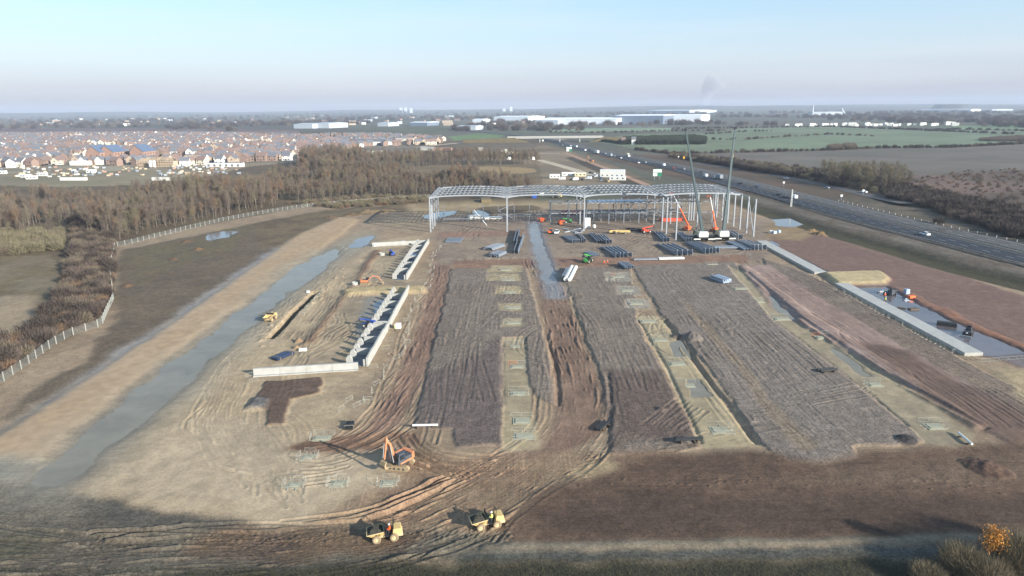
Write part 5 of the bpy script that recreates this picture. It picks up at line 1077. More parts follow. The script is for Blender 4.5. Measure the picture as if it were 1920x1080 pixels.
def boom_lift(loc, rz, col, label, up=0.0, ext=0.0, s=1.0):
    t = thing('boom_lift', label, 'boom lift', loc, rz); t.scale = (s*SZ,)*3
    for y in (-1.3, 1.3):
        for x in (-1.0, 1.0): add_wheel(t, x, y, .5, .38, TYRE, C_WHT)
    MB().box(-.85,.85,-1.8,1.8,.45,.9).build('chassis', col, t, bevel=.06); MB().tube((0,0,.9), (0,0,1.15), .6, 12).box(-.95,.95,-1.9,.5,1.15,1.9).build('turret', col, t, bevel=.12)
    p = Vector((0,-1.2,2.0)); d = Vector((0, math.cos(up), math.sin(up))); L = 5.0+ext; MB().beam(p, p+d*L*.55, .4, .5).build('lower_arm', col, t); MB().beam(p+d*L*.5, p+d*L, .28, .34).build('upper_arm', C_WHT if ext > 3 else col, t)
    q = p+d*L; MB().beam(q, q+Vector((0,.9,.1)), .16).build('jib', col, t); b = q+Vector((0,1.3,-.1)); bk = MB().box(b.x-.9,b.x+.9,b.y-.4,b.y+.5,b.z-.3,b.z-.2).build('basket', EX_DK, t); rl = MB()
    for z in (.3, .85):
        rl.path([(b.x-.9,b.y-.4,b.z+z),(b.x+.9,b.y-.4,b.z+z),(b.x+.9,b.y+.5,b.z+z),(b.x-.9,b.y+.5,b.z+z),(b.x-.9,b.y-.4,b.z+z)], .035, 5)
    for x in (-.9, .9):
        for y in (-.4, .5): rl.tube((b.x+x,b.y+y,b.z-.25), (b.x+x,b.y+y,b.z+.85), .035, 5)
    rl.build('guard_rail', col, bk); return t
def at(px, py): g = G(px, py); return (g[0], g[1], hz(*g)-.02)
ML_O = mat('lift_orange', C((226,104,56)), .5, var=.1); ML_R = mat('handler_red', C((202,78,56)), .5, var=.1); ML_G = mat('handler_green', C((70,150,76)), .5, var=.1); ML_BL = mat('machine_blue', C((50,80,160)), .5, var=.1)
boom_lift(at(1287,432), math.radians(30), ML_O, 'orange boom lift with long arm raised between the cranes and columns', math.radians(50), 11.0, 1.15)
boom_lift(at(1339,434), math.radians(12), ML_O, 'orange boom lift working behind the right crane with arm raised', math.radians(62), 9.0, 1.1)
boom_lift(at(1017,416), math.radians(160), ML_O, 'orange boom lift stowed at the end of the wet road by the office steel', .05); boom_lift(at(1051,421), math.radians(190), ML_O, 'orange boom lift stowed in front of the office steel columns', .05)
telehandler(at(1031,437), math.radians(175), ML_O, 'orange and white telehandler parked beside the white pickup', .9); telehandler(at(1065,418), math.radians(100), ML_G, 'green telehandler parked beside a stowed orange lift', .85)
telehandler(at(1212,436), math.radians(-82), ML_R, 'red telehandler parked behind the yellow trailers', 1.0); telehandler(at(1102,492), math.radians(150), ML_G, 'bright green telehandler standing alone on the gravel', 1.1, .35)
telehandler(at(693,612), math.radians(80), ML_BL, 'blue telehandler working beside the lower dock wall', .85, .15); telehandler(at(735,478), math.radians(20), ML_BL, 'blue machine parked behind the upper dock wall', .85, .1)
# trailers, pickup, container, dark rolls
def trailer(loc, rz, label):
    t = thing('yellow_trailer', label, 'trailer', loc, rz, 'yellow trailers'); t.scale = (.9,)*3; MB().box(-.9,.9,-2.3,2.3,.7,.9).box(-.9,-.8,-2.3,2.3,.9,1.3).box(.8,.9,-2.3,2.3,.9,1.3).build('bed', D_YEL, t); MB().beam((0,2.3,.75), (0,3.6,.6), .15).build('drawbar', C_BLK, t)
    for x in (-1, 1): add_wheel(t, x*.95, -.4, .45, .3, TYRE, C_WHT)
trailer(at(1152,438), math.radians(95), 'low yellow trailer parked behind the bent rafters'); trailer(at(1171,438), math.radians(88), 'low yellow trailer parked behind the bent rafters')
def car(loc, rz, col, label, kind_='car', group=None, s=1.0):
    t = thing({'car':'car','van':'van','pickup':'pickup_truck'}[kind_], label, {'car':'car','van':'van','pickup':'pickup'}[kind_], loc, rz, group); t.scale = (s*.84,)*3
    if kind_ == 'van':
        MB().prism([(-2.6,.35),(2.6,.35),(2.6,1.0),(1.9,1.25),(1.3,2.15),(-2.55,2.2)], -.95, .95, 'x').build('body', col, t, bevel=.08); MB().prism([(1.85,1.28),(1.32,2.05),(1.25,2.05),(1.78,1.28)], -.8, .8, 'x').build('windscreen', GLASS, t); W = ((-1.7,.36),(1.7,.36))
        for x in (-.96, .96): MB().box(x-.02,x+.02,.5,1.5,1.3,1.85).build('side_window', GLASS, t)
    elif kind_ == 'pickup':
        MB().prism([(-2.6,.5),(2.6,.5),(2.6,1.0),(1.2,1.15),(-2.6,1.1)], -.9, .9, 'x').build('body', col, t, bevel=.06); MB().frus((-.85,.85,-.9,1.2), 1.1, (-.7,.7,-.7,.6), 1.75).build('cabin', GLASS, t); MB().box(-.68,.68,-.68,.58,1.74,1.8).build('roof', col, t); W = ((-1.6,.38),(1.6,.38))
    else:
        MB().prism([(-2.15,.32),(2.15,.32),(2.2,.75),(1.0,.98),(-2.1,1.0)], -.88, .88, 'x').build('body', col, t, bevel=.07); MB().frus((-.82,.82,-1.9,1.15), .95, (-.64,.64,-1.35,.35), 1.45).build('windows', GLASS, t); MB().box(-.63,.63,-1.32,.32,1.44,1.5).build('roof', col, t, bevel=.02); W = ((-1.35,.33),(1.35,.33))
    for y, r in W:
        for x in (-.82, .82): add_wheel(t, x, y, r, .22, TYRE, STEEL_L)
    for x in (-.62, .62): MB().box(x-.2,x+.2,2.12 if kind_ == 'car' else 2.55,2.22 if kind_ == 'car' else 2.63,.6,.78).build('headlight', C_WHT, t)
    return t
PW = mat('paint_white', C((222,224,226)), .3, var=.03); PS = mat('paint_silver', C((160,166,172)), .3, .4, var=.03); PK = mat('paint_black', C((34,36,40)), .3, var=.05); PB = mat('paint_blue', C((60,80,120)), .35, var=.05); PR = mat('paint_red', C((150,50,44)), .35, var=.05)
car(at(1044,438), math.radians(170), PW, 'white pickup parked beside the orange telehandler', 'pickup')
def cabin(loc, rz, L, W, H, col, label, group=None, name='site_cabin', cat='cabin', win=3):
    t = thing(name, label, cat, loc, rz, group); t.scale = (.85,)*3; MB().box(-L/2,L/2,-W/2,W/2,.1,H).build('wall', col, t, bevel=.03); MB().box(-L/2-.06,L/2+.06,-W/2-.06,W/2+.06,H+.002,H+.12).build('roof', PW, t)
    for k in range(win):
        x = -L/2+L*(k+.5)/win; w = MB().box(x-.55,x+.55,-W/2-.03,-W/2+.02,1.1,2.0).build('window', GLASS, t)
    return t
cabin(at(1101,428), 0.1, 2.4, 2.2, 4.6, C_WHT, 'tall white box container standing at the middle front column', win=0, name='white_container', cat='container')
t = thing('concrete_mixer', 'small white mixer drum beside the tall white container', 'mixer', at(1114,430)); MB().ball((0,0,1.1), .7, 10, 7, (1,1,1.2)).build('drum', C_WHT, t); MB().box(-.5,.5,-.4,.4,0,.5).build('stand', C_BLK, t)
r_ = random.Random(4)
for k, (px, py) in enumerate(((1180,430),(1190,431),(1198,432),(1185,433),(1195,434))):
    o = MB().tube((-1.6,0,.35), (1.6,0,.35), .36, 10).build('black_roll', C_BLK); p = at(px, py); o.location = p; o.rotation_euler = (0,0,r_.uniform(-.3,.3)); tag(o, 'black sheeting roll in the heap behind the red telehandler', 'roll', 'black sheeting rolls')
# people on the ground
person(at(1659,558), .4, 'stand', HIVIS_O, 'worker in orange standing on the edge of the flooded bay'); person(at(1660,566), 1.2, 'stand', HIVIS_Y, 'worker in pale hi-vis standing beside the concrete strip'); person(at(741,621), 2, 'stand', HIVIS_Y, 'worker in pale hi-vis beside the lower dock wall barriers')
person(at(1133,497), 0, 'stand', HIVIS_O, 'worker in orange by the pale footing near the green telehandler'); person(at(1139,496), 1, 'stand', HIVIS_O, 'second worker in orange by the pale footing near the green telehandler'); person(at(772,500), 1, 'stand', HIVIS_Y, 'worker in pale hi-vis at the upper dock wall')
# ---------------------------------------------------------------- loading docks, footings, barriers
CONC = mat('pale_concrete', C((160,159,154)), .85, var=.16, scale=.8, bump=.15); CONC_D = mat('wet_concrete', C((92,95,98)), .6, var=.15, scale=.6); CONC_G = mat('green_grey_concrete', C((146,144,126)), .8, var=.15, scale=.7)
def dock(x, ys, ye, cross, label, zb=-.35):
    t = thing('loading_dock_wall', label, 'concrete wall', (x, ys, zb)); L = ye-ys
    MB().box(-3.6,-.1,0,L,.0,.28).build('floor_slab', CONC_D, t)
    n = max(1, round(L/5.5)); rr = random.Random(int(ys))
    for k in range(n):
        h = 2.0+rr.uniform(-.18,.12); MB().box(-.30,.02,L*k/n+.01,L*(k+1)/n-.01,0,h).box(-.9,-.302,L*k/n+.2,L*k/n+.45,.3,h*.8).build('wall_unit', CONC, t)
    m = max(2, round(L/3.3)); bt = MB().prism([(-.55,0),(.55,0),(.55,1.25),(.15,1.95),(-.25,1.95),(-.55,1.5)], -.3, .3, 'y').mesh('buttress', CONC)
    for k in range(m): link('buttress', bt, t, (-3.7, L*(k+.5)/m, 0))
    for c in cross: MB().box(-3.45,-.302,c-ys-.18,c-ys+.18,.25,1.55).build('cross_wall', CONC, t)
dock(-26.2, 116, 138.5, (122.5, 129.5, 138.2), 'lower loading dock wall of precast concrete with buttresses, joined to the long low wall'); dock(-26.2, 139.3, 168.5, (139.6, 149, 155.5, 162), 'middle loading dock wall of precast concrete with many buttresses and a blue telehandler beside it')
dock(-28.6, 181, 233.5, (190, 198, 207, 216, 224, 231), 'upper loading dock wall of precast concrete near the steel frame')
def lowwall(a, b, n, label, h=1.3):
    A = Vector((*G(*a), 0)); B = Vector((*G(*b), 0)); d = B-A; L = d.length; t = thing('low_concrete_wall', label, 'concrete wall', (A.x, A.y, -.2), math.atan2(d.y, d.x))
    for k in range(n): MB().box(L*k/n+.015, L*(k+1)/n-.015, -.22, .22, 0, h+.2).box(L*k/n+.03, L*(k+1)/n-.03, -.8, -.222, 0, .35).build('wall_unit', CONC, t)
lowwall((476,704), (672,692), 4, 'long low white concrete wall running from the lower dock to the muddy ground'); lowwall((698,462), (800,457), 4, 'low white concrete wall running from the upper dock towards the flooded road')
def slab(name, x0, x1, y0, y1, z0, z1, m, n=1):
    root = thing(name, {'concrete_strip': 'long pale concrete strip foundation'}.get(name, name), 'foundation', (x0, y0, z0)); return root
for (y0, y1, lab) in ((118.5,170.6,'long pale concrete strip foundation beside the flooded bay'),(182.8,229.0,'pale concrete strip foundation between the sand bank and the steel frames')):
    t = thing('concrete_strip', lab, 'foundation', (83.4, y0, 0)); n = round((y1-y0)/9)
    for k in range(n): MB().box(0,3.4,(y1-y0)*k/n+.01,(y1-y0)*(k+1)/n-.01,-.3,.62).build('slab_bay', CONC, t)
def barrier_mesh():
    b = MB(); L = 2.2
    b.path([(-L/2,0,.12),(-L/2,0,1.1),(L/2,0,1.1),(L/2,0,.12)], .024, 5); b.tube((-L/2,0,.3), (L/2,0,.3), .018, 5)
    for k in range(1, 10): b.tube((-L/2+L*k/10,0,.3), (-L/2+L*k/10,0,1.1), .007, 4, cap=False)
    for x in (-.75, .75): b.box(x-.03,x+.03,-.3,.3,0,.12)
    return b
BAR = mat('barrier_grey', C((168,168,158)), .55, .2, var=.1); BAR_O = mat('barrier_orange', C((214,120,70)), .6, var=.1); BME = barrier_mesh().mesh('barrier', BAR); BMO = barrier_mesh().mesh('barrier', BAR_O); br = random.Random(21)
def barrier(x, y, rz, label, group, orange=False):
    o = link('pedestrian_barrier', BMO if orange else BME, None, (x, y, hz(x, y)-.04), rz); o.scale = (.7,)*3; tag(o, label, 'barrier', group); return o
def pit(px, py, w, d, lab, sides='nesw', orange=False, slabm=None, grp=None):
    w *= .85; d *= .85
    x, y = G(px, py); z = hz(x, y); o = MB().box(-w/2,w/2,-d/2,d/2,-.5,.06).box(-w/2+.35,w/2-.35,-d/2+.35,d/2-.35,.06,.14).build('concrete_footing', slabm or CONC_G); o.location = (x, y, z); tag(o, 'concrete footing %s' % lab, 'footing')
    W, D = w/2+.35, d/2+.35; bl = 'grey barrier guarding the footing %s' % lab; gp = 'barriers guarding the footing %s' % lab
    for s in sides:
        n = max(1, round((2*W if s in 'ns' else 2*D)/1.85))
        for k in range(n):
            u = ((k+.5)/n-.5)*2
            if s == 'n': barrier(x+u*W, y+D, br.gauss(0,.08), bl, gp, orange and k == 0)
            if s == 's': barrier(x+u*W, y-D, br.gauss(0,.08), bl, gp)
            if s == 'e': barrier(x+W, y+u*D, math.pi/2+br.gauss(0,.08), bl, gp)
            if s == 'w': barrier(x-W, y+u*D, math.pi/2+br.gauss(0,.08), bl, gp)
for a in ((948,507,4,2.2,'first behind the haul track across the left stone platform','n'),(952,526,4.4,2.2,'next to the sandy ring on the left stone platform','ns'),(956,549,3.6,2.2,'inside the sandy ring','s'),(962,578,4,2.2,'alone between the ring and the long pit','ns'),(962,607,4,2.2,'just above the long pit','nw'),
          (966,650,3,2.6,'at the top of the long pit','n'),(970,688,3,2,'with orange boards inside the long pit','n'),(972,738,3,2.2,'halfway down the long pit','nse'),(978,790,3,2.6,'near the black pipe in the long pit','n'),(982,818,3.4,2.4,'at the bottom of the long pit','ns'),
          (1158,520,4,2.4,'nearest the workers in orange','ns'),(1176,545,4,2.4,'second in line after the workers','n'),(1192,570,4,2.4,'third in line after the workers','n'),(1215,603,4,2.4,'at the top of the narrow pit','n'),(1238,638,3.6,2.2,'beside the dug heap','n'),(1270,682,3.4,2.4,'above the greenish pool','n'),(1290,722,2.8,2.2,'at the greenish pool','n'),(1350,806,3.2,2.6,'at the bottom of the narrow pit','nse'),
          (1388,543,4,2.4,'near the wrapped blue bundle','n'),(1422,566,3,2.2,'with boards beside the pink road','n'),(1466,598,4,2.6,'with water round it beside the pink road','nw'),(1542,634,3.2,2.2,'with an orange barrier beside the pink road','n'),(1640,722,2.8,2.2,'beside the tubes in the wide pit','nw'),(1752,800,3,2.4,'at the end of the wide pit','new'),(1335,497,4,2,'beside the far corner of the stone','n'),
          (578,858,2.2,2,'fenced alone above the row of three','nsew'),(552,910,2.2,1.8,'fenced first of the row of three near the grey mud','nsew'),(634,908,2.2,1.8,'fenced in the middle of the row of three','nsew'),(727,907,2.2,1.8,'fenced last of the row of three below the excavator','nsew'),(604,822,3,2,'beside the dark soil strip','nw')):
    pit(*a, orange=('orange' in a[4]))
LB = 'grey barrier in the straggling line beside the loading docks'
for k in range(44):
    y = 98+k*3.0+br.uniform(-.8,.8); x = -22.4+1.2*math.sin(y/9)+br.gauss(0,.5)-(1.2 if y > 175 else 0); barrier(x, y, math.pi/2+br.gauss(0,.55), LB.replace('loading docks', 'lower loading dock' if y < 138 else 'middle loading dock' if y < 172 else 'upper loading dock'), 'barriers beside the loading docks')
for k in range(9): p = G(864+k*17, 489-k*.4); barrier(p[0], p[1], br.gauss(0,.12), 'grey barrier in the row across the top of the left stone platform', 'barriers across the left platform')
for k in range(9): barrier(85.0+k*1.8, 115.2+.25*k, br.gauss(.08,.05), 'bright barrier in the straight row at the end of the concrete strip', 'barriers at the strip end')
for k in range(18): barrier(81.8+br.gauss(0,.4), 120+k*2.7, math.pi/2+br.gauss(0,.4), 'grey barrier along the stone side of the concrete strip', 'barriers along the concrete strip')
for k in range(8): p = G(556+k*5.2, 592-k*6); barrier(p[0]+1.3, p[1], math.radians(60)+br.gauss(0,.1), 'grey barrier along the open trench', 'barriers along the trench')
for (px, py, a) in ((470,706,.6),(476,716,1.0),(520,690,.1),(640,770,1.2),(655,752,1.0),(690,752,.2),(683,758,.3),(700,690,.2),(724,655,.5),(730,640,.3),(1390,478,0),(1404,481,.05),(1363,482,.05),(1260,552,.2)):
    p = G(px, py); barrier(p[0], p[1], a, 'grey barrier standing loose on the mud', 'loose barriers')
# ---------------------------------------------------------------- mesh fence on the left
FP = GP([(-60,752),(0,720),(50,686),(101,648),(133,630),(184,614),(193,607),(201,588),(213,563),(211,540),(207,513),(208,497),(213,477),(216,463),(247,457),(290,446),(350,431),(417,415),(480,403),(560,390),(640,382),(720,376),(800,371)])
FC_ = mat('fence_concrete', C((150,150,144)), .8, var=.1); FWR = mat('fence_wire', C((160,164,160)), .5, .5, var=.05)
fen = thing('mesh_fence', 'long wire mesh fence on pale concrete posts between thicket and site', 'fence', (FP[0][0], FP[0][1], 0)); pm = MB().box(-.07,.07,-.07,.07,-.3,1.75).mesh('post', FC_); w = MB(); SP = 2.8
for k in range(9): w.beam((.1,0,.1+k*.19), (SP-.1,0,.1+k*.19), .016)
for k in range(12): w.beam((.15+k*.23,0,.05), (.15+k*.23,0,1.65), .016)
wm_ = w.mesh('mesh_panel', FWR); carry = 0.0
for a, b in zip(FP[:-1], FP[1:]):
    L = math.hypot(b[0]-a[0], b[1]-a[1]); d = carry
    while d < L:
        x = a[0]+(b[0]-a[0])*d/L; y = a[1]+(b[1]-a[1])*d/L; z = hz(x, y); rz = math.atan2(b[1]-a[1], b[0]-a[0]); link('post', pm, fen, (x-FP[0][0], y-FP[0][1], z), rz); link('mesh_panel', wm_, fen, (x-FP[0][0], y-FP[0][1], z), rz); d += SP
    carry = d-L
gt = thing('field_gate', 'white gate across the track behind the bramble strip', 'gate', (*G(190,406), 0), .05); 
for x in (-6, 6): MB().box(x-.12,x+.12,-.12,.12,0,1.5).build('gate_post', C_WHT, gt)
for z in (.5, 1.2): MB().box(-5.88,5.88,-.06,.06,z,z+.16).build('rail', C_WHT, gt)
# ---------------------------------------------------------------- things lying about
def crate_pack(px, py, rz, label, m, L=3.2, W=1.4, n=5):
    t = thing('pipe_pack', label, 'pipes', at(px, py), rz); r = random.Random(px)
    for k in range(n):
        for l in range(2): MB().tube((-L/2,(k-(n-1)/2)*W/n,.2+l*.26), (L/2,(k-(n-1)/2)*W/n,.2+l*.26), W/n*.46, 8).build('pipe', m, t)
    for x in (-L*.35, L*.35): MB().box(x-.06,x+.06,-W/2-.1,W/2+.1,.62,.68).box(x-.06,x+.06,-W/2-.1,-W/2-.04,0,.68).box(x-.06,x+.06,W/2+.04,W/2+.1,0,.68).build('frame', BARK_W, t)
NAVY = mat('navy_pipe', C((44,56,80)), .4, var=.1)
crate_pack(530, 668, math.radians(62), 'framed pack of navy plastic pipes by the low white wall', NAVY, 4.2, 1.8, 6); crate_pack(656, 800, math.radians(96), 'small pack of black pipes beside the barriers above the excavator', C_BLK, 2.4, 1.2, 5)
def ring(px, py, label, s=.6, m=None):
    p = at(px, py); t = thing('concrete_ring', label, 'concrete ring', p, br.uniform(0,3)); b = MB(); n = 14; vs = []; fs = []
    for (q, z) in ((s,0),(s,.9*s),(s*.75,.9*s),(s*.75,0)):
        for i in range(n): vs.append((q*math.cos(6.283*i/n), q*math.sin(6.283*i/n), z))
    for j in range(4):
        for i in range(n): fs.append((j*n+i, j*n+(i+1) % n, ((j+1) % 4)*n+(i+1) % n, ((j+1) % 4)*n+i))
    b.add(vs, fs).build('ring', m or CONC, t)
ring(665, 534, 'concrete manhole ring behind the smaller excavator', .8); ring(716, 478, 'concrete manhole ring behind the upper dock', .9); ring(562, 578, 'pale concrete ring at the middle of the open trench', .9)
def block(px, py, dx, dy, h, m, label, cat, rz=0.0, z=0):
    p = at(px, py); o = MB().frus((-dx/2,dx/2,-dy/2,dy/2), 0, (-dx/2+.05,dx/2-.05,-dy/2+.05,dy/2-.05), h).build(cat.replace(' ', '_'), m, bevel=.04); o.location = (p[0], p[1], p[2]+z); o.rotation_euler = (0,0,rz); tag(o, label, cat); return o
block(568, 656, 1.5, .7, .5, C_WHT, 'white plastic box lying near the navy pipe pack', 'plastic box', .1); block(747, 615, 1.2, 1.0, 1.1, C_WHT, 'white water tank standing beside the lower dock wall', 'water tank'); block(578, 548, .8, .6, .5, C_WHT, 'white sack at the head of the trench', 'sack'); block(1699, 553, 1.2, 1.0, 1.2, DECK, 'pale blue covered pump standing at the edge of the flooded bay', 'pump', .3); block(1709, 560, 1.6, .9, .6, ML_O, 'orange generator at the red edge of the flooded bay', 'generator', .2); block(1700, 563, 1.4, .8, .25, STEEL_L, 'grey steel tray lying in the water beside the orange generator', 'tray'); block(1775, 610, 3.6, 1.4, .9, C_BLK, 'long dark mesh basket standing in the flooded bay', 'basket', -.5); block(1679, 546, 1.2, .8, .4, EX_DK, 'small dark tool box near the pale blue pump', 'tool box'); block(1713, 580, 2.2, 1.2, .5, BARK_B, 'timber trestle lying in the flooded bay', 'trestle', .1); block(1690, 578, 1.8, .6, .4, BARK_B, 'timber boards at the edge of the concrete strip', 'timber boards', -.6)
def screed(px, py, rz, label):
    t = thing('screed_machine', label, 'screed machine', at(px, py), rz)
    for x in (-.7, .7):
        for y in (-.8, .8): add_wheel(t, x, y, .42, .22, TYRE, STEEL)
    MB().box(-.7,.7,-1.0,1.0,.4,.9).box(-.45,.45,-.9,.1,.9,1.5).build('body', EX_DK, t, bevel=.05); MB().path([(-.4,.2,.9),(-.4,.1,2.3),(.4,.1,2.3),(.4,.2,.9)], .05, 6).build('roll_bar', C_BLK, t); MB().box(-.3,.3,-.6,-.1,1.5,1.9).build('seat', C_BLK, t); MB().beam((0,1.0,.7), (0,2.6,1.0), .16).box(-1.0,1.0,2.5,2.7,.2,.5).build('front_arm', STEEL_L, t)
screed(1668, 552, .4, 'small dark machine with roll bar standing in the flooded bay by two workers'); screed(1815, 626, 2.4, 'small silver and black machine standing alone at the end of the flooded bay')
# far side of the site: machines and heaps seen under the roof
telehandler(at(1044,371), 1.2, D_YEL, 'yellow telehandler far behind the middle bay', 1.4, .3); telehandler(at(1092,372), .4, C_WHT, 'white handler far behind the second front column', 1.3, .2); block(1002, 371, 2.4, 1.8, 1.8, ML_BL, 'blue tank alone on the bare earth behind the frame', 'tank'); block(1016, 366, 2.2, 1.6, 1.8, C_WHT, 'white tank on the bare earth behind the frame', 'tank'); car(at(1060,366), 1.4, PB, 'blue van behind the yellow telehandler', 'van')
for k, (px, py, m, lab) in enumerate(((905,372,C_BLK,'black sheeted pile behind the left bay'),(925,371,C_BLK,'long black sheeted pile behind the middle column'))): block(px, py, 9, 3, 1.2, m, lab, 'sheeted pile', .1*k)
block(911, 378, 5, 9, 1.6, mat('spoil', C((110,98,76)), .95, var=.3, scale=1.5, bump=.5), 'grey-brown mound of stone behind the left bay', 'stone mound', .1)
for k in range(5): block(1060+k*8, 402-.3*k, 3.6, 2.2, 1.5, mat('dark_red', C((92,54,52)), .8, var=.2), 'dark red pallet stack behind the office steel', 'pallet stack', .05*k)['group'] = 'dark red pallet stacks'
block(1258, 414, 9, 2.4, 1.2, ML_R, 'red low trailer under the right bay', 'trailer', .05)
for k, (px, py) in enumerate(((1446,437),(1452,438),(1460,436))): block(px, py, 1.4, 1.0, 1.0, DECK if k else C_WHT, 'small pale crate outside the right wall columns', 'crate', .3*k)['group'] = 'pale crates'
# ---------------------------------------------------------------- traffic and signs
def mway_at(px, py): g = G(px, py, .35); y = g[1]; t = (mwx(y+5)-mwx(y-5))/10; return (g[0], g[1], .36), math.atan2(1, t)-math.pi/2
def lorry(px, py, col, label, rev=False, L=12.5):
    p, rz = mway_at(px, py); t = thing('lorry', label, 'lorry', p, rz+(math.pi if rev else 0)); t.scale = (.8,)*3
    MB().box(-1.25,1.25,-L/2,L/2-3.2,1.15,4.0).build('trailer_box', col, t, bevel=.05); MB().prism([(L/2-2.7,.6),(L/2,.6),(L/2,2.0),(L/2-.3,3.1),(L/2-2.7,3.4)], -1.2, 1.2, 'x').build('cab', PW, t, bevel=.06); MB().prism([(L/2+.02,2.0),(L/2-.27,3.0),(L/2-.4,3.0),(L/2-.1,2.0)], -1.05, 1.05, 'x').build('windscreen', GLASS, t); MB().box(-.5,.5,-L/2+.3,L/2-.5,.7,1.14).build('chassis', C_BLK, t)
    for y in (-L/2+1.2, -L/2+2.5, L/2-3.4, L/2-1.2):
        for x in (-1.0, 1.0): add_wheel(t, x, y, .5, .35, TYRE, STEEL)
def mcar(px, py, col, label, k='car', rev=False): p, rz = mway_at(px, py); car(p, rz+(math.pi if rev else 0), col, label, k, 'vehicles on the motorway')
mcar(1734,441,PW,'white estate car alone on the dark carriageway'); mcar(1489,372,PW,'white van beside the lattice mast on the motorway','van'); mcar(1460,366,PK,'dark car ahead of the white van on the motorway'); mcar(1472,371,PK,'dark car just behind the first near the white van'); mcar(1388,345,PK,'dark car following the long grey lorry')
mcar(1323,331,PW,'white box van ahead of the long grey lorry','van'); lorry(1347,336,STEEL,'long grey box lorry passing behind the right crane'); mcar(1316,324,PK,'dark car beside the white box van',rev=True); lorry(1119,288,C_WHT,'white lorry on the far motorway behind the compound'); lorry(1144,294,STEEL,'grey lorry on the far motorway near the white car',L=11); mcar(1164,297,PW,'white car behind the far grey lorry'); lorry(1177,294,C_BEI,'beige lorry on the far carriageway',True,10); mcar(1097,283,PW,'white van on the far motorway','van'); mcar(1081,276,PW,'white van near the bridge on the motorway','van'); mcar(1055,273,PS,'silver car near the bridge on the motorway'); mcar(1135,289,PS,'silver car between the far lorries'); mcar(1152,293,PS,'silver car beside the far grey lorry',rev=True); lorry(1017,266,C_WHT,'pale lorry just past the bridge'); mcar(1034,267,PK,'dark car under the bridge'); mcar(1197,306,PW,'white car by the verge of the far motorway')
for (px, py, c, k, l) in ((1210,305,PS,'car','silver car on the far motorway past the big sign'),(1226,309,PK,'car','dark car on the motorway behind the big sign'),(1244,311,PW,'van','white van on the motorway right of the big sign'),(1262,316,PR,'car','red car on the motorway right of the big sign'),(1282,318,PS,'car','silver car ahead of the white box van'),(1105,281,PK,'car','dark car on the far motorway beside the white van'),(1070,274,PW,'car','white car near the bridge on the motorway'),(1420,351,PB,'car','blue car between the long grey lorry and the dark cars')): mcar(px, py, c, l, k)
SLIP = GP([(1300,306),(1420,322),(1500,338),(1560,350),(1640,370),(1700,386)]); sb_ = MB()
for a, b in zip(SLIP[:-1], SLIP[1:]):
    pass
vs = []
for i, p in enumerate(SLIP): q = SLIP[min(i+1, len(SLIP)-1)]; o = SLIP[max(i-1, 0)]; d = Vector((q[0]-o[0], q[1]-o[1])).normalized(); n = Vector((-d.y, d.x))*3.6; vs += [(p[0]-n.x, p[1]-n.y, 1.1 if p[1] < 330 else .12), (p[0]+n.x, p[1]+n.y, 1.1 if p[1] < 330 else .12)]
sb_.add(vs, [(2*i, 2*i+1, 2*i+3, 2*i+2) for i in range(len(SLIP)-1)]); kind(sb_.build('slip_road', ASPH2), 'structure')
for (px, py, c, l) in ((1549,354,PS,'silver car on the slip road beyond the motorway'),(1474,336,PW,'white car on the slip road beside the dark hedge'),(1473,328,PW,'white van on the slip road near the hedge end'),(1619,362,PW,'white car on the slip road below the leafless trees')): g = G(px, py); car((g[0], g[1], .2 if g[1] > 330 else 1.15), .5, c, l, 'van' if 'van' in l else 'car', 'vehicles on the slip road')
SGN = mat('sign_green', C((40,110,84)), .5, var=.05); SW_ = mat('sign_white', (.75,.77,.76), .5, var=.03)
def big_sign(px, py, w, h, label, zb=2.2):
    x, y = G(px, py); t = thing('road_sign', label, 'road sign', (x, y, 0)); 
    for s in (-.3, .3): MB().box(w*s-.12,w*s+.12,.06,.3,0,zb+h*.9).build('post', STEEL, t)
    MB().box(-w/2,w/2,-.04,.04,zb,zb+h).build('panel', SGN, t); MB().box(-w/2+.1,w/2-.1,-.075,-.045,zb+h*.54,zb+h*.94).box(-w/2+.1,-.05,-.075,-.045,zb+.12,zb+h*.46).build('white_field', SW_, t); tx = MB()
    for r_i, (z, n) in enumerate(((.78,5),(.66,7),(.34,3),(.2,4))):
        for k in range(n): a = -w/2+.35+k*w*.1; tx.box(a, a+w*.07, -.09, -.078, zb+h*z-.12, zb+h*z+.1)
    tx.build('lettering', SGN, t)
big_sign(1232, 337, 5.6, 4.6, 'large green and white direction sign on the verge behind the roof'); big_sign(1067, 288, 5.6, 4.6, 'large green and white direction sign far along the motorway verge')
for (px, py, l) in ((1272,299,'small pale sign post on the far verge of the motorway'),(1469,350,'small pale sign on the verge by the slip road'),(1618,366,'small white round sign on the verge below the trees'),(1577,376,'small white sign on the verge by the pale carriageway')):
    x, y = G(px, py); t = thing('verge_sign', l, 'sign', (x, y, .2)); MB().box(-.06,.06,-.06,.06,0,2.6).build('post', STEEL, t); MB().box(-.55,.55,-.09,-.062,1.7,2.7).build('plate', SW_, t)
x, y = G(1483, 388); t = thing('lattice_mast', 'thin pale lattice mast standing between the site and motorway', 'mast', (x, y, 0))
for a, b in ((-.3,-.3),(.3,-.3),(.3,.3),(-.3,.3)): MB().beam((a,b,0), (a*.5,b*.5,8), .08).build('leg', C_WHT, t)
br_ = MB()
for k in range(10): z = k*.8; s = .3*(1-z/16); br_.beam((-s,-s,z), (s,-s,z+.8), .05).beam((s,s,z), (-s,s,z+.8), .05).beam((s,-s,z), (s,s,z+.8), .05)
br_.build('bracing', C_WHT, t)
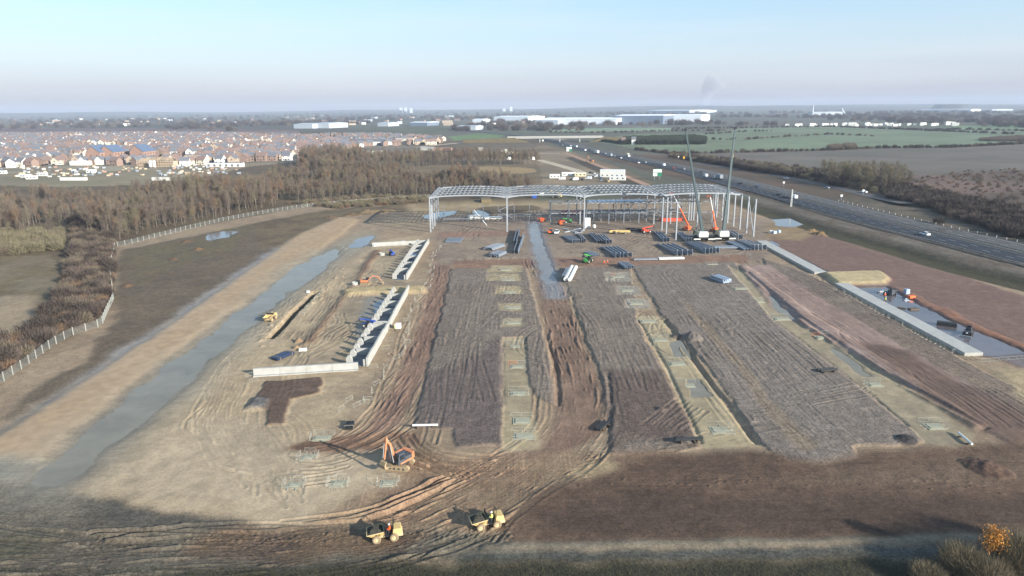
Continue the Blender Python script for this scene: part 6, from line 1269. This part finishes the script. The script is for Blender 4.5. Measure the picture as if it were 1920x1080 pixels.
# bridge over the motorway
bx, by = G(1075, 266); bx = mwx(by)+12; t = thing('road_bridge', 'pale concrete bridge carrying a road over the motorway', 'bridge', (bx, by, 0)); MB().box(-70,60,-5,5,5.2,6.6).build('deck', CONC, t); MB().box(-70,60,-5.3,-5.02,6.6,7.8).box(-70,60,5.02,5.3,6.6,7.8).build('parapet', CONC, t)
for x in (-26, 1, 28): MB().box(x-.6,x+.6,-4,4,0,5.2).build('pier', CONC, t)
for s in (-1, 1): o = MB().prism([(s*40,0),(s*130,0),(s*130,4.5),(s*60,6.4)], -6, 6, 'y').build('abutment_bank', mat('bank_grass', C((96,88,68)), .95, var=.2, scale=.2), t)
# ---------------------------------------------------------------- compound behind the frame
for (px, py, L, rz, m, l) in ((1040,334,8,.0,C_WHT,'pale cream cabin at the end of the compound'),(1066,330,11,.0,C_WHT,'long white cabin with dark door in the compound'),(1088,331,9,.0,C_BEI,'beige cabin behind the parked vans'),(1158,338,12,-.25,C_WHT,'low white cabin in front of the double-stacked block')): g = G(px, py); cabin((g[0], g[1], 0), rz, L, 3, 2.9, m, l)
g = G(1150, 333); cabin((g[0], g[1]+4, 0), -.25, 19, 6.2, 5.6, C_WHT, 'double-stacked white cabin block at the compound corner', win=5)
for k, (px, py, c, kk, l) in enumerate(((1054,337,PW,'van','white van with rounded roof parked by the cream cabin'),(1078,338,PW,'van','white van parked in front of the long cabin'),(1103,336,PW,'van','white van parked beside the beige cabin'),(1092,338,PK,'car','dark car parked between two white vans'),(1071,338,PK,'car','dark car parked beside the white van'),(1118,332,PS,'van','silver van parked in the compound lane'),(1126,335,PB,'car','blue car parked behind the silver van'),(1128,340,PS,'car','silver car at the front of the compound'),(1138,341,D_YEL,'pickup','yellow pickup in front of the white block'),(1107,325,PK,'car','dark car beside the compound track'),(1113,326,PS,'car','silver car beside the compound track'))): g = G(px, py); car((g[0], g[1], 0), rng.uniform(-.5,.5)+(1.57 if kk == 'van' else 0), c, l, kk)
g = G(1108, 305); excavator((g[0], g[1], 0), 1.2, 0, 1.25, [(2.3,4.9),(3.1,5.5),(3.9,1.9),(3.8,1.55)], 'distant orange excavator beside the track along the motorway')
def track(name, pts, w, m, z=.06):
    g = GP(pts); vs = []; b = MB()
    for i, p in enumerate(g): q = g[min(i+1, len(g)-1)]; o = g[max(i-1, 0)]; d = Vector((q[0]-o[0], q[1]-o[1])).normalized(); n = Vector((-d.y, d.x))*w/2; vs += [(p[0]-n.x, p[1]-n.y, z), (p[0]+n.x, p[1]+n.y, z)]
    b.add(vs, [(2*i, 2*i+1, 2*i+3, 2*i+2) for i in range(len(g)-1)]); return kind(b.build(name, m), 'structure')
PALE = mat('pale_track', C((168,154,134)), .9, var=.12, scale=.2)
track('dirt_road', [(1010,300),(1040,308),(1075,318),(1110,330)], 8, PALE); track('dirt_road', [(1000,288),(1060,287),(1100,302),(1160,325),(1215,348)], 5, mat('red_track', C((150,120,100)), .9, var=.12, scale=.2)); track('dirt_road', [(820,292),(900,288),(1000,288),(1050,287)], 6, PALE, .07); track('dirt_road', [(780,276),(860,268),(940,262),(1000,258),(1060,262)], 9, PALE, .08); track('estate_road', [(630,284),(650,292),(655,298),(640,303)], 9, ASPH); track('estate_road', [(735,290),(718,294),(730,300)], 9, ASPH); track('dirt_road', [(905,286),(900,276)], 6, PALE, .09)
for (px, py, l) in ((735,293,'yellow and white site machines beside the estate road'),): pass
r_ = random.Random(31)
for k in range(16):
    px = r_.uniform(940, 1010); py = r_.uniform(283, 300); g = G(px, py); o = MB().frus((-1.2,1.2,-2.2,2.2), 0, (-1.0,1.0,-1.8,1.8), r_.uniform(1.6,2.6)).build('parked_plant', r_.choice([C_WHT, C_BEI, D_YEL, C_BLK])); o.location = (g[0], g[1], 0); o.rotation_euler = (0,0,r_.uniform(0,3)); tag(o, 'small site vehicle parked on the bare earth towards the bridge', 'vehicle', 'site vehicles towards the bridge')
# ---------------------------------------------------------------- housing estate
BRK = mat('house_brick', C((136,116,106)), .9, var=.15, scale=.6); BRK2 = mat('house_brick_pale', C((168,152,134)), .9, var=.12, scale=.6); REN = mat('house_render', C((226,222,212)), .85, var=.06, scale=.6); CRM = mat('house_cream', C((192,184,168)), .85, var=.08, scale=.6); TIL_R = mat('tile_red', C((124,104,97)), .85, var=.15, scale=.8); TIL_B = mat('tile_brown', C((118,102,97)), .85, var=.15, scale=.8); SLATE = mat('slate', C((104,106,112)), .7, var=.12, scale=.8); WINF = mat('window_pane', C((50,58,68)), .15, var=.15, spec=.6); DOOR = mat('house_door', C((70,60,60)), .6)
def house(name, label, w, d, h, rise, wm, rm, gable=False):
    t = thing(name, label, 'house'); b = MB().box(-w/2,w/2,-d/2,d/2,0,h)
    b.add([(-w/2,-d/2,h),(-w/2,d/2,h),(-w/2,0,h+rise),(w/2,-d/2,h),(w/2,d/2,h),(w/2,0,h+rise)], [(0,1,2),(5,4,3)]); b.build('wall', wm, t)
    e = .35; k = rise/(d/2); rf = MB()
    for s in (-1, 1): rf.add([(-w/2-e,s*(d/2+e),h-e*k+.05),(w/2+e,s*(d/2+e),h-e*k+.05),(w/2+e,0,h+rise+.05),(-w/2-e,0,h+rise+.05),(-w/2-e,s*(d/2+e),h-e*k+.25),(w/2+e,s*(d/2+e),h-e*k+.25),(w/2+e,0,h+rise+.25),(-w/2-e,0,h+rise+.25)], [(0,1,2,3),(7,6,5,4),(0,4,5,1),(1,5,6,2),(3,7,4,0)])
    ro = rf.build('roof', rm, t); MB().box(w*.3-.4,w*.3+.4,-.35,.35,h+rise-.6,h+rise+1.0).build('chimney', BRK, ro)
    for s in (-1, 1):
        for x in (-w*.3, w*.3):
            for z in (1.0, 3.5):
                MB().box(x-.6,x+.6,s*(d/2)-.04,s*(d/2)+.04,z,z+1.2).build('window', WINF, t)
    MB().box(-.5,.5,-d/2-.04,-d/2+.04,.05,2.1).build('door', DOOR, t)
    if gable:
        for s in (-1, 1): MB().box(s*w/2-.04,s*w/2+.04,-.6,.6,3.4,4.6).build('window', WINF, t)
    return t
EST = [(-260,322),(0,316),(130,308),(300,314),(420,307),(520,304),(590,294),(640,286),(690,274),(822,274),(838,263),(700,255),(560,257),(300,252),(0,254),(-260,257)]
HG = GP(EST); hp = []; r_ = random.Random(41); yy = min(p[1] for p in HG)
while yy < max(p[1] for p in HG):
    xx = -1100+r_.uniform(0, 8); row_a = r_.choice([0, 0, math.pi/2, .25, -.3, math.pi/2+.3])
    while xx < 0:
        x = xx+r_.uniform(-2.5,2.5); y = yy+r_.uniform(-3,3)
        if inpoly(x, y, HG) and not (-430 < x < -300 and 640 < y < 715): hp.append((x, y, row_a+r_.gauss(0,.08)+r_.choice([0,0,0,math.pi/2])))
        xx += r_.choice([9, 10, 10, 11, 12, 18])
    yy += r_.choice([13, 15, 21])
hp = [p for p in hp if abs(p[0]) < .80*p[1] and vn(np.array(p[0]), np.array(p[1]), 45, 14) > -.52]; hp.sort(key=lambda p: p[1]+.2*abs(p[0]))
KINDS = [('house','red brick house with brown tiled roof in the new estate',9.5,8,5.2,3.2,BRK,TIL_B,False),('house','red brick house with red tiled roof in the new estate',10,8.2,5.2,3.2,BRK,TIL_R,False),('house','white rendered house with dark slate roof in the new estate',9,8,5.3,3.4,REN,SLATE,True),('house','cream house with red tiled roof in the new estate',9.5,8,5.2,3.4,CRM,TIL_R,True),('house','pale brick house with grey slate roof in the new estate',11,8.4,5.3,3.3,BRK2,SLATE,True),('house','red brick house with dark slate roof in the new estate',9.5,8,5.3,3.4,BRK,SLATE,False)]
def hlab(i, p): return KINDS[i][1].replace('in the new estate', 'left of the brick gables' if p[0] < -430 else 'near the brick gables and silos' if p[0] < -310 else 'near the long low cabins' if p[0] < -240 else 'towards the grey-roofed shed')
protos = [None]*6; indiv = hp[:290]; rest = hp[290:]; hk = random.Random(8)
for p in indiv:
    i = hk.choice([0,1,1,2,2,3,3,4,4,5,5])
    if protos[i] is None: protos[i] = house(*KINDS[i]); protos[i].location = (p[0], p[1], 0); protos[i].rotation_euler = (0,0,p[2]); protos[i]['group'] = 'houses of the estate'; protos[i].scale = (.84,)*3; protos[i]['label'] = hlab(i, p)
    else: dup(protos[i], (p[0], p[1], 0), p[2], hlab(i, p), 'houses of the estate', hk.uniform(.76, .95))
if rest:
    so = scatter('estate_houses', [(p[0], p[1], 0, .84) for p in rest], [[c for c in pr.children] for pr in protos if pr], 'mass of red and grey roofed houses at the back of the estate'); so['category'] = 'houses'
    so.data.attributes['rz'].data.foreach_set('value', np.array([p[2] for p in rest], np.float32))
et = [p for p in fill(EST, 24, 71, smin=.5, smax=.95) if vn(np.array(p[0]), np.array(p[1]), 45, 14) < .35]
scatter('estate_trees', et, [tree_src[1], tree_src[3], s_src['ever'], s_src['dark']], 'scattered garden trees and shrubs among the estate houses')
# brick apartment gables, the unfinished block between, scaffolded shells
BRO = mat('orange_brick', C((150,122,108)), .9, var=.1, scale=.6); ZINC = mat('zinc_roof', C((104,118,140)), .4, .3, var=.1)
def gable_block(px, py, label):
    x, y = G(px, py); t = thing('apartment_block', label, 'apartments', (x, y, 0), -.12); w, d, h, r = 13.5, 18, 9.5, 6.0
    b = MB().box(-w/2,w/2,-d/2,d/2,0,h); b.add([(-w/2,-d/2,h),(w/2,-d/2,h),(-1.5,-d/2,h+r),(-w/2,d/2,h),(w/2,d/2,h),(-1.5,d/2,h+r)], [(0,1,2),(5,4,3)]); b.build('wall', BRO, t)
    rf = MB(); 
    for a in (-w/2-.3, w/2+.3): rf.add([(a,-d/2-.3,h),(a,d/2+.3,h),(-1.5,d/2+.3,h+r+.15),(-1.5,-d/2-.3,h+r+.15),(a,-d/2-.3,h+.25),(a,d/2+.3,h+.25),(-1.5,d/2+.3,h+r+.4),(-1.5,-d/2-.3,h+r+.4)], [(0,1,2,3),(7,6,5,4),(0,4,5,1),(0,3,7,4),(1,5,6,2)])
    rf.build('roof', ZINC, t)
    for xx in (-2.2, 3.4):
        for z in (3.2, 6.2): MB().box(xx-.5,xx+.5,-d/2-.04,-d/2+.04,z,z+1.2).build('window', WINF, t)
    for yy in (-6, -2, 2, 6):
        for z in (1, 4, 7): MB().box(w/2-.04,w/2+.04,yy-.6,yy+.6,z,z+1.3).build('window', WINF, t)
gable_block(190, 305, 'orange brick apartment gable at the end of the brick block'); gable_block(215, 304, 'orange brick apartment gable beside the unfinished block'); gable_block(270, 303, 'orange brick apartment gable on the far side of the unfinished block')
x, y = G(243, 302); t = thing('unfinished_block', 'three-storey unfinished block with open window holes between brick gables', 'apartments', (x, y, 0), -.12)
for z in (0, 3.2, 6.4, 9.4): MB().box(-9,9,-5,5,z,z+.3).build('floor_slab', CONC, t)
for xx in np.linspace(-8.7, 8.7, 7):
    for z in (.3, 3.5, 6.7): MB().box(xx-.5,xx+.5,-4.9,4.9,z,z+(2.9 if z < 6 else 2.7)).build('wall_pier', BRK2, t)
TIMB = mat('new_timber', C((182,164,138)), .85, var=.15, scale=1.5)
for (px, py, w, l) in ((292,312,14,'long timber-framed shell under scaffold by the white silos'),(316,312,14,'second timber-framed shell beside the silos'),(366,308,14,'timber-roofed shell under scaffold beside the white house'),(275,314,8,'small arched timber frame in front of the brick gable')):
    x, y = G(px, py); t = thing('house_shell', l, 'unfinished house', (x, y, 0), -.1); MB().box(-w/2,w/2,-4,4,0,4.6).build('wall', BRK2, t)
    for k in range(int(w/1.1)):
        xx = -w/2+.5+k*1.1; MB().beam((xx,-4.3,4.7), (xx,0,7.8), .12,.2).beam((xx,4.3,4.7), (xx,0,7.8), .12,.2).build('roof_truss', TIMB, t)
    sc_ = MB()
    for xx in np.linspace(-w/2-.8, w/2+.8, 8): sc_.tube((xx,-5.2,0), (xx,-5.2,7), .07, 5)
    for z in (2, 4, 6): sc_.box(-w/2-1,w/2+1,-5.3,-4.5,z,z+.12)
    sc_.build('scaffold', TIMB, t)
for k, px in enumerate((286.5, 293.5)): x, y = G(px, 315); t = thing('silo', 'white mortar silo standing in front of the timber-framed shell', 'silo', (x, y-3, 0), 0, 'white silos'); MB().tube((0,0,1.4), (0,0,6), 1.25, 14).tube((0,0,.6), (0,0,1.4), .4, 10, 1.25).tube((0,0,6), (0,0,6.6), 1.25, 14, .5).build('tank', C_WHT, t); [MB().box(a-.08,a+.08,b-.08,b+.08,0,1.6).build('leg', STEEL, t) for a in (-.8,.8) for b in (-.8,.8)]
# sheds, cabins and stacked material on the estate's building land
def far_block(pxa, pxb, py, h, depth, m, label, cat='shed', roofm=None, rise=.8, dark=0):
    a = Vector(G(pxa, py)); b = Vector(G(pxb, py)); d = b-a; L = d.length; t = thing(cat.replace(' ', '_'), label, cat, (a.x, a.y, 0), math.atan2(d.y, d.x)); MB().box(0,L,0,depth,0,h).build('wall', m, t)
    MB().add([(-.3,-.3,h+.01),(L+.3,-.3,h+.01),(L+.3,depth+.3,h+.01),(-.3,depth+.3,h+.01),(-.3,depth/2,h+rise),(L+.3,depth/2,h+rise)], [(0,1,5,4),(3,4,5,2),(0,4,3),(1,2,5),(0,3,2,1)]).build('roof', roofm or m, t)
    for k in range(dark): MB().box(L*(k+.3)/dark,L*(k+.7)/dark,-.06,.02,.3,h*.7).build('loading_door', SLATE, t)
    return t
far_block(657, 722, 273, 5, 16, REN, 'long grey-roofed shed with white wall beyond the estate', roofm=SLATE, rise=3, dark=3); far_block(742, 772, 271, 5, 12, CRM, 'cream shed with shallow roof at the end of the estate', roofm=CRM, rise=2.5); far_block(386, 452, 313, 3.2, 6, REN, 'long low white and blue cabins in front of the estate', 'site cabins', ZINC, .3, 6); far_block(131, 164, 310, 3.2, 6, REN, 'long low white shed beside the brick gables', roofm=REN, rise=.6); far_block(690, 712, 289, 3.5, 10, REN, 'white-roofed unit among the estate roads', 'sales unit', SLATE, 1); far_block(788, 812, 282, 3, 5, CONC, 'row of pale blocks on the grass beyond the estate', 'stacked blocks'); far_block(812, 846, 282, 2.4, 5, BRO, 'long orange stack of bricks on the grass beyond the estate', 'stacked bricks')
for (pxa, pxb, py, n, l) in ((115,162,338,9,'white wrapped block stack in the row on the grass before the wood'),(287,318,338,6,'white wrapped block stack in the short row on the grass')):
    for k in range(n):
        px = pxa+(pxb-pxa)*(k+.5)/n; x, y = G(px, py); o = MB().box(-1.1,1.1,-1.2,1.2,0,1.9).box(-1.15,1.15,-1.25,1.25,1.9,2.0).build('wrapped_stack', C_WHT); o.location = (x, y, 0); tag(o, l, 'block stack', 'wrapped block stacks')
r_ = random.Random(51)
for k in range(190):
    px = r_.uniform(-40, 450); py = r_.uniform(313, 332)-.02*max(0, px-200); x, y = G(px, py); m = r_.choice([C_WHT, BRO, TIMB, TIMB, CONC, STEEL, STEEL]); s = r_.uniform(.5, 1.3); nm, lb, ct = {C_WHT:('wrapped_pallet','white wrapped pallet on the building land before the estate','pallet'),BRO:('brick_pallet','pallet of orange bricks on the building land before the estate','pallet'),TIMB:('timber_pack','pack of new timber on the building land before the estate','timber'),CONC:('block_pallet','pallet of grey blocks on the building land before the estate','pallet'),STEEL:('skip_bin','grey steel skip on the building land before the estate','skip')}[m]
    o = MB().box(-s*1.2,s*1.2,-s,s,.12,s*1.1).box(-s*1.1,s*1.1,-s*.9,s*.9,0,.118).build(nm, m); o.location = (x, y, 0); o.rotation_euler = (0,0,r_.uniform(0,3)); tag(o, lb, ct, nm.replace('_', ' ')+'s on the building land')
for (px, py, l) in ((48,333,'white cabin among orange plant on the building land'),(60,336,'low white cabin beside heaps on the building land'),(4,326,'white cabin at the edge of the building land'),(80,330,'small white cabin on the grass'),(172,324,'white van body beside the brick gables')): g = G(px, py); cabin((g[0], g[1], 0), r_.uniform(-.3,.3), 8, 3, 2.8, C_WHT, l)
for k in range(9): px = 62+k*6.5; g = G(px, 310+r_.uniform(-1,1)); car((g[0], g[1], 0), r_.uniform(-.3,.3), r_.choice([PW, PS, PK, PB]), 'car parked in the row beside the long white shed', 'car', 'cars parked by the estate')
# ---------------------------------------------------------------- far buildings
WHS = mat('warehouse_white', C((226,230,234)), .5, var=.03, scale=.02); WHG = mat('warehouse_grey', C((170,178,186)), .5, var=.04, scale=.02); WHB = mat('warehouse_blue', C((104,116,134)), .5, var=.04, scale=.02)
far_block(1010, 1155, 233.5, 14, 160, WHS, 'long white warehouse beside the blue-grey one', 'warehouse', WHS, 4); far_block(1152, 1243, 232.5, 22, 190, WHB, 'blue-grey warehouse wall in front of the white one', 'warehouse', WHS, 3); far_block(1244, 1314, 230, 20, 150, WHS, 'white warehouse beyond the blue-grey wall', 'warehouse', WHS, 3); far_block(1212, 1292, 214, 22, 300, WHG, 'hazy pale warehouse on the rise behind the white ones', 'warehouse', WHS, 3); far_block(1003, 1046, 233.8, 12, 60, WHG, 'small grey unit at the end of the long white warehouse', 'warehouse', WHS, 2)
far_block(551, 586, 241, 11, 90, WHG, 'left half of the big grey sheds beyond the ploughed land', 'warehouse', WHG, 2); far_block(588, 617, 240.5, 12, 90, WHG, 'pale right half of the big grey sheds beyond the ploughed land', 'warehouse', WHG, 2); far_block(708, 728, 237, 9, 60, WHG, 'pale grey shed behind the estate roofs', 'warehouse', WHG, 2); far_block(768, 801, 236, 9, 70, WHB, 'dark fronted shed with white ends behind the trees', 'warehouse', WHS, 2); far_block(856, 892, 244, 8, 50, WHG, 'low pale roofed building near the far motorway', 'warehouse', WHG, 2); far_block(886, 906, 231.5, 12, 50, WHS, 'small white building on the far slope', 'warehouse', WHS, 2); far_block(926, 990, 226, 14, 140, WHS, 'far white industrial roofs in the haze', 'warehouse', WHS, 3)
far_block(1716, 1860, 208, 9, 200, WHG, 'very long hazy pale depot below the flat-topped hill', 'warehouse', WHG, 3); far_block(1796, 1820, 209.5, 14, 100, WHS, 'bright white shed at the depot below the hill', 'warehouse', WHS, 2)
for (px, h) in ((752,60),(761,58),(771,52),(958,58),(945,40)): g = G(px, 214.2 if px < 900 else 212.0); t = thing('tower_block', 'hazy pale tower block in the distant town', 'tower block', (g[0], g[1], 0), .2, 'distant tower blocks'); MB().box(-14,14,-10,10,0,h).build('wall', WHG, t); MB().box(-5,5,-4,4,h,h+4).build('roof_house', WHG, t)
r_ = random.Random(61)
for k in range(46):
    px = r_.uniform(1465, 1810); py = 236.5-.004*(px-1465)+r_.uniform(-1.2, 1.0); g = G(px, py); L = r_.uniform(5, 14); o = MB().box(-L/2,L/2,-2,2,0,r_.uniform(3.5,7.5)).box(-L/2+.2,L/2-.2,-1.8,1.8,-.3,0).build('parked_trailer', C_WHT); o.location = (g[0], g[1], 0); o.rotation_euler = (0,0,r_.uniform(-.4,.4)); tag(o, 'tiny white trailer in the park beyond the green fields', 'trailer', 'white trailers beyond the fields')
for k in range(90):
    px = r_.uniform(0, 1000); py = 216+20*r_.random(); g = G(px, py); s = r_.uniform(6, 16); t = None
    o = MB().box(-s,s,-s*.6,s*.6,0,r_.uniform(5,9)).build('distant_building', r_.choice([REN, WHG, BRK2, BRK2, BRK, TIL_B])); o.location = (g[0], g[1], 0); o.rotation_euler = (0,0,r_.uniform(-.6,.6)); tag(o, 'tiny hazy building in the distant town', 'building', 'distant town buildings')
far_block(1165, 1172, 270, 5, 8, BRK, 'red farmhouse at the end of the evergreen belt', 'farmhouse', TIL_R, 3.5); far_block(1184, 1192, 271, 6, 8, REN, 'white farmhouse in front of the evergreen belt', 'farmhouse', SLATE, 3.5)
# quarry plant with chimney, flat-topped hill
g = G(1547, 216); t = thing('quarry_plant', 'hazy grey plant with chimney and slanting conveyor on the plain', 'plant', (g[0], g[1], 0)); MB().box(-70,70,-25,25,0,16).build('hall', WHG, t); MB().tube((-60,0,16), (-60,0,48), 4, 10, 3).build('chimney', WHG, t); MB().beam((95,0,2), (75,0,30), 5).build('conveyor', WHG, t)
g = G(1782, 206); hl = MB(); n = 28; vs = []; R1 = np.random.default_rng(4).uniform(.9,1.1,n)
for (rr, z) in ((1.0,0),(.8,30),(.74,42),(0.01,44)):
    for i in range(n): a = 6.283*i/n; vs.append((150*rr*R1[i]*math.cos(a), 150*rr*R1[i]*math.sin(a), z))
hl.add(vs, [(j*n+i, j*n+(i+1) % n, (j+1)*n+(i+1) % n, (j+1)*n+i) for j in range(3) for i in range(n)]); o = hl.build('hill', mat('hill_wood', C((64,66,62)), .95, var=.2, scale=.02), smooth=True); o.location = (g[0], g[1], -1); kind(o, 'structure')
# ---------------------------------------------------------------- hazy winter air
hb = MB().box(-9400, 9400, -500, 10450, -3, 125)
hzm = bpy.data.materials.new('haze_air'); hzm.use_nodes = True; nt = hzm.node_tree
for n in list(nt.nodes): nt.nodes.remove(n)
ho = nt.nodes.new('ShaderNodeOutputMaterial'); hv = nt.nodes.new('ShaderNodeVolumePrincipled')
hv.inputs['Color'].default_value = (.70, .80, .98, 1); hv.inputs['Density'].default_value = HAZE/KS; hv.inputs['Anisotropy'].default_value = 0.0
nt.links.new(hv.outputs['Volume'], ho.inputs['Volume'])
ho_ = hb.build('haze', hzm); kind(ho_, 'stuff')
# drifting steam beyond the plain: one soft closed body of thin mist
st = MB(); 
def far_at(px, py, y): d = RMn @ np.array([(px-960)/FPX, -(py-540)/FPX, -1.0]); t = y/d[1]; return (d[0]*t, y, HC+d[2]*t)
for (px, py, r) in ((1324,196,60),(1324,186,80),(1325,177,100),(1328,168,120),(1332,160,135),(1336,153,120),(1344,160,110),(1353,161,70),(1333,149,90),(1361,161,40)):
    c = far_at(px, py, 11600); st.ball(c, r, 12, 8)
sm = bpy.data.materials.new('steam'); sm.use_nodes = True; nt = sm.node_tree
for n in list(nt.nodes): nt.nodes.remove(n)
so_ = nt.nodes.new('ShaderNodeOutputMaterial'); sv = nt.nodes.new('ShaderNodeVolumePrincipled'); sv.inputs['Color'].default_value = (.78,.80,.86,1); sv.inputs['Density'].default_value = .005/KS; nt.links.new(sv.outputs['Volume'], so_.inputs['Volume'])
sp_ = st.build('steam_plume', sm, smooth=True); kind(sp_, 'stuff'); rm_ = sp_.modifiers.new('remesh', 'REMESH'); rm_.mode = 'VOXEL'; rm_.voxel_size = 22.0
dm = sp_.modifiers.new('lumps', 'DISPLACE'); tx_ = bpy.data.textures.new('puff', 'CLOUDS'); tx_.noise_scale = 90; dm.texture = tx_; dm.strength = 70; dm.texture_coords = 'LOCAL'
# ---------------------------------------------------------------- layout units to metres
for o in list(sc.objects):
    if o.parent is None and o.type in ('MESH', 'EMPTY'):
        o.location = o.location*KS; o.scale = o.scale*KS
    elif o.type == 'CAMERA':
        camo.matrix_world = Matrix.Translation((0, 0, HC*KS)) @ RM.to_4x4()
